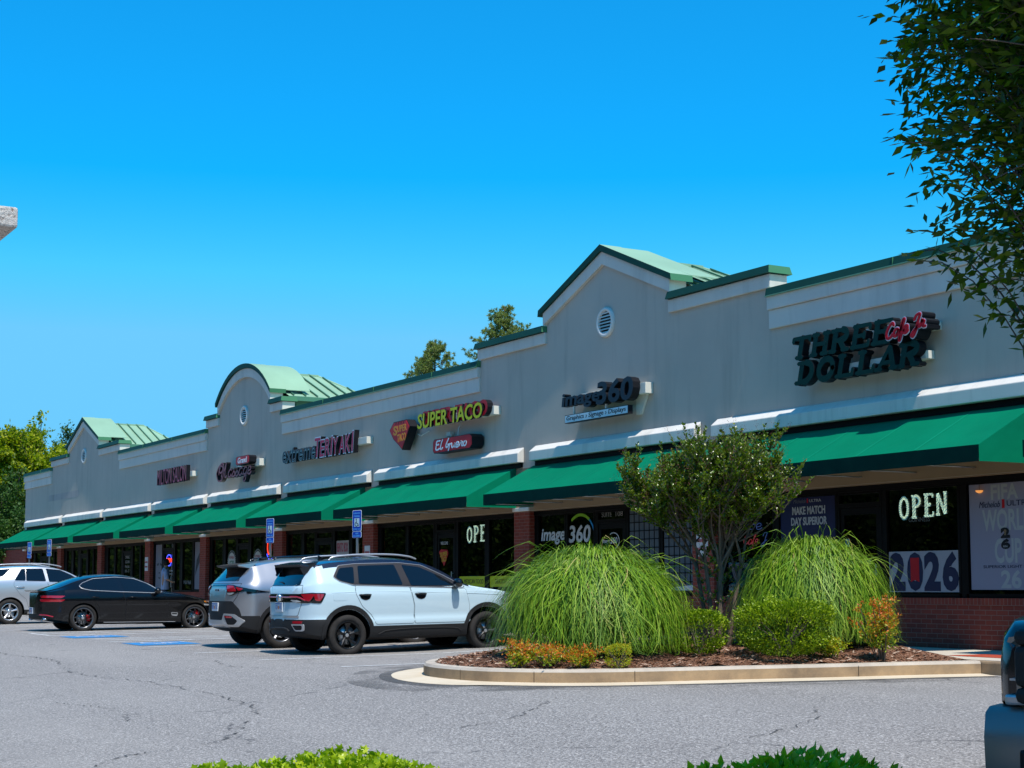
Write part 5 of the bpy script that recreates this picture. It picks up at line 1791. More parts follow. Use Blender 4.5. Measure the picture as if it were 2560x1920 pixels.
# ---- pale blue crossover with a dark roof
def crossover():
    lab = 'pale ice blue crossover with dark navy roof and black wheels beside the planted island'
    root = thing('crossover_car', lab, 'car', (-25.15, -5.73, -.262))
    root.rotation_euler = (R(.9), 0, 0)
    pale = paint('pale_ice_blue_paint', (.52, .66, .72), 0, .32)
    navy = paint('dark_navy_roof_paint', (.006, .010, .030), .3, .25)
    S = dict(W=.92, wb=2.62, arch=.395, arch_z=.355, dr=.50, df=.60, nr=2.3, nf=2.2,
             sil=[(-.87, .42), (-.868, .60), (-.84, .68), (-.835, 1.0), (-.80, 1.15), (-.70, 1.28), (-.58, 1.43), (-.53, 1.50), (-.45, 1.545), (-.1, 1.59), (.5, 1.625), (1.0, 1.622), (1.4, 1.585), (1.75, 1.47), (2.15, 1.24), (2.32, 1.14), (2.5, 1.10), (3.0, 1.04), (3.25, .96), (3.38, .84), (3.44, .60), (3.45, .42)],
             zb=[(-.87, .36), (-.5, .28), (-.2, .24), (2.9, .24), (3.2, .26), (3.45, .32)],
             belt=[(-.87, 1.10), (-.5, 1.16), (.1, 1.165), (2.2, 1.09), (2.5, 1.05), (3.45, .9)],
             wt=[(-.87, .80), (-.6, .70), (-.4, .67), (0, .665), (1.4, .655), (1.8, .70), (2.25, .80), (2.5, .83), (3.45, .80)],
             side=[(.2, .93), (.36, .965), (.47, .985), (.555, .998), (.625, .970), (.75, .985), (.92, .998), (1.02, .992), (1.06, .972), (1.16, .955)],
             levels=[0, .34, .40, .47, .475, .555, .60, .625, .69, .76, .86, .94, 1.0, 1.02, 1.06],
             clad=lambda u: .60 if u < -.36 else (.472 if u < 3.0 else .50),
             roofmat=lambda u, z: -.56 < u < 2.3 and z > float(np.interp(u, [-.56, -.3, .2, 1.0, 1.45, 1.85, 2.1, 2.3], [1.45, 1.455, 1.48, 1.485, 1.44, 1.265, 1.155, 1.095])))
    c = Car(root, S, [pale, M['well'], M['cladding'], navy])
    for sg in (1, -1):
        # glass and the black window band
        band = [(-.24, 1.29), (-.10, 1.475), (.22, 1.505), (1.03, 1.515), (1.45, 1.47), (1.83, 1.30), (2.2, 1.10), (2.1, 1.075), (1.1, 1.11), (.1, 1.15), (-.14, 1.215)]
        c.patch('window_trim', band, 'side', M['pillar_trim'], .004, sg, 1)
        c.loop('window_line', band, 'side', M['satin'], .006, sg, .006, 1)
        for nm, P in (('quarter_window', [(-.19, 1.285), (-.085, 1.435), (.17, 1.455), (.115, 1.175), (-.11, 1.23)]),
                      ('side_window', [(.25, 1.47), (.93, 1.485), (1.01, 1.145), (.20, 1.175)]),
                      ('side_window', [(1.07, 1.482), (1.40, 1.44), (1.78, 1.275), (2.02, 1.12), (1.16, 1.13)])):
            c.patch(nm, P, 'side', M['carglass'], .009, sg, 1)
        # doors as thin panels so that their gaps show
        for P, hu in (([(.13, 1.14), (.135, 1.0), (.25, .80), (.42, .66), (.50, .50), (1.205, .50), (1.205, .8), (1.13, 1.105)], .30), ([(1.145, 1.10), (1.22, .8), (1.22, .5), (2.28, .5), (2.27, .78), (2.2, 1.06)], 1.33)):
            d = c.patch('door', P, 'side', pale, .0045, sg, 1, .045)
            c.loop('door_gap', P, 'side', M['black'], .0035, sg, .002, 1, d)
            hb = c.patch('handle_recess', [(hu - .11, 1.0), (hu + .11, .99), (hu + .08, .915), (hu, .895), (hu - .08, .925)], 'side', M['gloss_black'], .010, sg, 2, .03, d)
            c.handle(hu + .0, .985, sg, M['gloss_black'], d, .23)
        c.patch('sill_moulding', [(.44, .47), (2.2, .47), (2.22, .28), (.42, .28)], 'side', M['cladding'], .012, sg, 0)
        c.strip('sill_crease', [(.55, .33), (.72, .41), (2.0, .42), (2.12, .34)], 'side', M['cladding'], .009, sg, .014)
        c.strip('shoulder_line', [(-.3, 1.03), (.6, 1.045), (2.3, .985), (3.0, .94)], 'side', pale, .007, sg, .0)
        for ua in (0, 2.62):
            A = [(ua + .47 * math.cos(t), .355 + .47 * math.sin(t)) for t in np.linspace(R(-10), R(190), 22)]
            Bq = [(ua + .398 * math.cos(t), .355 + .398 * math.sin(t)) for t in np.linspace(R(190), R(-10), 22)]
            c.patch('arch_moulding', A + Bq, 'side', M['cladding'], .012, sg, 0, .06)
        c.patch('fuel_flap' if sg > 0 else 'rear_panel', [(-.27, 1.02), (-.03, 1.02), (-.03, .90), (-.27, .90)], 'side', pale, .003, sg, 1)
        mo = c.mirror(1.98, 1.16, sg, M['gloss_black'], M['gloss_black'])
    # rear: window, spoiler, lamps, badge, plate, bumper
    c.patch('rear_window', [(-.60, 1.155), (.60, 1.155), (.55, 1.475), (-.55, 1.475)], 'rear', M['carglass'], .006, 1, 1)
    mb = MB()
    mb.add([(-.56, -.715, 1.505), (.56, -.715, 1.505), (.61, -.40, 1.548), (-.61, -.40, 1.548), (-.55, -.705, 1.465), (.55, -.705, 1.465), (.60, -.50, 1.44), (-.60, -.50, 1.44)],
           [(0, 1, 2, 3), (4, 7, 6, 5), (0, 4, 5, 1), (1, 5, 6, 2), (2, 6, 7, 3), (3, 7, 4, 0)])
    for sg in (1, -1):
        mb.add([(sg * .56, -.70, 1.50), (sg * .62, -.45, 1.53), (sg * .63, -.52, 1.40), (sg * .58, -.66, 1.33), (sg * .545, -.71, 1.44)], [(0, 1, 2, 3, 4)])
    under(mb.build('spoiler', [navy, M['black']], root))
    mb = MB(); mb.tube([(.0, -.78, 1.20), (-.12, -.755, 1.215), (-.36, -.74, 1.20)], [.014, .010, .006], 6); mb.build('wiper', M['black'], root)
    c.patch('lamp_bar', [(-.80, 1.02), (.80, 1.02), (.83, .92), (.74, .885), (-.74, .885), (-.83, .92)], 'rear', M['gloss_black'], .012, 1, 1, .04)
    for sg in (1, -1):
        lt = c.patch('taillight', [(sg * .42, 1.0), (sg * .86, 1.04), (sg * .89, .99), (sg * .82, .865), (sg * .60, .875), (sg * .44, .94)], 'rear', M['gloss_black'], .016, 1, 1, .03)
        c.patch('red_lens', [(sg * .68, 1.015), (sg * .872, 1.02), (sg * .82, .90), (sg * .78, .90)], 'rear', M['red_lens'], .020, 1, 1, .03, lt)
        c.strip('red_lens', [(sg * .45, .975), (sg * .64, .97), (sg * .76, .91)], 'rear', M['red_lens'], .014, 1, .016, 1, lt)
        c.patch('reversing_lamp', [(sg * .45, .92), (sg * .62, .92), (sg * .70, .885), (sg * .56, .88)], 'rear', M['clear_lens'], .022, 1, 1, .03, lt)
        # wrap onto the flank
        c.patch('taillight', [(-.62, 1.035), (-.40, 1.03), (-.49, .86), (-.64, .87)], 'side', M['gloss_black'], .010, sg, 1, .03)
        c.patch('red_lens', [(-.60, 1.02), (-.435, 1.015), (-.50, .90), (-.58, .905)], 'side', M['red_lens'], .016, sg, 1, .03, lt)
        c.patch('reflector', [(sg * .50, .575), (sg * .70, .575), (sg * .68, .535), (sg * .50, .535)], 'rear', M['red_lens'], .014, 1, 0, .03)
        e = c.patch('exhaust_trim', [(sg * .46, .525), (sg * .73, .525), (sg * .72, .41), (sg * .56, .41)], 'rear', M['satin'], .016, 1, 1, .03)
        c.patch('exhaust_trim', [(sg * .50, .505), (sg * .70, .505), (sg * .69, .43), (sg * .57, .43)], 'rear', M['black'], .020, 1, 1, .03)
    c.strip('light_bar', [(-.6, .965), (.6, .965)], 'rear', M['red_lens'], .012, 1, .012, 0)
    b = c.hit(0, .955, 'rear')
    mb = MB(); mb.lathe([(b.y - .04, .052), (b.y - .05, .058), (b.y - .04, .066), (b.y, .066)], 'y', 28, 0, True, (0, 0, .955))
    for q in (((-.045, .98), (-.018, .915), (0, .95), (.018, .915), (.045, .98)), ((-.022, 1.0), (0, .955), (.022, 1.0))):
        mb.tube([(x, b.y - .045, z) for x, z in q], .006, 5)
    mb.build('emblem', M['chrome'], root)
    c.patch('bumper_lip', [(-.62, .66), (.62, .66), (.62, .63), (-.62, .63)], 'rear', M['satin'], .008, 1, 0, .05)
    c.strip('bumper_crease', [(-.5, .36), (-.4, .45), (.3, .46), (.4, .40)], 'rear', M['cladding'], .02, 1, .004)
    c.loop('tailgate_gap', [(-.68, 1.16), (.68, 1.16), (.70, .9), (.60, .66), (-.60, .66), (-.70, .9)], 'rear', M['black'], .0035, 1, .003, 1)
    c.plate(.0, .80, 'rear', 'CJX4IQ')
    for sg in (1, -1):
        mb = MB()
        P = [(sg * .60, -.22, 1.565), (sg * .60, -.12, 1.62), (sg * .60, .3, 1.655), (sg * .60, .9, 1.655), (sg * .60, 1.25, 1.62), (sg * .595, 1.4, 1.575)]
        mb.tube(catmull(P, 5), .017, 8)
        mb.build('roof_rail', M['satin'], root)
    mb = MB()
    mb.prism([(0, 0), (.16, 0), (.03, .075), (.01, .075)], -.012, .012)
    a = mb.build('antenna', M['gloss_black'], root); a.rotation_euler = (0, 0, R(90)); a.location = (0, -.16, 1.575)
    # front end and windscreen
    c.patch('windscreen', [(-.66, 1.18), (.66, 1.18), (.58, 1.52), (-.58, 1.52)], 'front', M['carglass'], .006, 1, 1)
    for sg in (1, -1): c.patch('headlight', [(sg * .45, .86), (sg * .80, .90), (sg * .82, .80), (sg * .5, .78)], 'front', M['clear_lens'], .012, 1, 1, .04)
    c.patch('grille', [(-.6, .74), (.6, .74), (.55, .45), (-.55, .45)], 'front', M['black'], .010, 1, 1)
    c.wheels(.335, .215, .232, M['rim_black'], 'blade', 5)
crossover()

# ---- silver crossover behind it
def silver_suv():
    root = thing('silver_suv', 'metallic silver crossover with dark lower bumper, behind the pale blue car', 'car', (-28.05, -5.73, -.235))
    sil_p = paint('metallic_silver_paint', (.40, .40, .42), .75, .30)
    S = dict(W=.932, wb=2.68, arch=.39, arch_z=.355, dr=.55, df=.6, nr=2.3, nf=2.2,
             sil=[(-.93, .45), (-.92, .72), (-.86, .86), (-.88, 1.06), (-.84, 1.16), (-.66, 1.27), (-.40, 1.455), (-.42, 1.50), (-.1, 1.57), (.4, 1.635), (.9, 1.645), (1.4, 1.60), (1.8, 1.46), (2.3, 1.18), (2.5, 1.12), (3.1, 1.02), (3.4, .88), (3.48, .6), (3.5, .42)],
             zb=[(-.93, .40), (-.5, .28), (-.2, .24), (3.1, .24), (3.5, .32)],
             belt=[(-.93, 1.08), (-.5, 1.17), (.1, 1.19), (2.2, 1.08), (3.5, .9)],
             wt=[(-.93, .78), (-.6, .70), (-.3, .66), (0, .64), (1.4, .635), (1.8, .69), (2.3, .8), (2.6, .83), (3.5, .8)],
             side=[(.2, .92), (.40, .965), (.55, .985), (.72, .99), (.88, 1.0), (1.0, 1.0), (1.08, .985), (1.19, .93)],
             levels=[0, .34, .42, .50, .58, .64, .70, .78, .86, .94, 1.0, 1.05, 1.1],
             clad=lambda u: .60 if u < -.42 else .46)
    S['sil'] = [(-.93, .45), (-.925, .72), (-.90, .86), (-.89, 1.06), (-.85, 1.17), (-.72, 1.28), (-.55, 1.42), (-.50, 1.49), (-.40, 1.525), (-.1, 1.585), (.4, 1.635), (.9, 1.645), (1.4, 1.60), (1.8, 1.46), (2.3, 1.18), (2.5, 1.12), (3.1, 1.02), (3.4, .88), (3.48, .6), (3.5, .42)]
    c = Car(root, S, [sil_p, M['well'], M['cladding'], sil_p])
    for sg in (1, -1):
        for nm, P in (('quarter_window', [(-.10, 1.30), (.03, 1.47), (.2, 1.475), (.2, 1.235), (.1, 1.22)]), ('side_window', [(.26, 1.48), (1.0, 1.50), (1.05, 1.16), (.26, 1.22)]), ('side_window', [(1.1, 1.50), (1.5, 1.45), (2.05, 1.16), (1.12, 1.15)])):
            c.patch(nm, P, 'side', M['carglass'], .006, sg, 1)
        for P, hu in (([(.13, 1.15), (.2, .9), (.42, .68), (.5, .5), (1.2, .5), (1.2, .8), (1.1, 1.12)], .32), ([(1.13, 1.11), (1.22, .8), (1.22, .5), (2.25, .5), (2.2, 1.05)], 1.35)):
            d = c.patch('door', P, 'side', sil_p, .0045, sg, 1, .05)
            c.loop('door_gap', P, 'side', M['black'], .0035, sg, .002, 1, d)
            c.handle(hu, .98, sg, sil_p, d)
        for ua in (0, 2.68):
            A = [(ua + .465 * math.cos(t), .355 + .465 * math.sin(t)) for t in np.linspace(R(-10), R(190), 22)]
            Bq = [(ua + .393 * math.cos(t), .355 + .393 * math.sin(t)) for t in np.linspace(R(190), R(-10), 22)]
            c.patch('arch_moulding', A + Bq, 'side', M['cladding'], .010, sg, 0, .06)
        c.mirror(2.0, 1.15, sg, sil_p, M['gloss_black'])
        mb = MB(); mb.tube(catmull([(sg * .58, -.05, 1.585), (sg * .58, .1, 1.63), (sg * .58, .9, 1.675), (sg * .58, 1.35, 1.625)], 5), .014, 8); mb.build('roof_rail', M['gloss_black'], root)
        lt = c.patch('taillight', [(sg * .36, 1.145), (sg * .60, 1.13), (sg * .84, 1.075), (sg * .91, 1.045), (sg * .86, 1.02), (sg * .72, 1.0), (sg * .62, .94), (sg * .50, .95), (sg * .47, 1.03)], 'rear', M['gloss_black'], .014, 1, 1, .03)
        c.patch('red_lens', [(sg * .42, 1.125), (sg * .62, 1.115), (sg * .70, 1.02), (sg * .50, 1.01)], 'rear', M['red_lens'], .020, 1, 1, .03, lt)
        c.patch('red_lens', [(sg * .67, 1.10), (sg * .81, 1.06), (sg * .74, 1.02)], 'rear', M['red_lens'], .020, 1, 1, .03, lt)
        c.patch('reversing_lamp', [(sg * .49, .99), (sg * .66, .995), (sg * .60, .952), (sg * .50, .955)], 'rear', M['clear_lens'], .020, 1, 1, .03, lt)
        c.patch('taillight', [(-.66, 1.07), (-.40, 1.03), (-.24, 1.005), (-.42, .995), (-.66, .97)], 'side', M['gloss_black'], .008, sg, 1, .03)
        tr = c.patch('bumper_trim', [(sg * .38, .62), (sg * .66, .61), (sg * .83, .49), (sg * .72, .38), (sg * .40, .38), (sg * .3, .46)], 'rear', M['satin'], .016, 1, 1, .03)
        c.patch('bumper_trim', [(sg * .40, .585), (sg * .60, .575), (sg * .72, .49), (sg * .65, .42), (sg * .50, .42)], 'rear', M['black'], .022, 1, 1, .03)
        c.patch('reflector', [(sg * .40, .578), (sg * .60, .57), (sg * .62, .54), (sg * .46, .54)], 'rear', M['red_lens'], .026, 1, 1, .03)
    c.patch('rear_window', [(-.62, 1.20), (.62, 1.20), (.53, 1.46), (-.53, 1.46)], 'rear', M['carglass'], .006, 1, 1)
    mb = MB()
    mb.add([(-.55, -.73, 1.49), (.55, -.73, 1.49), (.60, -.36, 1.535), (-.60, -.36, 1.535), (-.54, -.70, 1.455), (.54, -.70, 1.455), (.59, -.5, 1.43), (-.59, -.5, 1.43)], [(0, 1, 2, 3), (4, 7, 6, 5), (0, 4, 5, 1), (1, 5, 6, 2), (2, 6, 7, 3), (3, 7, 4, 0)])
    under(mb.build('spoiler', [sil_p, M['black']], root))
    c.patch('tailgate_band', [(-.44, 1.14), (.44, 1.14), (.46, 1.11), (-.46, 1.11)], 'rear', M['gloss_black'], .010, 1, 0, .05)
    c.patch('bumper_panel', [(-.60, .84), (.60, .84), (.74, .70), (.78, .56), (-.78, .56), (-.74, .70)], 'rear', M['cladding'], .008, 1, 1, .05)
    c.patch('skid_plate', [(-.36, .50), (.36, .50), (.46, .36), (-.46, .36)], 'rear', M['satin'], .018, 1, 1, .04)
    c.plate(.0, .735, 'rear', 'RWK71B')
    c.mark('emblem', 'KIA', -.10, .10, 1.015, 1.055, 'rear', M['chrome'])
    c.loop('tailgate_gap', [(-.74, 1.16), (.74, 1.16), (.72, .95), (.62, .82), (-.62, .82), (-.72, .95)], 'rear', M['black'], .0035, 1, .003, 1)
    mb = MB(); mb.prism([(0, 0), (.17, 0), (.04, .06), (.01, .06)], -.014, .014)
    a = mb.build('antenna', M['gloss_black'], root); a.rotation_euler = (0, 0, R(90)); a.location = (0, -.12, 1.565)
    c.patch('windscreen', [(-.66, 1.2), (.66, 1.2), (.57, 1.53), (-.57, 1.53)], 'front', M['carglass'], .006, 1, 1)
    for sg in (1, -1): c.patch('headlight', [(sg * .5, .9), (sg * .82, .92), (sg * .8, .76), (sg * .62, .74)], 'front', M['clear_lens'], .012, 1, 1, .04)
    c.patch('grille', [(-.6, .84), (.6, .84), (.55, .5), (-.55, .5)], 'front', M['black'], .010, 1, 1)
    c.wheels(.345, .225, .235, M['rim_grey'], 'five', 5)
silver_suv()

# ---- black fastback sedan
def sedan():
    root = thing('black_sedan', 'black fastback sedan with dark grey multi spoke wheels and red brake calipers', 'car', (-39.80, -6.07, -.212))
    blk = paint('black_blue_paint', (.003, .0035, .005), .2, .22, .55, .25)
    S = dict(W=.92, wb=2.80, arch=.362, arch_z=.325, dr=.55, df=.62, nr=2.3, nf=2.2,
             sil=[(-1.03, .40), (-1.02, .60), (-.99, .78), (-1.02, .965), (-.95, .985), (-.75, 1.03), (-.45, 1.15), (-.1, 1.285), (.3, 1.37), (.75, 1.395), (1.1, 1.385), (1.4, 1.33), (1.7, 1.2), (2.0, 1.03), (2.15, .975), (2.5, .93), (3.0, .845), (3.3, .73), (3.46, .60), (3.52, .45), (3.53, .33)],
             zb=[(-1.03, .30), (-.6, .22), (-.2, .17), (3.0, .16), (3.53, .20)],
             belt=[(-1.03, .93), (-.5, 1.0), (.2, .965), (2.0, .915), (2.4, .88), (3.53, .6)],
             wt=[(-1.03, .78), (-.6, .74), (-.2, .64), (.2, .585), (1.2, .575), (1.6, .64), (2.05, .76), (2.4, .80), (3.53, .72)],
             side=[(.15, .93), (.3, .965), (.45, .975), (.62, .985), (.74, 1.0), (.82, .995), (.9, .965), (1.0, .93)],
             levels=[0, .24, .32, .40, .48, .56, .63, .70, .76, .80, .84, .88])
    S['sil'] = [(-1.03, .40), (-1.02, .60), (-1.01, .78), (-1.0, .955), (-.93, .98), (-.75, 1.03), (-.45, 1.15), (-.1, 1.285), (.3, 1.37), (.75, 1.395), (1.1, 1.385), (1.4, 1.33), (1.7, 1.2), (2.0, 1.03), (2.15, .975), (2.5, .93), (3.0, .845), (3.3, .73), (3.46, .60), (3.52, .45), (3.53, .33)]
    c = Car(root, S, [blk, M['well'], M['cladding'], blk])
    for sg in (1, -1):
        band = [(-.10, 1.09), (.0, 1.17), (.28, 1.275), (.85, 1.315), (1.3, 1.28), (1.65, 1.15), (1.98, .95), (1.86, .925), (.9, .955), (.18, .99), (-.02, 1.03)]
        c.patch('window_trim', band, 'side', M['gloss_black'], .004, sg, 1)
        c.loop('window_line', band, 'side', M['satin'], .009, sg, .006, 1)
        for nm, P in (('quarter_window', [(-.04, 1.085), (.20, 1.215), (.27, 1.0), (.06, 1.035)]), ('side_window', [(.24, 1.235), (.34, 1.27), (.80, 1.295), (.90, .975), (.30, .995)]), ('side_window', [(.92, 1.295), (1.28, 1.262), (1.6, 1.135), (1.86, .945), (1.02, .968)])):
            c.patch(nm, P, 'side', M['carglass'], .009, sg, 1)
        for P, hu in (([(.10, .965), (.14, .85), (.36, .62), (.42, .34), (.42, .24), (1.02, .24), (1.03, .7), (.95, .945)], .27), ([(.965, .94), (1.045, .7), (1.04, .24), (2.1, .24), (2.13, .6), (2.0, .9)], 1.20)):
            d = c.patch('door', P, 'side', blk, .004, sg, 1, .05)
            c.loop('door_gap', P, 'side', M['black'], .003, sg, .002, 1, d)
            c.handle(hu, .825, sg, blk, d)
        c.strip('sill_trim', [(.5, .215), (2.3, .215)], 'side', M['satin'], .006, sg, .006, 0)
        c.patch('side_vent', [(2.18, .45), (2.36, .44), (2.34, .35), (2.2, .37)], 'side', M['satin'], .006, sg, 1, .04)
        c.patch('side_vent', [(2.20, .432), (2.34, .425), (2.33, .395), (2.21, .40)], 'side', M['black'], .010, sg, 1, .04)
        c.mirror(1.78, .985, sg, blk, M['gloss_black'])
        for z in (.835, .745):
            c.patch('taillight', [(-.78, z + .03), (-.45, z + .028), (-.55, z - .03), (-.80, z - .028)], 'side', M['red_lens'], .006, sg, 1, .03)
            c.patch('taillight', [(sg * .50, z + .03), (sg * .86, z + .032), (sg * .86, z - .03), (sg * .55, z - .028)], 'rear', M['red_lens'], .006, 1, 1, .03)
        c.strip('reflector', [(sg * .52, .40), (sg * .74, .395), (sg * .84, .355)], 'rear', M['red_lens'], .016, 1, .008, 1)
        b = c.hit(sg * .62, .30, 'rear')
        mb = MB(); 
        mb.lathe([(b.y + .04, .055), (b.y - .035, .068), (b.y - .04, .060), (b.y - .035, .052), (b.y + .1, .05)], 'y', 24, 0, True)
        ex = mb.build('exhaust', M['chrome'], root); ex.scale = (1.5, 1, .75); ex.location = (sg * .62, 0, .30)
        for k, z in enumerate((.70, .62)):
            c.patch('headlight', [(sg * .52, z + .025), (sg * .80, z + .03), (sg * .80, z - .025), (sg * .55, z - .025)], 'front', M['clear_lens'], .008, 1, 1, .03)
            c.patch('headlight', [(3.02, z + .035), (3.26, z + .02), (3.24, z - .015), (3.04, z - .005)], 'side', M['clear_lens'] if k else M['amber'], .006, sg, 1, .03)
        c.patch('bumper_duct', [(3.16, .50), (3.3, .46), (3.28, .26), (3.2, .28)], 'side', M['black'], .006, sg, 1, .04)
    c.patch('rear_window', [(-.60, 1.03), (.60, 1.03), (.50, 1.30), (-.50, 1.30)], 'rear', M['carglass'], .004, 1, 1)
    mb = MB(); mb.add([(-.66, -1.07, .995), (.66, -1.07, .995), (.66, -.86, .985), (-.66, -.86, .985), (-.64, -1.04, .955), (.64, -1.04, .955), (.64, -.88, .96), (-.64, -.88, .96)], [(0, 1, 2, 3), (4, 7, 6, 5), (0, 4, 5, 1), (1, 5, 6, 2), (2, 6, 7, 3), (3, 7, 4, 0)])
    mb.build('spoiler', M['gloss_black'], root, bevel=.015)
    c.patch('bumper_panel', [(-.5, .42), (.5, .42), (.72, .30), (.70, .25), (-.70, .25), (-.72, .30)], 'rear', M['cladding'], .008, 1, 1, .05)
    c.plate(0, .50, 'rear', 'LBT20H')
    c.patch('windscreen', [(-.62, 1.0), (.62, 1.0), (.5, 1.32), (-.5, 1.32)], 'front', M['carglass'], .006, 1, 1)
    c.patch('grille', [(-.4, .62), (.4, .62), (.34, .4), (0, .28), (-.34, .4)], 'front', M['black'], .010, 1, 1)
    c.wheels(.328, .235, .245, M['rim_grey'], 'turbine', 10, True)
    mb = MB(); mb.prism([(0, 0), (.16, 0), (.04, .05), (.01, .05)], -.012, .012)
    a = mb.build('antenna', blk, root); a.rotation_euler = (0, 0, R(90)); a.location = (0, .1, 1.325)
sedan()

# ---- light silver wagon at the left edge
def wagon():
    root = thing('silver_wagon', 'light silver tall wagon with bright five spoke wheels at the left edge of the photo', 'car', (-47.82, -5.98, -.205))
    sp = paint('light_silver_paint', (.56, .57, .59), .55, .28)
    S = dict(W=.95, wb=2.95, arch=.41, arch_z=.37, dr=.5, df=.65, nr=2.4, nf=2.2,
             sil=[(-.98, .45), (-.97, .7), (-.94, .85), (-.93, 1.1), (-.86, 1.24), (-.62, 1.52), (-.5, 1.60), (-.2, 1.655), (.3, 1.69), (.9, 1.695), (1.35, 1.655), (1.7, 1.55), (2.15, 1.30), (2.45, 1.17), (2.7, 1.13), (3.2, 1.06), (3.55, .92), (3.72, .7), (3.76, .45)],
             zb=[(-.98, .38), (-.5, .28), (3.2, .26), (3.76, .32)],
             belt=[(-.98, 1.15), (-.5, 1.22), (.1, 1.23), (2.2, 1.14), (2.6, 1.08), (3.76, .9)],
             wt=[(-.98, .82), (-.6, .72), (-.3, .69), (1.4, .68), (1.8, .73), (2.4, .83), (2.7, .85), (3.76, .8)],
             side=[(.2, .94), (.4, .97), (.6, .985), (.85, 1.0), (1.0, .995), (1.12, .98), (1.23, .95)],
             levels=[0, .36, .42, .48, .56, .66, .76, .86, .96, 1.06, 1.14],
             clad=lambda u: .42)
    c = Car(root, S, [sp, M['well'], M['cladding'], sp])
    for sg in (1, -1):
        for nm, P in (('rear_quarter_window', [(-.48, 1.31), (-.46, 1.55), (.02, 1.585), (-.2, 1.38)]), ('quarter_window', [(.12, 1.26), (.34, 1.58), (.44, 1.58), (.42, 1.255)]), ('side_window', [(.47, 1.585), (.94, 1.59), (1.0, 1.24), (.45, 1.25)]), ('side_window', [(1.04, 1.59), (1.45, 1.555), (1.75, 1.42), (2.1, 1.2), (1.1, 1.225)])):
            c.patch(nm, P, 'side', M['carglass'], .006, sg, 1)
            if nm != 'rear_quarter_window': c.loop('window_line', P, 'side', M['gloss_black'], .009, sg, .005, 1)
        for P, hu in (([(.10, 1.225), (.09, 1.1), (.28, .85), (.45, .72), (.52, .48), (1.16, .48), (1.16, .85), (1.03, 1.21)], .28), ([(1.05, 1.205), (1.18, .85), (1.18, .48), (2.3, .48), (2.28, .85), (2.15, 1.13)], 1.32)):
            d = c.patch('door', P, 'side', sp, .0045, sg, 1, .055)
            c.loop('door_gap', P, 'side', M['black'], .0035, sg, .002, 1, d)
            c.handle(hu, 1.06, sg, M['chrome'], d, .24)
        c.patch('running_board', [(.5, .36), (2.45, .36), (2.45, .29), (.5, .29)], 'side', M['satin'], .02, sg, 0)
        c.mirror(2.0, 1.22, sg, sp, M['gloss_black'])
        mb = MB(); mb.tube(catmull([(sg * .64, -.42, 1.655), (sg * .64, -.25, 1.70), (sg * .63, .3, 1.735), (sg * .63, 1.0, 1.735), (sg * .63, 1.4, 1.68), (sg * .63, 1.5, 1.65)], 5), .016, 8); mb.build('roof_rail', M['satin'], root)
        c.patch('taillight', [(sg * .5, 1.08), (sg * .88, 1.1), (sg * .88, .95), (sg * .5, .98)], 'rear', M['red_lens'], .012, 1, 1, .04)
        c.patch('headlight', [(sg * .5, .92), (sg * .84, .95), (sg * .82, .78), (sg * .55, .76)], 'front', M['clear_lens'], .012, 1, 1, .04)
    c.patch('rear_window', [(-.62, 1.26), (.62, 1.26), (.55, 1.54), (-.55, 1.54)], 'rear', M['carglass'], .006, 1, 1)
    c.patch('windscreen', [(-.7, 1.25), (.7, 1.25), (.6, 1.6), (-.6, 1.6)], 'front', M['carglass'], .006, 1, 1)
    c.patch('grille', [(-.45, .85), (.45, .85), (.42, .5), (-.42, .5)], 'front', M['black'], .010, 1, 1)
    c.plate(0, .8, 'rear', 'TDM83C')
    c.wheels(.365, .255, .245, M['rim_silver'], 'five', 5)
wagon()

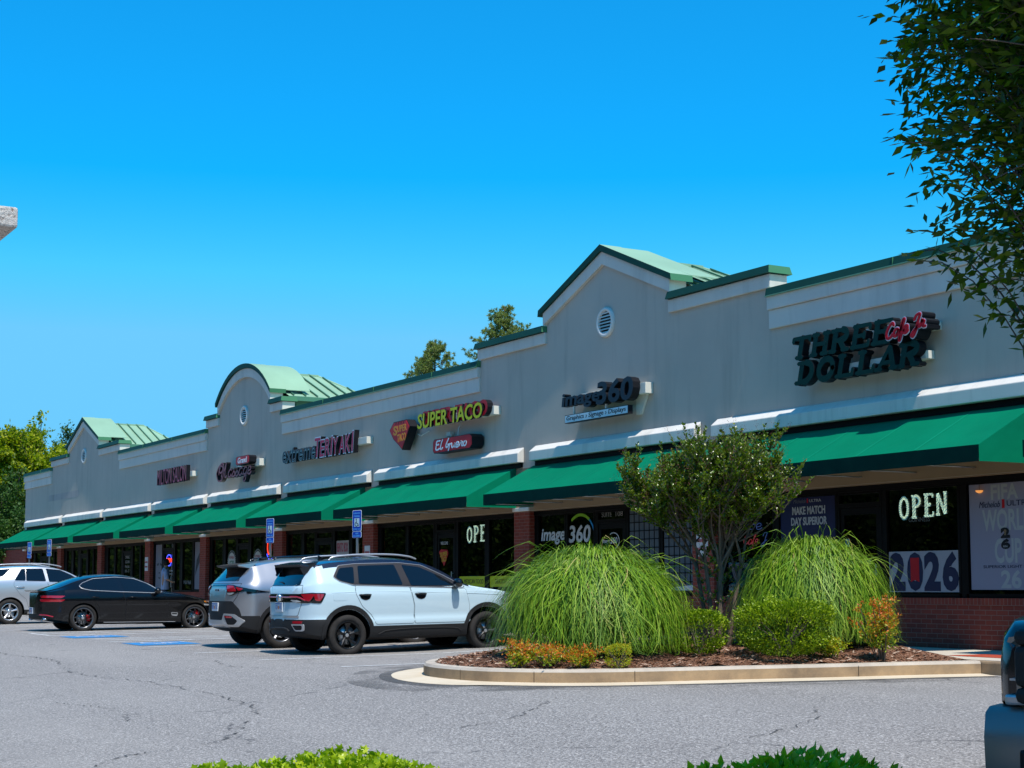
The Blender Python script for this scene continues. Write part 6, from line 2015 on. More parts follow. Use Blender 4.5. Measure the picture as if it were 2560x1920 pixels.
# ---- dark pickup whose front corner shows at the right edge
def pickup():
    root = thing('pickup_truck', 'dark blue black pickup truck with chrome bumper cut by the right edge of the photo', 'pickup truck', (-4.53, -10.62, gz(-5.2, -10.8)))
    blk = paint('dark_blue_black_paint', (.006, .008, .014), .2, .2, .6, .3)
    # here u = 0 is the front axle line, the nose points to -Y of the object
    b = MB()
    def lofted(secs, mb, m=0):
        n = len(secs[0]); vs = [p for s_ in secs for p in s_]
        mb.add(vs, [(i * n + k, i * n + k + 1, (i + 1) * n + k + 1, (i + 1) * n + k) for i in range(len(secs) - 1) for k in range(n - 1)], m, True)
    secs = []
    for y, w_, zt, zb in ((.02, .90, 1.12, .81), (.06, .945, 1.165, .80), (.2, .985, 1.20, .78), (.6, 1.0, 1.235, .60), (1.2, 1.0, 1.27, .5), (1.55, 1.0, 1.29, .45)):
        secs.append([(-w_, y, zb), (-w_, y, zt - .18), (-w_ + .02, y, zt - .08), (-w_ + .07, y, zt - .02), (-w_ * .6, y, zt), (-w_ * .35, y, zt + .035), (0, y, zt + .045), (w_ * .35, y, zt + .035), (w_ * .6, y, zt), (w_ - .07, y, zt - .02), (w_ - .02, y, zt - .08), (w_, y, zt - .18), (w_, y, zb)])
    lofted(secs, b)
    b.add([secs[0][k] for k in range(13)], [tuple(range(13))], 0)
    cab = []
    for y, zt, wt in ((1.55, 1.31, .82), (2.1, 1.80, .72), (2.5, 1.89, .70), (3.6, 1.90, .70), (4.05, 1.85, .72), (4.2, 1.31, .82)):
        cab.append([(-1.0, y, .45), (-1.0, y, 1.15), (-.97, y, 1.30), (-wt, y, zt - .05), (-wt + .08, y, zt), (0, y, zt + .02), (wt - .08, y, zt), (wt, y, zt - .05), (.97, y, 1.30), (1.0, y, 1.15), (1.0, y, .45)])
    lofted(cab, b)
    b.box(-1.0, -.9, 4.2, 6.1, .55, 1.3); b.box(.9, 1.0, 4.2, 6.1, .55, 1.3); b.box(-.9, .9, 6.02, 6.1, .55, 1.3); b.box(-.9, .9, 4.2, 6.02, .70, .78)
    b.box(-.8, .8, .3, 6.0, .42, .58, 1)
    b.build('body', [blk, M['well']], root)
    g_ = MB()                                            # grille surround
    def ringbox(x0, x1, z0, z1, t_, y0, y1, m=0):
        g_.box(x0, x1, y0, y1, z0, z0 + t_, m); g_.box(x0, x1, y0, y1, z1 - t_, z1, m); g_.box(x0, x0 + t_, y0, y1, z0 + t_, z1 - t_, m); g_.box(x1 - t_, x1, y0, y1, z0 + t_, z1 - t_, m)
    ringbox(-.835, .835, .80, 1.14, .075, -.11, .02)
    g_.build('grille_surround', M['cladding'], root, bevel=.03)
    g_ = MB(); g_.box(-.78, .78, -.02, .03, .86, 1.09)
    g_.build('grille', M['black'], root)
    g_ = MB(); g_.box(-.76, .76, -.09, -.03, .965, 1.005)
    for k in range(2): g_.box(-.76, .76, -.05, -.03, .905 + k * .13, .917 + k * .13)
    g_.build('grille_bar', M['chrome'], root, bevel=.01)
    for sg in (-1, 1):
        h = MB()
        P = [(.845, .85), (.885, .852), (.912, .88), (.915, 1.04), (.89, 1.085), (.845, 1.09)]
        n = len(P)
        vs = [(sg * x, -.08 + max(0, x - .6) ** 1.5 * .75, z) for x, z in P] + [(sg * x, .06 + max(0, x - .6) * .5, z) for x, z in P]
        h.add(vs, [tuple(range(n))] + [(i, (i + 1) % n, (i + 1) % n + n, i + n) for i in range(n)], 0, False)
        ho = h.build('headlight', plain('smoked_lamp_lens', (.05, .06, .055), .05, 0, .8, 1), root, bevel=.015)
        a = MB(); a.add([(sg * .893, .045, .88), (sg * .912, .085, .88), (sg * .914, .085, 1.03), (sg * .896, .04, 1.03)], [(0, 1, 2, 3)]); a.build('amber_lens', M['amber'], ho)
        a = MB(); a.box(sg * .66, sg * .86, -.085, .02, .905, .915); a.build('lamp_divider', M['satin'], ho)
        f_ = MB(); f_.box(sg * .56, sg * .90, -.045, .06, .79, .838); f_.build('filler_panel', M['satin'], root, bevel=.012)
        w_ = MB(); hw = .14
        w_.lathe([(-hw * .8, .24), (-hw, .27), (-hw * .95, .38), (-hw * .7, .40), (hw * .7, .40), (hw * .95, .38), (hw, .27), (hw * .8, .24)], 'x', 36, 0, True)
        for yy in (1.0, 5.0):
            wo = bpy.data.objects.new('wheel', None); COL.objects.link(wo); wo.parent = root; wo.location = (sg * .84, yy, .40)
            link('tyre', w_.build('tyre', M['rubber']).data, wo)
            bpy.data.objects.remove([q for q in COL.objects if q.name.startswith('tyre') and q.parent is None][0])
            r_ = MB(); r_.lathe([(sg * hw * .8, .245), (sg * hw * .6, .22), (sg * hw * .3, .08), (sg * hw * .5, .05), (sg * hw * .5, 0)], 'x', 30, 0, True); r_.build('rim', M['rim_silver'], wo)
        m_ = MB(); m_.box(sg * 1.02, sg * 1.22, 1.85, 1.97, 1.22, 1.48); m_.build('wing_mirror', M['gloss_black'], root, bevel=.03)
        sw = MB(); sw.add([(sg * .985, 1.95, 1.34), (sg * .985, 3.9, 1.34), (sg * .775, 3.75, 1.79), (sg * .775, 2.3, 1.79)], [(0, 1, 2, 3)]); sw.build('side_window', M['carglass'], root)
    # chrome bumper with a dropped centre and dark openings
    bm_ = MB()
    prof = [(-.14, .795), (-.205, .77), (-.235, .66), (-.225, .50), (-.18, .40), (-.10, .36)]
    secs = []
    for x in np.linspace(-1.0, 1.0, 29):
        bow = .13 * abs(x) ** 3.2
        secs.append([(x, y + bow + .06, z - (.02 * abs(x) if z > .6 else 0)) for y, z in prof])
    lofted(secs, bm_)
    for s_ in (secs[0], secs[-1]):
        bm_.add(list(s_) + [(s_[0][0], s_[0][1] + .25, s_[0][2]), (s_[-1][0], s_[-1][1] + .25, s_[-1][2])], [(0, 1, 2, 3, 4, 5, 7, 6)], 0)
    bm_.add([s_[0] for s_ in secs] + [(s_[0][0], s_[0][1] + .16, s_[0][2] + .003) for s_ in secs], [(i, i + 1, i + 30, i + 29) for i in range(28)], 0, True)
    bm_.build('bumper', plain('dull_chrome', (.24, .225, .215), .42, .6, .3), root)
    o_ = MB(); o_.box(-.62, .62, -.21, -.13, .45, .58); o_.build('bumper_opening', M['black'], root, bevel=.03)
    for sg in (-1, 1):
        o_ = MB(); o_.box(sg * .66, sg * .82, -.115 , .0, .45, .60); o_.build('fog_lamp_opening', M['black'], root, bevel=.02)
    wsd = MB(); wsd.add([(-.80, 1.56, 1.335), (.80, 1.56, 1.335), (.68, 2.08, 1.80), (-.68, 2.08, 1.80)], [(0, 1, 2, 3)]); wsd.build('windscreen', M['carglass'], root)
    root.rotation_euler = (0, 0, R(25))
    return root
pickup()
# ------------------------------------------------------------------ wall signs
YF = -.46                                       # front face of the sign letters
M['s_pink'] = plain('rose_acrylic', (.46, .075, .13), .35)
M['s_crimson'] = plain('crimson_acrylic', (.50, .012, .075), .35)
M['s_slate'] = plain('slate_acrylic', (.055, .075, .10), .35)
M['s_yellow'] = plain('yellow_acrylic', (.62, .60, .01), .35)
M['s_red'] = plain('red_acrylic', (.55, .008, .02), .3)
M['s_orange'] = plain('orange_acrylic', (.70, .27, .03), .35)
M['s_ink'] = plain('blue_black_acrylic', (.022, .027, .042), .30)
M['s_green'] = plain('dark_green_acrylic', (.004, .028, .020), .30)
M['s_white'] = plain('white_acrylic', (.72, .76, .82), .35)
M['s_pale'] = plain('pale_blue_white_acrylic', (.50, .66, .72), .35)
M['raceway'] = plain('cream_raceway', (.70, .67, .58), .6, var=.06)
M['rose'] = plain('rose_neon_face', (.36, .10, .12), .35)

def sign(label, x, z):
    return thing('wall_sign', label, 'shop sign', (0, 0, 0))
def raceway(o, x0, x1, z0, z1, y0=-.33):
    mb = MB(); mb.box(x0, x1, y0, YW - .006, z0, z1); return mb.build('raceway', M['raceway'], o, bevel=.006)

# a small brush alphabet, points in units of the letter height
SCRIPT = {
 'M': (1.05, [[(.02, .28), (.0, .62), (.10, .92), (.30, 1.0), (.42, .78), (.36, .48), (.16, .38), (.05, .55), (.12, .78)], [(.44, .98), (.40, .5), (.34, .02)], [(.44, .98), (.56, .45), (.78, .98)], [(.78, .98), (.72, .4), (.76, .04), (.92, .12)]]),
 'a': (.46, [[(.40, .42), (.22, .50), (.06, .30), (.08, .06), (.24, .02), (.38, .24), (.42, .46), (.38, .14), (.46, .03)]]),
 's': (.36, [[(.0, .04), (.22, .50), (.20, .36), (.33, .16), (.20, .0), (.05, .06)]]),
 'g': (.48, [[(.40, .42), (.22, .50), (.06, .30), (.08, .08), (.24, .04), (.38, .24), (.42, .46), (.38, -.05), (.26, -.40), (.08, -.34), (.16, -.12), (.48, .06)]]),
 'e': (.40, [[(.06, .20), (.30, .28), (.30, .46), (.16, .50), (.05, .30), (.10, .04), (.26, .02), (.40, .14)]]),
 'C': (.62, [[(.58, .80), (.46, 1.0), (.22, .82), (.06, .40), (.16, .04), (.40, .04), (.60, .22)]]),
 'f': (.36, [[(.0, .10), (.20, .50), (.36, .95), (.26, 1.0), (.18, .6), (.10, -.30), (.18, -.34), (.24, .0), (.38, .14)]]),
 'J': (.60, [[(.10, .70), (.22, .98), (.50, 1.0), (.42, .6), (.30, -.10), (.12, -.40), (.0, -.26), (.22, .02), (.56, .28)]]),
 'r': (.36, [[(.0, .10), (.12, .46), (.16, .54), (.14, .42), (.30, .44), (.24, .12), (.36, .06)]]),
 '.': (.16, [[(.03, .03), (.09, .07)]]),
 'E': (.52, [[(.46, .94), (.14, .90), (.10, .56), (.36, .56)], [(.10, .56), (.08, .10), (.26, .02), (.48, .12)]]),
 'l': (.28, [[(.22, 1.0), (.10, .55), (.06, .12), (.16, .03), (.30, .16)]]),
 'G': (.62, [[(.30, 1.02), (.14, .62), (.06, .26), (.20, .12), (.36, .36)], [(.22, .42), (.60, .44)], [(.44, .42), (.40, .05), (.34, -.22)]]),
 'u': (.44, [[(.04, .46), (.06, .12), (.16, .04), (.30, .22), (.36, .46), (.34, .12), (.44, .05)]]),
 'o': (.42, [[(.26, .48), (.10, .42), (.06, .16), (.18, .03), (.32, .14), (.34, .38), (.24, .48), (.30, .42)]]),
 ' ': (.30, []),
}
def script(mb, s, x0, x1, z0, h, y, depth, wid, m=0, mside=1, shear=.22, slope=0, yk=0):
    adv = sum(SCRIPT[c][0] for c in s)
    k = (x1 - x0) / adv
    cx_ = x0; n = 0
    for c in s:
        for st in SCRIPT[c][1]:
            P = [(cx_ + px * k + (pz * shear * h), z0 + pz * h + slope * (cx_ + px * k - x0)) for px, pz in st]
            ribbon(mb, catmull(P, 6), wid, y - .0015 * (n % 4), depth, m, mside); n += 1
        cx_ += SCRIPT[c][0] * k

# MILTON SALON
o = sign('rose red capital letter sign reading MILTON SALON on a raceway', -49.5, 4.4)
raceway(o, -50.75, -47.85, 4.30, 4.46)
text('letters', 'MILTON SALON', -50.95, -48.05, 4.16, 4.66, YF, .13, [M['s_pink'], M['signblack']], o, shear=.06)
# Massage with a small red cabinet above
o = sign('script sign reading Massage with small red cabinet above it', -43.8, 4.2)
raceway(o, -43.9, -42.2, 4.26, 4.46)
mb = MB(); script(mb, 'Massage', -45.15, -42.5, 4.04, .44, YF, .13, .050, 0, 1)
ribbon(mb, catmull([(-44.75, 4.36), (-45.05, 4.42), (-45.3, 4.2), (-45.15, 3.98), (-44.85, 4.0), (-44.7, 4.2), (-44.72, 4.4)], 6), .045, YF - .004, .13, 0, 1)
mb.build('letters', [M['rose'], M['signblack']], o)
mb = MB()
R0 = [(-43.50, 4.36), (-43.42, 4.32), (-42.52, 4.33), (-42.44, 4.38), (-42.44, 4.52), (-42.52, 4.57), (-43.42, 4.57), (-43.50, 4.53)]
mb.prism(R0, YF - .08, YW - .17, 1); mb.prism([((x + 42.97) * .95 - 42.97, (z - 4.445) * .9 + 4.445) for x, z in R0], YF - .086, YF - .079, 0)
cb = mb.build('cabinet', [M['s_red'], M['signblack']], o)
text('letters', 'Grand', -43.32, -42.62, 4.365, 4.53, YF - .092, .006, M['s_white'], cb, shear=.1, bold=.02)
# extreme TERIYAKI
o = sign('sign reading extreme TERIYAKI in slate script and crimson capitals', -37.8, 4.4)
raceway(o, -39.9, -35.15, 4.33, 4.50)
text('letters', 'extreme', -40.2, -38.0, 4.17, 4.54, YF, .13, [M['s_slate'], M['signblack']], o, shear=.12, bold=-.005)
text('letter_outline', 'extreme', -40.22, -37.98, 4.155, 4.555, YF + .006, .10, [M['steel'], M['signblack']], o, shear=.12, bold=.022)
jag = [('T', -38.02, .50), ('E', -37.70, .42), ('R', -37.38, .44), ('I', -37.02, .47), ('Y', -36.86, .42), ('A', -36.50, .43), ('K', -36.14, .44), ('I', -35.76, .50)]
for c, x, hh in jag:
    w_ = .13 if c == 'I' else .36 if c == 'T' else .30
    text('letters', c, x, x + w_, 4.17, 4.17 + hh, YF, .14, [M['s_crimson'], M['signblack']], o, shear=.14, bold=.012)
    text('letter_outline', c, x - .022, x + w_ + .022, 4.145, 4.195 + hh, YF + .006, .14, [M['s_white'], M['signblack']], o, shear=.14, bold=.035)
# SUPER TACO: shield, words, cabinet
o = sign('red shield sign with SUPER TACO in orange lettering', -33.1, 4.4)
SH = [(-33.62, 4.50), (-33.40, 4.68), (-32.72, 4.69), (-32.56, 4.52), (-32.78, 4.22), (-32.95, 4.00), (-33.10, 4.10), (-33.42, 4.28)]
mb = MB(); mb.prism([(x * 1.0, z) for x, z in SH], YF, YW - .1, 1)
mb.prism([((x + 33.1) * .94 - 33.1, (z - 4.4) * .93 + 4.4) for x, z in SH], YF - .007, YF + .001, 0)
mb.box(-33.2, -33.0, YW - .1, YW - .006, 4.35, 4.5, 1)
cb = mb.build('cabinet', [M['s_red'], M['signblack']], o)
text('letters', 'S', -33.40, -33.20, 4.36, 4.58, YF - .012, .006, M['s_orange'], cb, bold=.03)
text('letters', 'UPER', -33.19, -32.72, 4.43, 4.585, YF - .012, .006, M['s_orange'], cb, bold=.02, slope=.04)
text('letters', 'TACO', -33.20, -32.76, 4.20, 4.385, YF - .012, .006, M['s_orange'], cb, bold=.02, slope=.06)
mb = MB()
for k in range(4): mb.prism([(-33.30 + k * .13, 4.60), (-33.27 + k * .13, 4.60), (-33.24 + k * .13, 4.66), (-33.27 + k * .13, 4.66)], YF - .010, YF - .006)
mb.build('stripes', M['signblack'], cb)
o = sign('yellow on red letter sign reading SUPER TACO', -30.7, 4.55)
raceway(o, -31.8, -28.92, 4.46, 4.64)
text('letter_shadow', 'SUPER TACO', -32.0, -28.98, 4.44, 4.79, YF + .012, .14, [M['s_red'], M['signblack']], o, bold=.045, shear=.08)
text('letters', 'SUPER TACO', -32.13, -29.14, 4.40, 4.74, YF - .03, .04, [M['s_yellow'], M['signblack']], o, bold=.022, shear=.08)
mb = MB(); mb.tube([(-30.55, YW - .05, 4.46), (-30.52, -.30, 4.3), (-30.5, -.33, 4.08)], .012, 6); mb.tube([(-31.0, YW - .05, 4.22), (-30.95, -.25, 4.2), (-30.95, -.30, 4.08)], .010, 6)
mb.tube([(-32.7, YW - .04, 4.36), (-32.5, YW - .05, 4.30), (-32.1, YW - .05, 4.38)], .012, 6)
mb.box(-31.18, -31.0, YW - .10, YW - .005, 4.18, 4.27)
mb.build('cable', M['raceway'], o)
o = sign('red rounded cabinet sign reading El Guero in white script', -30.5, 3.95)
RB = [(-31.42, 3.86), (-31.36, 3.80), (-29.72, 3.80), (-29.62, 3.87), (-29.62, 4.05), (-29.72, 4.11), (-31.36, 4.11), (-31.42, 4.05)]
mb = MB(); mb.prism(RB, YF, YW - .03, 1); mb.prism([((x + 30.52) * .98 - 30.52, (z - 3.955) * .92 + 3.955) for x, z in RB], YF - .006, YF + .001, 0)
cb = mb.build('cabinet', [M['s_red'], M['signblack']], o)
mb = MB(); script(mb, 'El Guero', -31.30, -29.84, 3.865, .21, YF - .012, .006, .036, 0, 0, .16)
mb.build('letters', M['s_white'], cb)
# image360
o = sign('blue black letter sign reading image360 with pale tagline panel below', -24.8, 4.4)
raceway(o, -25.6, -23.42, 4.33, 4.53)
text('letters', 'image', -26.05, -24.72, 4.235, 4.565, YF, .14, [M['s_ink'], M['signblack']], o, shear=.10, bold=.028)
text('letters', '360', -24.80, -23.58, 4.225, 4.665, YF - .03, .17, [M['s_ink'], M['signblack']], o, shear=.10, bold=.03)
mb = MB(); mb.box(-25.93, -23.78, YF, YF + .10, 3.985, 4.145, 1); mb.box(-25.915, -23.795, YF - .005, YF + .002, 3.998, 4.132, 0)
mb.box(-25.7, -25.66, YF + .04, YF + .07, 4.145, 4.30, 2); mb.box(-24.6, -24.56, YF + .04, YF + .07, 4.145, 4.30, 2)
mb.prism([(-23.9, 4.33), (-23.55, 4.33), (-23.75, 3.98), (-23.9, 3.98)], YW - .05, YW - .006, 2)
for x in (-25.4, -24.2): mb.box(x, x + .05, YF + .1, YW - .006, 4.04, 4.09, 2)
cb = mb.build('cabinet', [M['s_pale'], M['signblack'], M['raceway']], o)
text('letters', 'Graphics › Signage › Displays', -25.86, -23.85, 4.012, 4.122, YF - .010, .005, M['signblack'], cb, shear=.12)
# THREE DOLLAR Cafe Jr.
def slab(mb, c, x0, w_, z0, h, y, depth, t_=.26):
    """slab serif capitals made of heavy strokes"""
    a = .088 * h / .34 * 1.15; s_ = a * .62
    Z = lambda u, v: (x0 + u * w_ + v * h * .26, z0 + v * h)
    def stk(p, q, w=None): ribbon(mb, [Z(*p), Z(*q)], w or a, y - .0018 * stk.k, depth, 0, 1); stk.k += 1
    stk.k = 0
    def arc(cu, cv, ru, rv, t0, t1, w=None):
        P = [Z(cu + ru * math.cos(R(t)), cv + rv * math.sin(R(t))) for t in np.linspace(t0, t1, 15)]
        ribbon(mb, P, w or a, y - .0018 * stk.k, depth, 0, 1); stk.k += 1
    ser = lambda u, v: stk((u - .17, v), (u + .17, v), s_)
    if c == 'T': stk((.5, .05), (.5, .93)); stk((.02, .93), (.98, .93), s_); stk((.04, .78), (.04, .93), s_); stk((.96, .78), (.96, .93), s_); ser(.5, .06)
    elif c == 'H':
        for u in (.2, .8): stk((u, .05), (u, .95)); ser(u, .06); ser(u, .94)
        stk((.2, .5), (.8, .5), s_)
    elif c in 'RD':
        stk((.2, .05), (.2, .95)); ser(.14, .06); ser(.14, .94)
        if c == 'R': stk((.2, .94), (.55, .94), s_); stk((.2, .50), (.55, .50), s_); arc(.55, .72, .28, .22, 90, -90); stk((.50, .5), (.80, .06)); ser(.86, .06)
        else: stk((.15, .94), (.45, .94), s_); stk((.15, .06), (.45, .06), s_); arc(.42, .5, .42, .44, 90, -90)
    elif c == 'E':
        stk((.2, .05), (.2, .95)); stk((.06, .94), (.92, .94), s_); stk((.06, .06), (.95, .06), s_); stk((.2, .52), (.68, .52), s_)
        stk((.92, .76), (.92, .94), s_); stk((.95, .06), (.95, .26), s_); stk((.68, .40), (.68, .64), s_)
    elif c == 'O': arc(.5, .5, .38, .45, 0, 362)
    elif c == 'L': stk((.24, .05), (.24, .95)); ser(.24, .94); stk((.06, .06), (.92, .06), s_); stk((.92, .06), (.92, .30), s_)
    elif c == 'A': stk((.10, .05), (.50, .95), s_); stk((.86, .05), (.54, .95)); stk((.28, .32), (.72, .32), s_); ser(.10, .06); ser(.88, .06)
o = sign('dark green slab letter sign reading THREE DOLLAR with red Cafe Jr. script', -17.9, 4.4)
raceway(o, -19.0, -16.35, 4.50, 4.62); raceway(o, -18.9, -16.5, 4.10, 4.22)
mb = MB()
for k, c in enumerate('THREE'): slab(mb, c, -19.29 + k * .452, .42, 4.395, .345, YF, .14)
for k, c in enumerate('DOLLAR'): slab(mb, c, -19.17 + k * .446, .415, 4.00, .34, YF, .14)
mb.build('letters', [M['s_green'], M['signblack']], o)
mb = MB(); script(mb, 'Cafe Jr.', -17.06, -16.24, 4.42, .21, YF - .10, .26, .070, 0, 1, .2, .10); mb.build('letter_outline', [M['s_white'], M['signblack']], o)
mb = MB(); script(mb, 'Cafe Jr.', -17.06, -16.24, 4.42, .21, YF - .115, .012, .040, 0, 0, .2, .10); mb.build('letters', [M['s_red']], o)
# ghost of a removed sign over the leftmost gable
mb = MB(); mb.box(-66.0, -61.5, YW - .0035, YW - .0015, 4.33, 4.58)
part(mb, 'sign_ghost', stucco('weathered_patch', (.46, .40, .37), .6))

# ------------------------------------------------------------------ window lettering, posters and lit signs
YG = -.002                                      # outer face of the panes
def poster(name, label, cat, x0, x1, z0, z1, col, y=YG - .004, group=None):
    o = thing(name, label, cat, (0, 0, 0), 0, group)
    mb = MB(); mb.box(x0, x1, y - .004, y, z0, z1)
    mb.build('sheet', col if not isinstance(col, tuple) else plain('poster_sheet', col, .5), o)
    return o
def led(name, col, es):
    return plain(name, (.1, .1, .1), .5, emit=col, es=es)
M['led_w'] = led('white_led', (.75, 1., .72), .85)
M['led_c'] = led('cyan_green_led', (.16, .50, .62), .6)
M['led_r'] = led('red_neon', (1., .04, .01), 1.6)
M['led_b'] = led('blue_neon', (.05, .08, 1.), 1.8)
Yl = -.012
M['navy'] = plain('navy_print', (.014, .018, .055), .5)
M['greyprint'] = plain('pale_grey_print', (.36, .39, .42), .5)
M['silverprint'] = plain('silver_grey_sheet', (.23, .23, .31), .45)
M['redprint'] = plain('red_print', (.42, .008, .015), .5)
M['palevinyl'] = plain('frosted_white_vinyl', (.50, .52, .54), .5)

# right-hand cafe: match day poster, OPEN, 2026, world cup poster
o = poster('poster', 'navy blue poster reading MAKE MATCH DAY SUPERIOR', 'poster', -20.12, -18.82, .80, 2.27, (.010, .014, .060))
text('letters', 'MAKE MATCH', -19.83, -19.05, 2.00, 2.13, -.014, .003, M['greyprint'], o, bold=.03)
text('letters', 'DAY SUPERIOR', -19.86, -19.01, 1.83, 1.96, -.014, .003, M['greyprint'], o, bold=.03)
text('letters', 'ULTRA', -19.42, -19.14, 2.19, 2.235, -.014, .003, M['greyprint'], o)
text('letters', 'Michelob', -19.80, -19.50, 2.185, 2.245, -.014, .003, plain('dim_print', (.10, .11, .14), .5), o, shear=.3)
mb = MB(); mb.box(-19.475, -19.45, -.0135, -.0105, 2.18, 2.25); mb.build('ribbon_mark', M['redprint'], o)
mb = MB(); mb.lathe([(-.0105, .0), (-.0105, .13), (-.0125, .13), (-.0125, 0)], 'y', 24, 0, False, (-19.42, 0, 1.50)); mb.box(-19.54, -19.30, -.0125, -.0105, 1.25, 1.5); mb.build('portrait', plain('brown_print', (.085, .060, .045), .6), o)
def dots(mb, P, n_row, pitch, wid, y, m):
    """rows of round LEDs along a stroke"""
    P = [np.array(p, float) for p in P]
    for a, b in zip(P[:-1], P[1:]):
        L = np.linalg.norm(b - a)
        if L < 1e-6: continue
        d = (b - a) / L; q = np.array([-d[1], d[0]])
        k = max(1, int(round(L / pitch)))
        for i in range(k):
            for r_ in range(n_row):
                c = a + d * (i + .5) * L / k + q * (r_ - (n_row - 1) / 2) * wid
                s_ = pitch * .33
                mb.add([(c[0] - s_, y, c[1] - s_), (c[0] + s_, y, c[1] - s_), (c[0] + s_, y, c[1] + s_), (c[0] - s_, y, c[1] + s_)], [(0, 1, 2, 3)], m if (i + r_) % 3 else 1 - m)
def led_open(label, x0, x1, z0, z1, letters='OPEN'):
    o = thing('open_sign', label, 'lit sign', (0, 0, 0), 0)
    h = z1 - z0; w_ = (x1 - x0) / len(letters); pt = h / 19
    for k, c in enumerate(letters):
        mb = MB(); a = x0 + k * w_
        Z = lambda u, v: (a + (.06 + .80 * u) * w_, z0 + v * h + (k - 1.5) * .012)
        if c == 'O': dots(mb, [Z(.5 + .40 * math.cos(t), .5 + .46 * math.sin(t)) for t in np.linspace(0, 2 * math.pi, 29)], 3, pt, pt, Yl, 0)
        if c in 'PE': dots(mb, [Z(.28, .05), Z(.28, .97)], 4, pt, pt, Yl, 0); dots(mb, [Z(.02, .03), Z(.55 if c == 'P' else .95, .03)], 2, pt, pt, Yl, 0); dots(mb, [Z(.02, .97), Z(.4 if c == 'P' else .92, .97)], 2, pt, pt, Yl, 0)
        if c == 'P': dots(mb, [Z(.4 + .46 * math.cos(t), .74 + .23 * math.sin(t)) for t in np.linspace(math.pi / 2, -math.pi / 2, 15)], 3, pt, pt, Yl, 0)
        if c == 'E': dots(mb, [Z(.4, .52), Z(.72, .52)], 3, pt, pt, Yl, 0); dots(mb, [Z(.92, .82), Z(.92, .97)], 2, pt, pt, Yl, 0); dots(mb, [Z(.95, .03), Z(.95, .22)], 2, pt, pt, Yl, 0)
        if c == 'N':
            dots(mb, [Z(.16, .05), Z(.16, .95)], 3, pt, pt, Yl, 0); dots(mb, [Z(.90, .05), Z(.90, .95)], 3, pt, pt, Yl, 0); dots(mb, [Z(.18, .95), Z(.88, .04)], 3, pt, pt, Yl - .001, 0)
            dots(mb, [Z(-.04, .03), Z(.36, .03)], 2, pt, pt, Yl, 0); dots(mb, [Z(.72, .97), Z(1.06, .97)], 2, pt, pt, Yl, 0)
        mb.build('lit_letter', [M['led_w'], M['led_c']], o)
    mb = MB(); mb.box(x0 + .05, x1 - .05, Yl + .002, Yl + .006, (z0 + z1) / 2 - .01, (z0 + z1) / 2 + .01); mb.build('mounting_bar', M['black'], o)
    return o
led_open('dotted OPEN sign in the cafe window above the 2026 banner', -17.45, -16.46, 1.86, 2.19)
o = thing('window_lettering', 'faint beer brand lettering under the dotted OPEN sign', 'lettering', (0, 0, 0))
text('letters', 'GUINNESS', -17.25, -16.83, 1.80, 1.865, -.006, .001, plain('dim_vinyl', (.10, .11, .11), .5), o)
o = poster('banner', 'white banner with big navy 2026 and a red ribbon in the zero', 'banner', -17.67, -16.285, .785, 1.375, (.30, .31, .36))
for c, x, w_ in (('2', -17.65, .31), ('0', -17.30, .32), ('2', -16.96, .32), ('6', -16.60, .31)):
    text('digit', c, x, x + w_, .80, 1.36, -.014, .003, M['navy'], o, bold=.05)
mb = MB(); mb.prism([(-17.225, .93), (-17.14, .96), (-17.055, .93), (-17.055, 1.28), (-17.225, 1.28)], -.017, -.0145); mb.build('ribbon_mark', M['redprint'], o)
o = poster('poster', 'tall silver grey world cup poster in the window at the right edge', 'poster', -16.06, -14.88, .82, 2.275, M['silverprint'])
for t_, x0, x1, z0, z1 in (('FIFA', -15.66, -15.18, 2.05, 2.29 - .03), ('WORLD', -15.83, -14.93, 1.62, 1.92), ('CUP', -15.62, -15.14, 1.18, 1.52), ('26', -15.52, -15.16, .84, 1.09)):
    text('letters', t_, x0, x1, z0, z1, -.012, .002, plain('faint_print', (.31, .34, .36), .5), o, bold=.03)
text('letters', 'SUPERIOR LIGHT BEER', -15.83, -14.92, 1.115, 1.155, -.014, .002, M['navy'], o)
text('letters', 'Michelob', -15.88, -15.50, 1.945, 2.03, -.015, .002, M['navy'], o, shear=.3)
text('letters', 'ULTRA', -15.38, -14.95, 1.955, 2.03, -.015, .002, M['navy'], o)
mb = MB(); mb.box(-15.465, -15.42, -.015, -.013, 1.93, 2.05); mb.build('ribbon_mark', M['redprint'], o)
em = text('emblem', '2', -15.50, -15.34, 1.52, 1.665, -.017, .002, M['black'], o, bold=.08); em = text('emblem', '6', -15.50, -15.34, 1.37, 1.515, -.017, .002, M['black'], o, bold=.08)
mb = MB(); mb.lathe([(-.0185, .0), (-.0185, .024)], 'y', 16, 0, False, (-15.42, 0, 1.615)); mb.prism([(-15.44, 1.56), (-15.40, 1.56), (-15.41, 1.60), (-15.43, 1.60)], -.0187, -.018); mb.build('emblem_cup', plain('bronze_print', (.17, .12, .07), .5), o)
text('letters', 'FIFA', -15.46, -15.38, 1.395, 1.42, -.0195, .001, M['greyprint'], o)
o = thing('window_lettering', 'white OPEN HOURS lettering low on the cafe door', 'lettering', (0, 0, 0))
text('letters', 'OPEN HOURS', -18.50, -18.06, 1.20, 1.285, -.006, .002, M['palevinyl'], o, bold=.02)
text('letters', 'Mon - Sun 11 - 2', -18.42, -18.10, 1.14, 1.17, -.006, .002, plain('dim_vinyl', (.16, .16, .16), .5), o)
o = poster('door_sticker', 'small bright blue sticker on the cafe door', 'sticker', -18.60, -18.52, 1.47, 1.59, (.02, .28, .45))
mb = MB(); mb.prism([(-18.575, 1.51), (-18.545, 1.51), (-18.54, 1.55), (-18.56, 1.565), (-18.58, 1.55)], -.0125, -.0105); mb.build('print', M['black'], o)
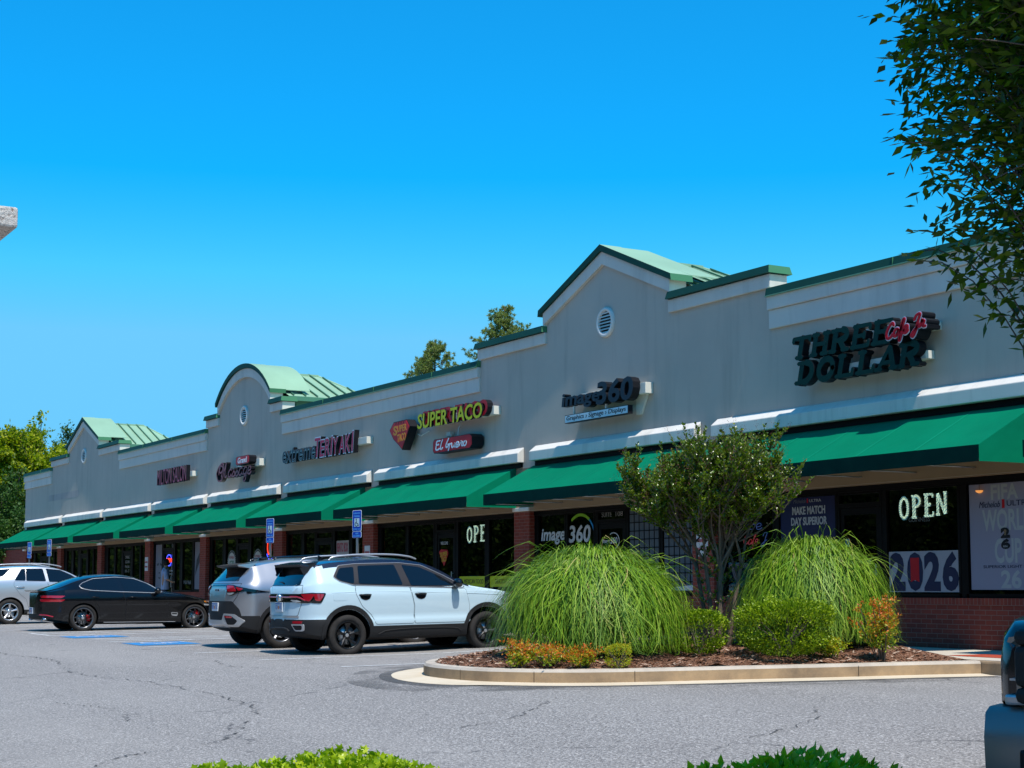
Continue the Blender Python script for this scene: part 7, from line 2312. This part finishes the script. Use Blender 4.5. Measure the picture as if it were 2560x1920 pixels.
# neon at the left cafe window
o = thing('neon_sign', 'dim blue and red neon script in the cafe window behind the slender tree', 'lit sign', (0, 0, 0))
mb = MB(); script(mb, 'Cafe', -21.1, -20.7, 1.56, .17, -.012, .004, .012, 0, 0); mb.build('red_tube', led('dim_red_neon', (.6, .01, .01), .16), o)
mb = MB(); script(mb, 'oe', -20.95, -20.6, 1.80, .2, -.012, .004, .012, 0, 0); script(mb, 'J', -20.62, -20.48, 1.58, .16, -.012, .004, .012, 0, 0); mb.build('blue_tube', led('dim_blue_neon', (.01, .08, .5), .14), o)
mb = MB(); 
# lamp glowing inside
o = thing('pendant_lamp', 'small glowing amber bowl lamp seen at the top of the world cup poster window', 'lamp', (-15.85, -.03, 2.19))
mb = MB(); n_ = 10
mb.lathe([(0, .055), (-.014, .050), (-.028, .036), (-.036, .015), (-.038, 0)], 'z', 20, 0, True); mb.build('bowl', led('amber_lamp', (1., .38, .08), .55), o)
mb = MB(); mb.tube([(0, 0, 0), (0, .0, .10)], .003, 5); mb.build('cord', M['black'], o)

# image360 shopfront
o = thing('window_lettering', 'large frosted image360 lettering with green and blue arc on the glass', 'lettering', (0, 0, 0))
text('letters', 'image', -27.56, -26.66, 1.70, 2.02, -.006, .002, M['palevinyl'], o, shear=.18, bold=.025)
text('letters', '360', -26.52, -25.74, 1.715, 2.06, -.006, .002, M['palevinyl'], o, shear=.12, bold=.025)
mb = MB()
arc_c, arc_r = (-26.1, 1.80), .50
ribbon(mb, [(arc_c[0] + arc_r * math.cos(R(t)), arc_c[1] + .45 * math.sin(R(t))) for t in np.linspace(128, 52, 16)], .055, -.0065, .002)
mb.build('green_arc', plain('lime_vinyl', (.20, .42, .02), .5), o)
mb = MB(); ribbon(mb, [(arc_c[0] + arc_r * math.cos(R(t)), arc_c[1] + .45 * math.sin(R(t))) for t in np.linspace(50, -25, 16)], .04, -.0065, .002); mb.build('blue_arc', plain('blue_vinyl', (.01, .22, .55), .5), o)
o = thing('window_lettering', 'small Formerly lettering with red logo under the large image360 lettering', 'lettering', (0, 0, 0))
text('letters', '...Formerly', -27.35, -26.92, 1.44, 1.52, -.006, .002, M['palevinyl'], o)
mb = MB(); mb.lathe([(-.006, 0), (-.006, .10)], 'y', 22, 0, False, (-27.32, 0, 1.26)); mb.prism([(-27.2, 1.22), (-26.9, 1.22), (-26.9, 1.32), (-27.2, 1.32)], -.006, -.004); mb.build('red_logo', M['redprint'], o)
o = thing('window_lettering', 'grey SUITE 108 lettering above the shop door', 'lettering', (0, 0, 0))
text('letters', 'SUITE', -25.35, -25.02, 2.175, 2.27, -.006, .002, plain('grey_vinyl', (.22, .21, .20), .5), o)
text('letters', '108', -24.88, -24.64, 2.175, 2.27, -.006, .002, plain('grey_vinyl', (.22, .21, .20), .5), o)
o = thing('window_lettering', 'small white image360 logo on the shop door', 'lettering', (0, 0, 0))
text('letters', 'image', -25.32, -25.05, 1.66, 1.76, -.024, .002, M['palevinyl'], o, shear=.18, bold=.02)
text('letters', '360', -25.04, -24.80, 1.665, 1.79, -.024, .002, M['palevinyl'], o, shear=.12, bold=.02)
mb = MB(); ribbon(mb, [(-24.93 + .19 * math.cos(R(t)), 1.72 + .15 * math.sin(R(t))) for t in np.linspace(125, -70, 18)], .018, -.024, .002); mb.build('arc', M['palevinyl'], o)
# grey blinds with a black security grid in two panes
for i, (x0, x1, gx_) in enumerate(((-24.42, -23.47, 'left'), (-23.34, -22.4, 'right'))):
    o = thing('window_blind', 'grey blue blind behind black grid, ' + ('next to the suite door' if i == 0 else 'by the pillar behind the slender tree'), 'blind', (0, 0, 0), 0, 'gridded blinds beside the suite door')
    mb = MB(); mb.box(x0 + .01, x1 - .01, -.010, -.003, .86, 2.27)
    mb.build('cloth', plain('grey_blue_cloth', (.085, .105, .125), .8, var=.1), o)
    mb = MB()
    for k in range(1, 6): xx = x0 + (x1 - x0) * k / 6; mb.box(xx - .008, xx + .008, -.018, -.012, .86, 2.27)
    for k in range(9): zz = .95 + k * .155; mb.box(x0 + .01, x1 - .01, -.0185, -.0125, zz - .008, zz + .008)
    mb.build('grid', M['black_alu'], o)
    mb = MB(); mb.add([(x0 + .1, -.02, .80), (x1 - .02, -.02, .80), (x1 - .02, -.02, .90), (x0 + .1, -.02, .84)], [(0, 1, 2, 3)]); mb.build('fallen_slats', M['palevinyl'], o)

# taco shop
led_open('OPE of a bright OPEN sign cut by the window frame of the taco shop', -30.68, -29.80, 1.83, 2.18, 'OPE')
for t_, x0, x1, lb in (('MEXICAN FOOD', -31.00, -29.86, 'yellow window strip reading MEXICAN FOOD'), ('DELICIOUS TACOS', -29.64, -28.5, 'yellow window strip reading DELICIOUS TACOS')):
    o = poster('window_strip', lb, 'window strip', x0, x1, .865, 1.09, plain('yellow_strip', (.42, .46, .01), .5))
    text('letters', t_, x0 + .22, x1 - .06, .93, 1.03, -.014, .003, M['black'], o, shear=.1)
o = thing('window_lettering', 'red SUPER TACO shield decal with WELCOME above it on the taco shop door', 'lettering', (0, 0, 0))
text('letters', 'WELCOME', -31.86, -31.52, 1.80, 1.87, -.024, .002, M['palevinyl'], o)
mb = MB(); mb.prism([(-31.94, 1.64), (-31.84, 1.70), (-31.54, 1.68), (-31.50, 1.60), (-31.62, 1.42), (-31.70, 1.32)], -.0235, -.0215); mb.build('shield', M['redprint'], o)
text('letters', 'SUPER', -31.88, -31.54, 1.54, 1.64, -.027, .002, plain('dull_gold', (.45, .33, .02), .5), o, bold=.02, slope=.1)
text('letters', 'TACO', -31.82, -31.58, 1.42, 1.53, -.027, .002, plain('dull_gold', (.45, .33, .02), .5), o, bold=.02, slope=.1)
o = poster('door_notice', 'narrow pale notice beside the taco shop door', 'notice', -32.23, -32.10, 1.50, 1.86, (.20, .20, .25))
mb = MB(); mb.box(-32.22, -32.11, -.0125, -.0105, 1.78, 1.85); mb.build('print', plain('pink_print', (.30, .08, .10), .5), o)
mb = MB(); mb.box(-34.72, -34.2, .06, .07, .77, 2.25); 
o = thing('curtain', 'pale grey curtain at the left pane of the taco shop', 'curtain', (0, 0, 0)); mb.build('cloth', plain('grey_cloth', (.42, .43, .40), .8), o)

# teriyaki shop
o = poster('poster', 'white poster with red BENTO BOX lettering', 'poster', -37.58, -36.84, 1.05, 2.03, (.34, .33, .34))
text('letters', 'BENTO BOX', -37.54, -36.88, 1.74, 1.98, -.014, .003, plain('dull_red_print', (.30, .03, .06), .5), o, bold=.02)
mb = MB(); mb.prism([(-37.54, 1.62), (-37.3, 1.68), (-37.0, 1.58), (-36.88, 1.68), (-36.88, 1.62), (-37.0, 1.5), (-37.3, 1.58), (-37.54, 1.54)], -.0145, -.0115); mb.build('sketch', M['black'], o)
mb = MB(); mb.lathe([(-.0135, 0), (-.0135, .14)], 'y', 20, 0, False, (-37.2, 0, 1.36)); mb.build('dish', plain('dull_red_print', (.30, .03, .06), .5), o)
# massage shop
for x, lb in ((-45.14, 'round white $70 decal on the window left of the massage door'), (-43.05, 'round white $70 decal on the window right of the massage door')):
    o = thing('window_decal', lb, 'decal', (0, 0, 0), 0, 'round massage price decals')
    mb = MB(); mb.lathe([(-.0045, 0), (-.0045, .355), (-.003, .36)], 'y', 40, 1, False, (x, 0, 1.59)); mb.lathe([(-.0065, 0), (-.0065, .285), (-.0045, .285)], 'y', 40, 0, False, (x, 0, 1.59))
    for k in range(32):
        t = 2 * math.pi * k / 32; c, d = x + .335 * math.cos(t), 1.59 + .335 * math.sin(t)
        mb.box(c - .012, c + .012, -.006, -.0045, d - .012, d + .012, 0)
    mb.build('disc', [plain('pale_disc', (.42, .44, .43), .5), M['black']], o)
    text('letters', '$70', x - .17, x + .19, 1.40, 1.64, -.009, .002, plain('green_print', (.01, .13, .06), .5), o, bold=.01)
    text('letters', 'BODY MASSAGE', x - .19, x + .19, 1.69, 1.77, -.009, .002, plain('dull_red_print', (.30, .03, .06), .5), o)
o = thing('neon_sign', 'red and blue neon OPEN sign half hidden by the accessible parking sign', 'lit sign', (0, 0, 0))
mb = MB(); ribbon(mb, [(-42.18 + .13 * math.cos(t), 1.98 + .2 * math.sin(t)) for t in np.linspace(0, 6.28, 25)], .045, -.012, .004); mb.build('red_tube', M['led_r'], o)
mb = MB(); ribbon(mb, [(-42.1 + .28 * math.cos(t), 1.95 + .32 * math.sin(t)) for t in np.linspace(3.7, 5.2, 12)], .04, -.012, .004); mb.build('blue_tube', M['led_b'], o)
# salon
o = thing('neon_sign', 'red neon OPEN inside a blue ring on the salon door', 'lit sign', (0, 0, 0))
mb = MB(); ribbon(mb, [(-50.88 + .26 * math.cos(R(t)), 1.73 + .18 * math.sin(R(t))) for t in np.linspace(20, 160, 14)], .03, -.024, .004)
ribbon(mb, [(-50.88 + .26 * math.cos(R(t)), 1.73 + .18 * math.sin(R(t))) for t in np.linspace(200, 340, 14)], .03, -.024, .004); mb.build('blue_tube', M['led_b'], o)
text('letters', 'OPEN', -51.16, -50.60, 1.66, 1.80, -.026, .003, M['led_r'], o, bold=.02)
for x0, x1, lb, sg in ((-52.28, -51.62, 'tall grey portrait poster of a face at the left salon window', 1), (-48.38, -47.64, 'tall grey portrait poster with dark hair at the right salon window', -1)):
    o = poster('poster', lb, 'poster', x0, x1, .79, 2.26, (.17, .17, .21))
    c = (x0 + x1) / 2
    mb = MB()
    if sg > 0:
        mb.prism([(c - .2, 1.62), (c + .0, 1.66), (c - .02, 1.58), (c - .2, 1.56)], -.0125, -.0105); mb.prism([(c + .12, 1.66), (c + .3, 1.62), (c + .3, 1.56), (c + .14, 1.58)], -.0125, -.0105)
        mb.prism([(c, 1.35), (c + .14, 1.35), (c + .1, 1.30), (c + .02, 1.30)], -.0125, -.0105); mb.prism([(c - .08, 1.18), (c + .22, 1.18), (c + .1, 1.12)], -.0125, -.0105)
    else:
        mb.prism([(c - .33, 1.2), (c - .2, 1.7), (c + .1, 1.95), (c + .33, 1.98), (c + .33, 1.55), (c + .1, 1.65), (c - .12, 1.45)], -.0125, -.0105)
    mb.build('print', plain('dark_print', (.03, .03, .04), .5), o)
o = thing('window_lettering', 'tiny white phone and web address lines on the salon door', 'lettering', (0, 0, 0))
text('letters', '770-475-0898', -50.98, -50.45, 1.36, 1.41, -.024, .002, M['palevinyl'], o)
text('letters', 'www.miltonsalon.com', -51.2, -50.35, 1.27, 1.32, -.024, .002, M['palevinyl'], o)
text('letters', 'Milk Nail', -49.42, -48.75, .95, 1.07, -.006, .002, plain('dim_vinyl', (.22, .22, .24), .5), o)
o = thing('window_lettering', 'pale opening hours lettering on the door left of the salon', 'lettering', (0, 0, 0))
for k, t_ in enumerate(('OPENING', 'SOON', 'Mon-Sat', '10 - 7')): text('letters', t_, -55.68, -55.2, 1.85 - k * .16, 1.95 - k * .16, -.024, .002, plain('dim_vinyl', (.26, .26, .27), .5), o)

# notices on three pillars
for (x0, x1, z0, z1), lb in (((-52.98, -52.66, 1.40, 1.86), 'white notice with red print on the pillar left of the salon'), ((-35.58, -35.28, 1.42, 1.86), 'white notice with red print on the pillar left of the taco shop'), ((-22.18, -21.86, 1.38, 1.80), 'white notice with red print on the pillar behind the slender tree')):
    o = thing('pillar_notice', lb, 'notice', (0, 0, 0), 0, 'notices on the brick pillars')
    mb = MB(); mb.box(x0, x1, YW - .012, YW - .003, z0, z1); mb.build('plate', plain('notice_white', (.55, .55, .56), .5), o)
    text('letters', 'RESERVED', x0 + .03, x1 - .03, z0 + (z1 - z0) * .58, z0 + (z1 - z0) * .70, YW - .016, .003, plain('notice_red', (.42, .04, .05), .5), o, bold=.02)
    text('letters', 'PARKING', x0 + .03, x1 - .03, z0 + (z1 - z0) * .24, z0 + (z1 - z0) * .36, YW - .016, .003, plain('notice_red', (.42, .04, .05), .5), o, bold=.02)

# accessible parking signs on steel posts
M['signblue'] = plain('blue_sign_sheet', (.005, .06, .44), .35)
M['signcyan'] = plain('pale_blue_print', (.10, .36, .75), .4)
def bay_sign(x, y, top, label, lean=0):
    o = thing('parking_sign', label, 'parking sign', (x, y, 0), 0, 'blue accessible parking signs on posts')
    mb = MB()
    mb.box(-.03, .03, .0, .004, 0, top - .02); mb.box(-.03, -.026, .004, .03, 0, top - .02); mb.box(.026, .03, .004, .03, 0, top - .02)
    mb.build('post', M['steel'], o)
    def plate(z0, z1):
        mb = MB(); w_ = .155; r_ = .03
        P = []
        for cx_, cz_, a0 in ((w_ - r_, z0 + r_, -90), (w_ - r_, z1 - r_, 0), (-w_ + r_, z1 - r_, 90), (-w_ + r_, z0 + r_, 180)):
            for k in range(5): P.append((cx_ + r_ * math.cos(R(a0 + k * 22.5)), cz_ + r_ * math.sin(R(a0 + k * 22.5))))
        mb.prism(P, -.006, -.002, 1)
        mb.prism([(px * .92, (pz - (z0 + z1) / 2) * .95 + (z0 + z1) / 2) for px, pz in P], -.008, -.0055, 0)
        return mb.build('sign_plate', [M['signblue'], M['white']], o)
    p = plate(top - .457, top)
    text('letters', 'RESERVED', -.12, .12, top - .085, top - .05, -.0105, .002, M['signcyan'], p, bold=.02)
    text('letters', 'PARKING', -.10, .10, top - .15, top - .11, -.0105, .002, M['signcyan'], p, bold=.02)
    mb = MB(); mb.box(-.085, .085, -.011, -.0075, top - .36, top - .175); mb.build('symbol_panel', M['s_pale'], p)
    mb = MB(); z = top - .36
    ribbon(mb, [(-.015, z + .14), (-.008, z + .075), (.04, z + .075), (.06, z + .02)], .016, -.014, .003)
    ribbon(mb, [(-.008 + .048 * math.cos(R(t)), z + .058 + .045 * math.sin(R(t))) for t in np.linspace(110, 340, 14)], .013, -.0145, .003)
    mb.lathe([(-.0135, 0), (-.0135, .016)], 'y', 12, 0, False, (-.017, 0, z + .162)); mb.build('symbol', M['black'], p)
    text('letters', 'PERMIT REQ', -.12, .12, top - .43, top - .395, -.0105, .002, M['signcyan'], p, bold=.02)
    p = plate(top - .595, top - .462)
    text('letters', 'VAN', -.05, .05, top - .52, top - .485, -.0105, .002, M['signcyan'], p, bold=.02)
    text('letters', 'ACCESSIBLE', -.12, .12, top - .575, top - .535, -.0105, .002, M['signcyan'], p, bold=.02)
    o.rotation_euler = (0, lean, R(14))
bay_sign(-31.5, -2.25, 2.51, 'blue accessible parking sign nearest the taco shop pillar')
bay_sign(-36.5, -2.25, 2.515, 'blue accessible parking sign between the massage and teriyaki shops')
bay_sign(-57.4, -2.25, 2.54, 'upright far blue accessible parking sign above the silver wagon roof')
bay_sign(-60.45, -2.25, 2.515, 'leaning farthest blue accessible parking sign above the silver wagon', R(2.5))

# person at the salon door, seen from behind
def person():
    o = thing('person', 'person in a loose pale blue shirt and dark trousers standing at the salon door', 'person', (-49.45, -.62, 0), R(-20))
    V = [(0, 0, .92), (0, .01, 1.15), (0, .02, 1.38), (0, .02, 1.47), (0, .05, 1.60),            # pelvis, waist, chest, neck, head
         (-.10, 0, .88), (-.11, .02, .50), (-.11, -.03, .09), (-.11, .10, .04),
         (.10, 0, .88), (.11, .03, .50), (.12, -.01, .09), (.12, .12, .04),
         (-.19, .02, 1.37), (-.24, -.02, 1.10), (-.22, .10, .88), (-.21, .13, .80),
         (.19, .02, 1.37), (.25, .06, 1.12), (.22, .26, 1.02), (.20, .33, 1.02), (0, .05, 1.70)]
    E = [(0, 1), (1, 2), (2, 3), (3, 4), (0, 5), (5, 6), (6, 7), (7, 8), (0, 9), (9, 10), (10, 11), (11, 12), (2, 13), (13, 14), (14, 15), (15, 16), (2, 17), (17, 18), (18, 19), (19, 20), (4, 21)]
    rad = [.14, .135, .15, .055, .085, .09, .062, .042, .035, .09, .062, .042, .035, .062, .045, .033, .03, .062, .045, .033, .03, .075]
    me = bpy.data.meshes.new('figure'); me.from_pydata(V, E, [])
    ob = bpy.data.objects.new('figure', me); COL.objects.link(ob)
    md = ob.modifiers.new('s', 'SKIN'); md.use_smooth_shade = True
    for i, sv_ in enumerate(me.skin_vertices[0].data):
        sv_.radius = (rad[i] * (1.15 if i < 3 else 1), rad[i] * (.75 if i < 3 else 1)); sv_.use_root = i == 0
    sd = ob.modifiers.new('d', 'SUBSURF'); sd.levels = 2; sd.render_levels = 2
    bpy.context.view_layer.update()
    dg = bpy.context.evaluated_depsgraph_get()
    m2 = bpy.data.meshes.new_from_object(ob.evaluated_get(dg), depsgraph=dg)
    bpy.data.objects.remove(ob)
    m2.name = 'body'
    m2.materials.clear()
    for q in (plain('skin', (.32, .19, .13), .6), plain('dark_trousers', (.02, .022, .03), .8), plain('dark_shoes', (.015, .013, .012), .6)): m2.materials.append(q)
    mi = []
    for p in m2.polygons:
        z = p.center.z
        mi.append(2 if z < .09 else 1 if z < .95 and abs(p.center.x) < .2 and p.center.y < .09 else 0)
    m2.polygons.foreach_set('material_index', mi)
    link('body', m2, o)
    sh = MB(); n = 20
    prof = [(.78, .19, .13), (.95, .18, .125), (1.15, .175, .12), (1.33, .20, .13), (1.42, .16, .10), (1.47, .075, .07)]
    vs = [(a * math.cos(2 * math.pi * k / n) * (1 + .05 * math.sin(k * 3 + z * 9)), .015 + b * math.sin(2 * math.pi * k / n), z) for z, a, b in prof for k in range(n)]
    sh.add(vs, [(i * n + k, i * n + (k + 1) % n, (i + 1) * n + (k + 1) % n, (i + 1) * n + k) for i in range(len(prof) - 1) for k in range(n)], 0, True)
    for sx, pts in ((-1, [(-.17, .02, 1.39), (-.23, .0, 1.25), (-.245, -.01, 1.08)]), (1, [(.17, .02, 1.39), (.235, .04, 1.25), (.25, .06, 1.10)])): sh.tube(pts, [.075, .072, .07], 12)
    sh.build('shirt', plain('pale_blue_cotton', (.26, .32, .46), .85, var=.15, vscale=6), o)
    h = MB(); 
    hp = [(1.54, .075), (1.58, .098), (1.64, .104), (1.70, .094), (1.745, .06), (1.76, 0)]
    h.lathe(hp, 'z', 18, 0, True, (0, .035, 0)); h.build('hair', plain('dark_hair', (.012, .010, .009), .6), o)
person()

# ------------------------------------------------------------------ corner of the building the photographer stands beside
o = thing('stucco_porch', 'rough cream stucco porch corner at the left edge of the photo', 'porch', (0, 0, 0))
def porch():
    # beam end at the camera's left; runs away to the left on a column
    p = Vector((-13.30, -13.76, 0)); d1 = Vector((0, -1, 0)); d2 = Vector((-1, 0, 0))
    m_, t, b = new_mat('rough_cream_stucco')
    n = noise(t, coords(t), 28, 5, .7, .6)
    t.links.new(ramp(t, n, [(.36, (.26, .20, .17)), (.48, (.62, .56, .50)), (.7, (.72, .67, .62))]), b.inputs['Base Color'])
    b.inputs['Roughness'].default_value = .95
    bump(t, n, b, 1., .03)
    mb = MB()
    z0, z1 = 3.815, 3.99
    A = [p, p + d1 * 3.2, p + d1 * 3.2 + d2 * 1.2, p + d2 * 1.2]
    mb.add([(q.x, q.y, z0) for q in A] + [(q.x, q.y, z1) for q in A], [(0, 1, 2, 3), (4, 7, 6, 5), (0, 4, 5, 1), (1, 5, 6, 2), (2, 6, 7, 3), (3, 7, 4, 0)])
    mb.build('beam', m_, o, bevel=.02)
    mb = MB()
    c = p + d1 * 2.6 + d2 * .6
    g_ = gz(c.x, c.y)
    mb.box(c.x - .2, c.x + .2, c.y - .2, c.y + .2, g_ - .1, z0 - .003); mb.box(c.x - .26, c.x + .26, c.y - .26, c.y + .26, g_ - .1, g_ + .3)
    mb.build('column', m_, o, bevel=.02)
porch()
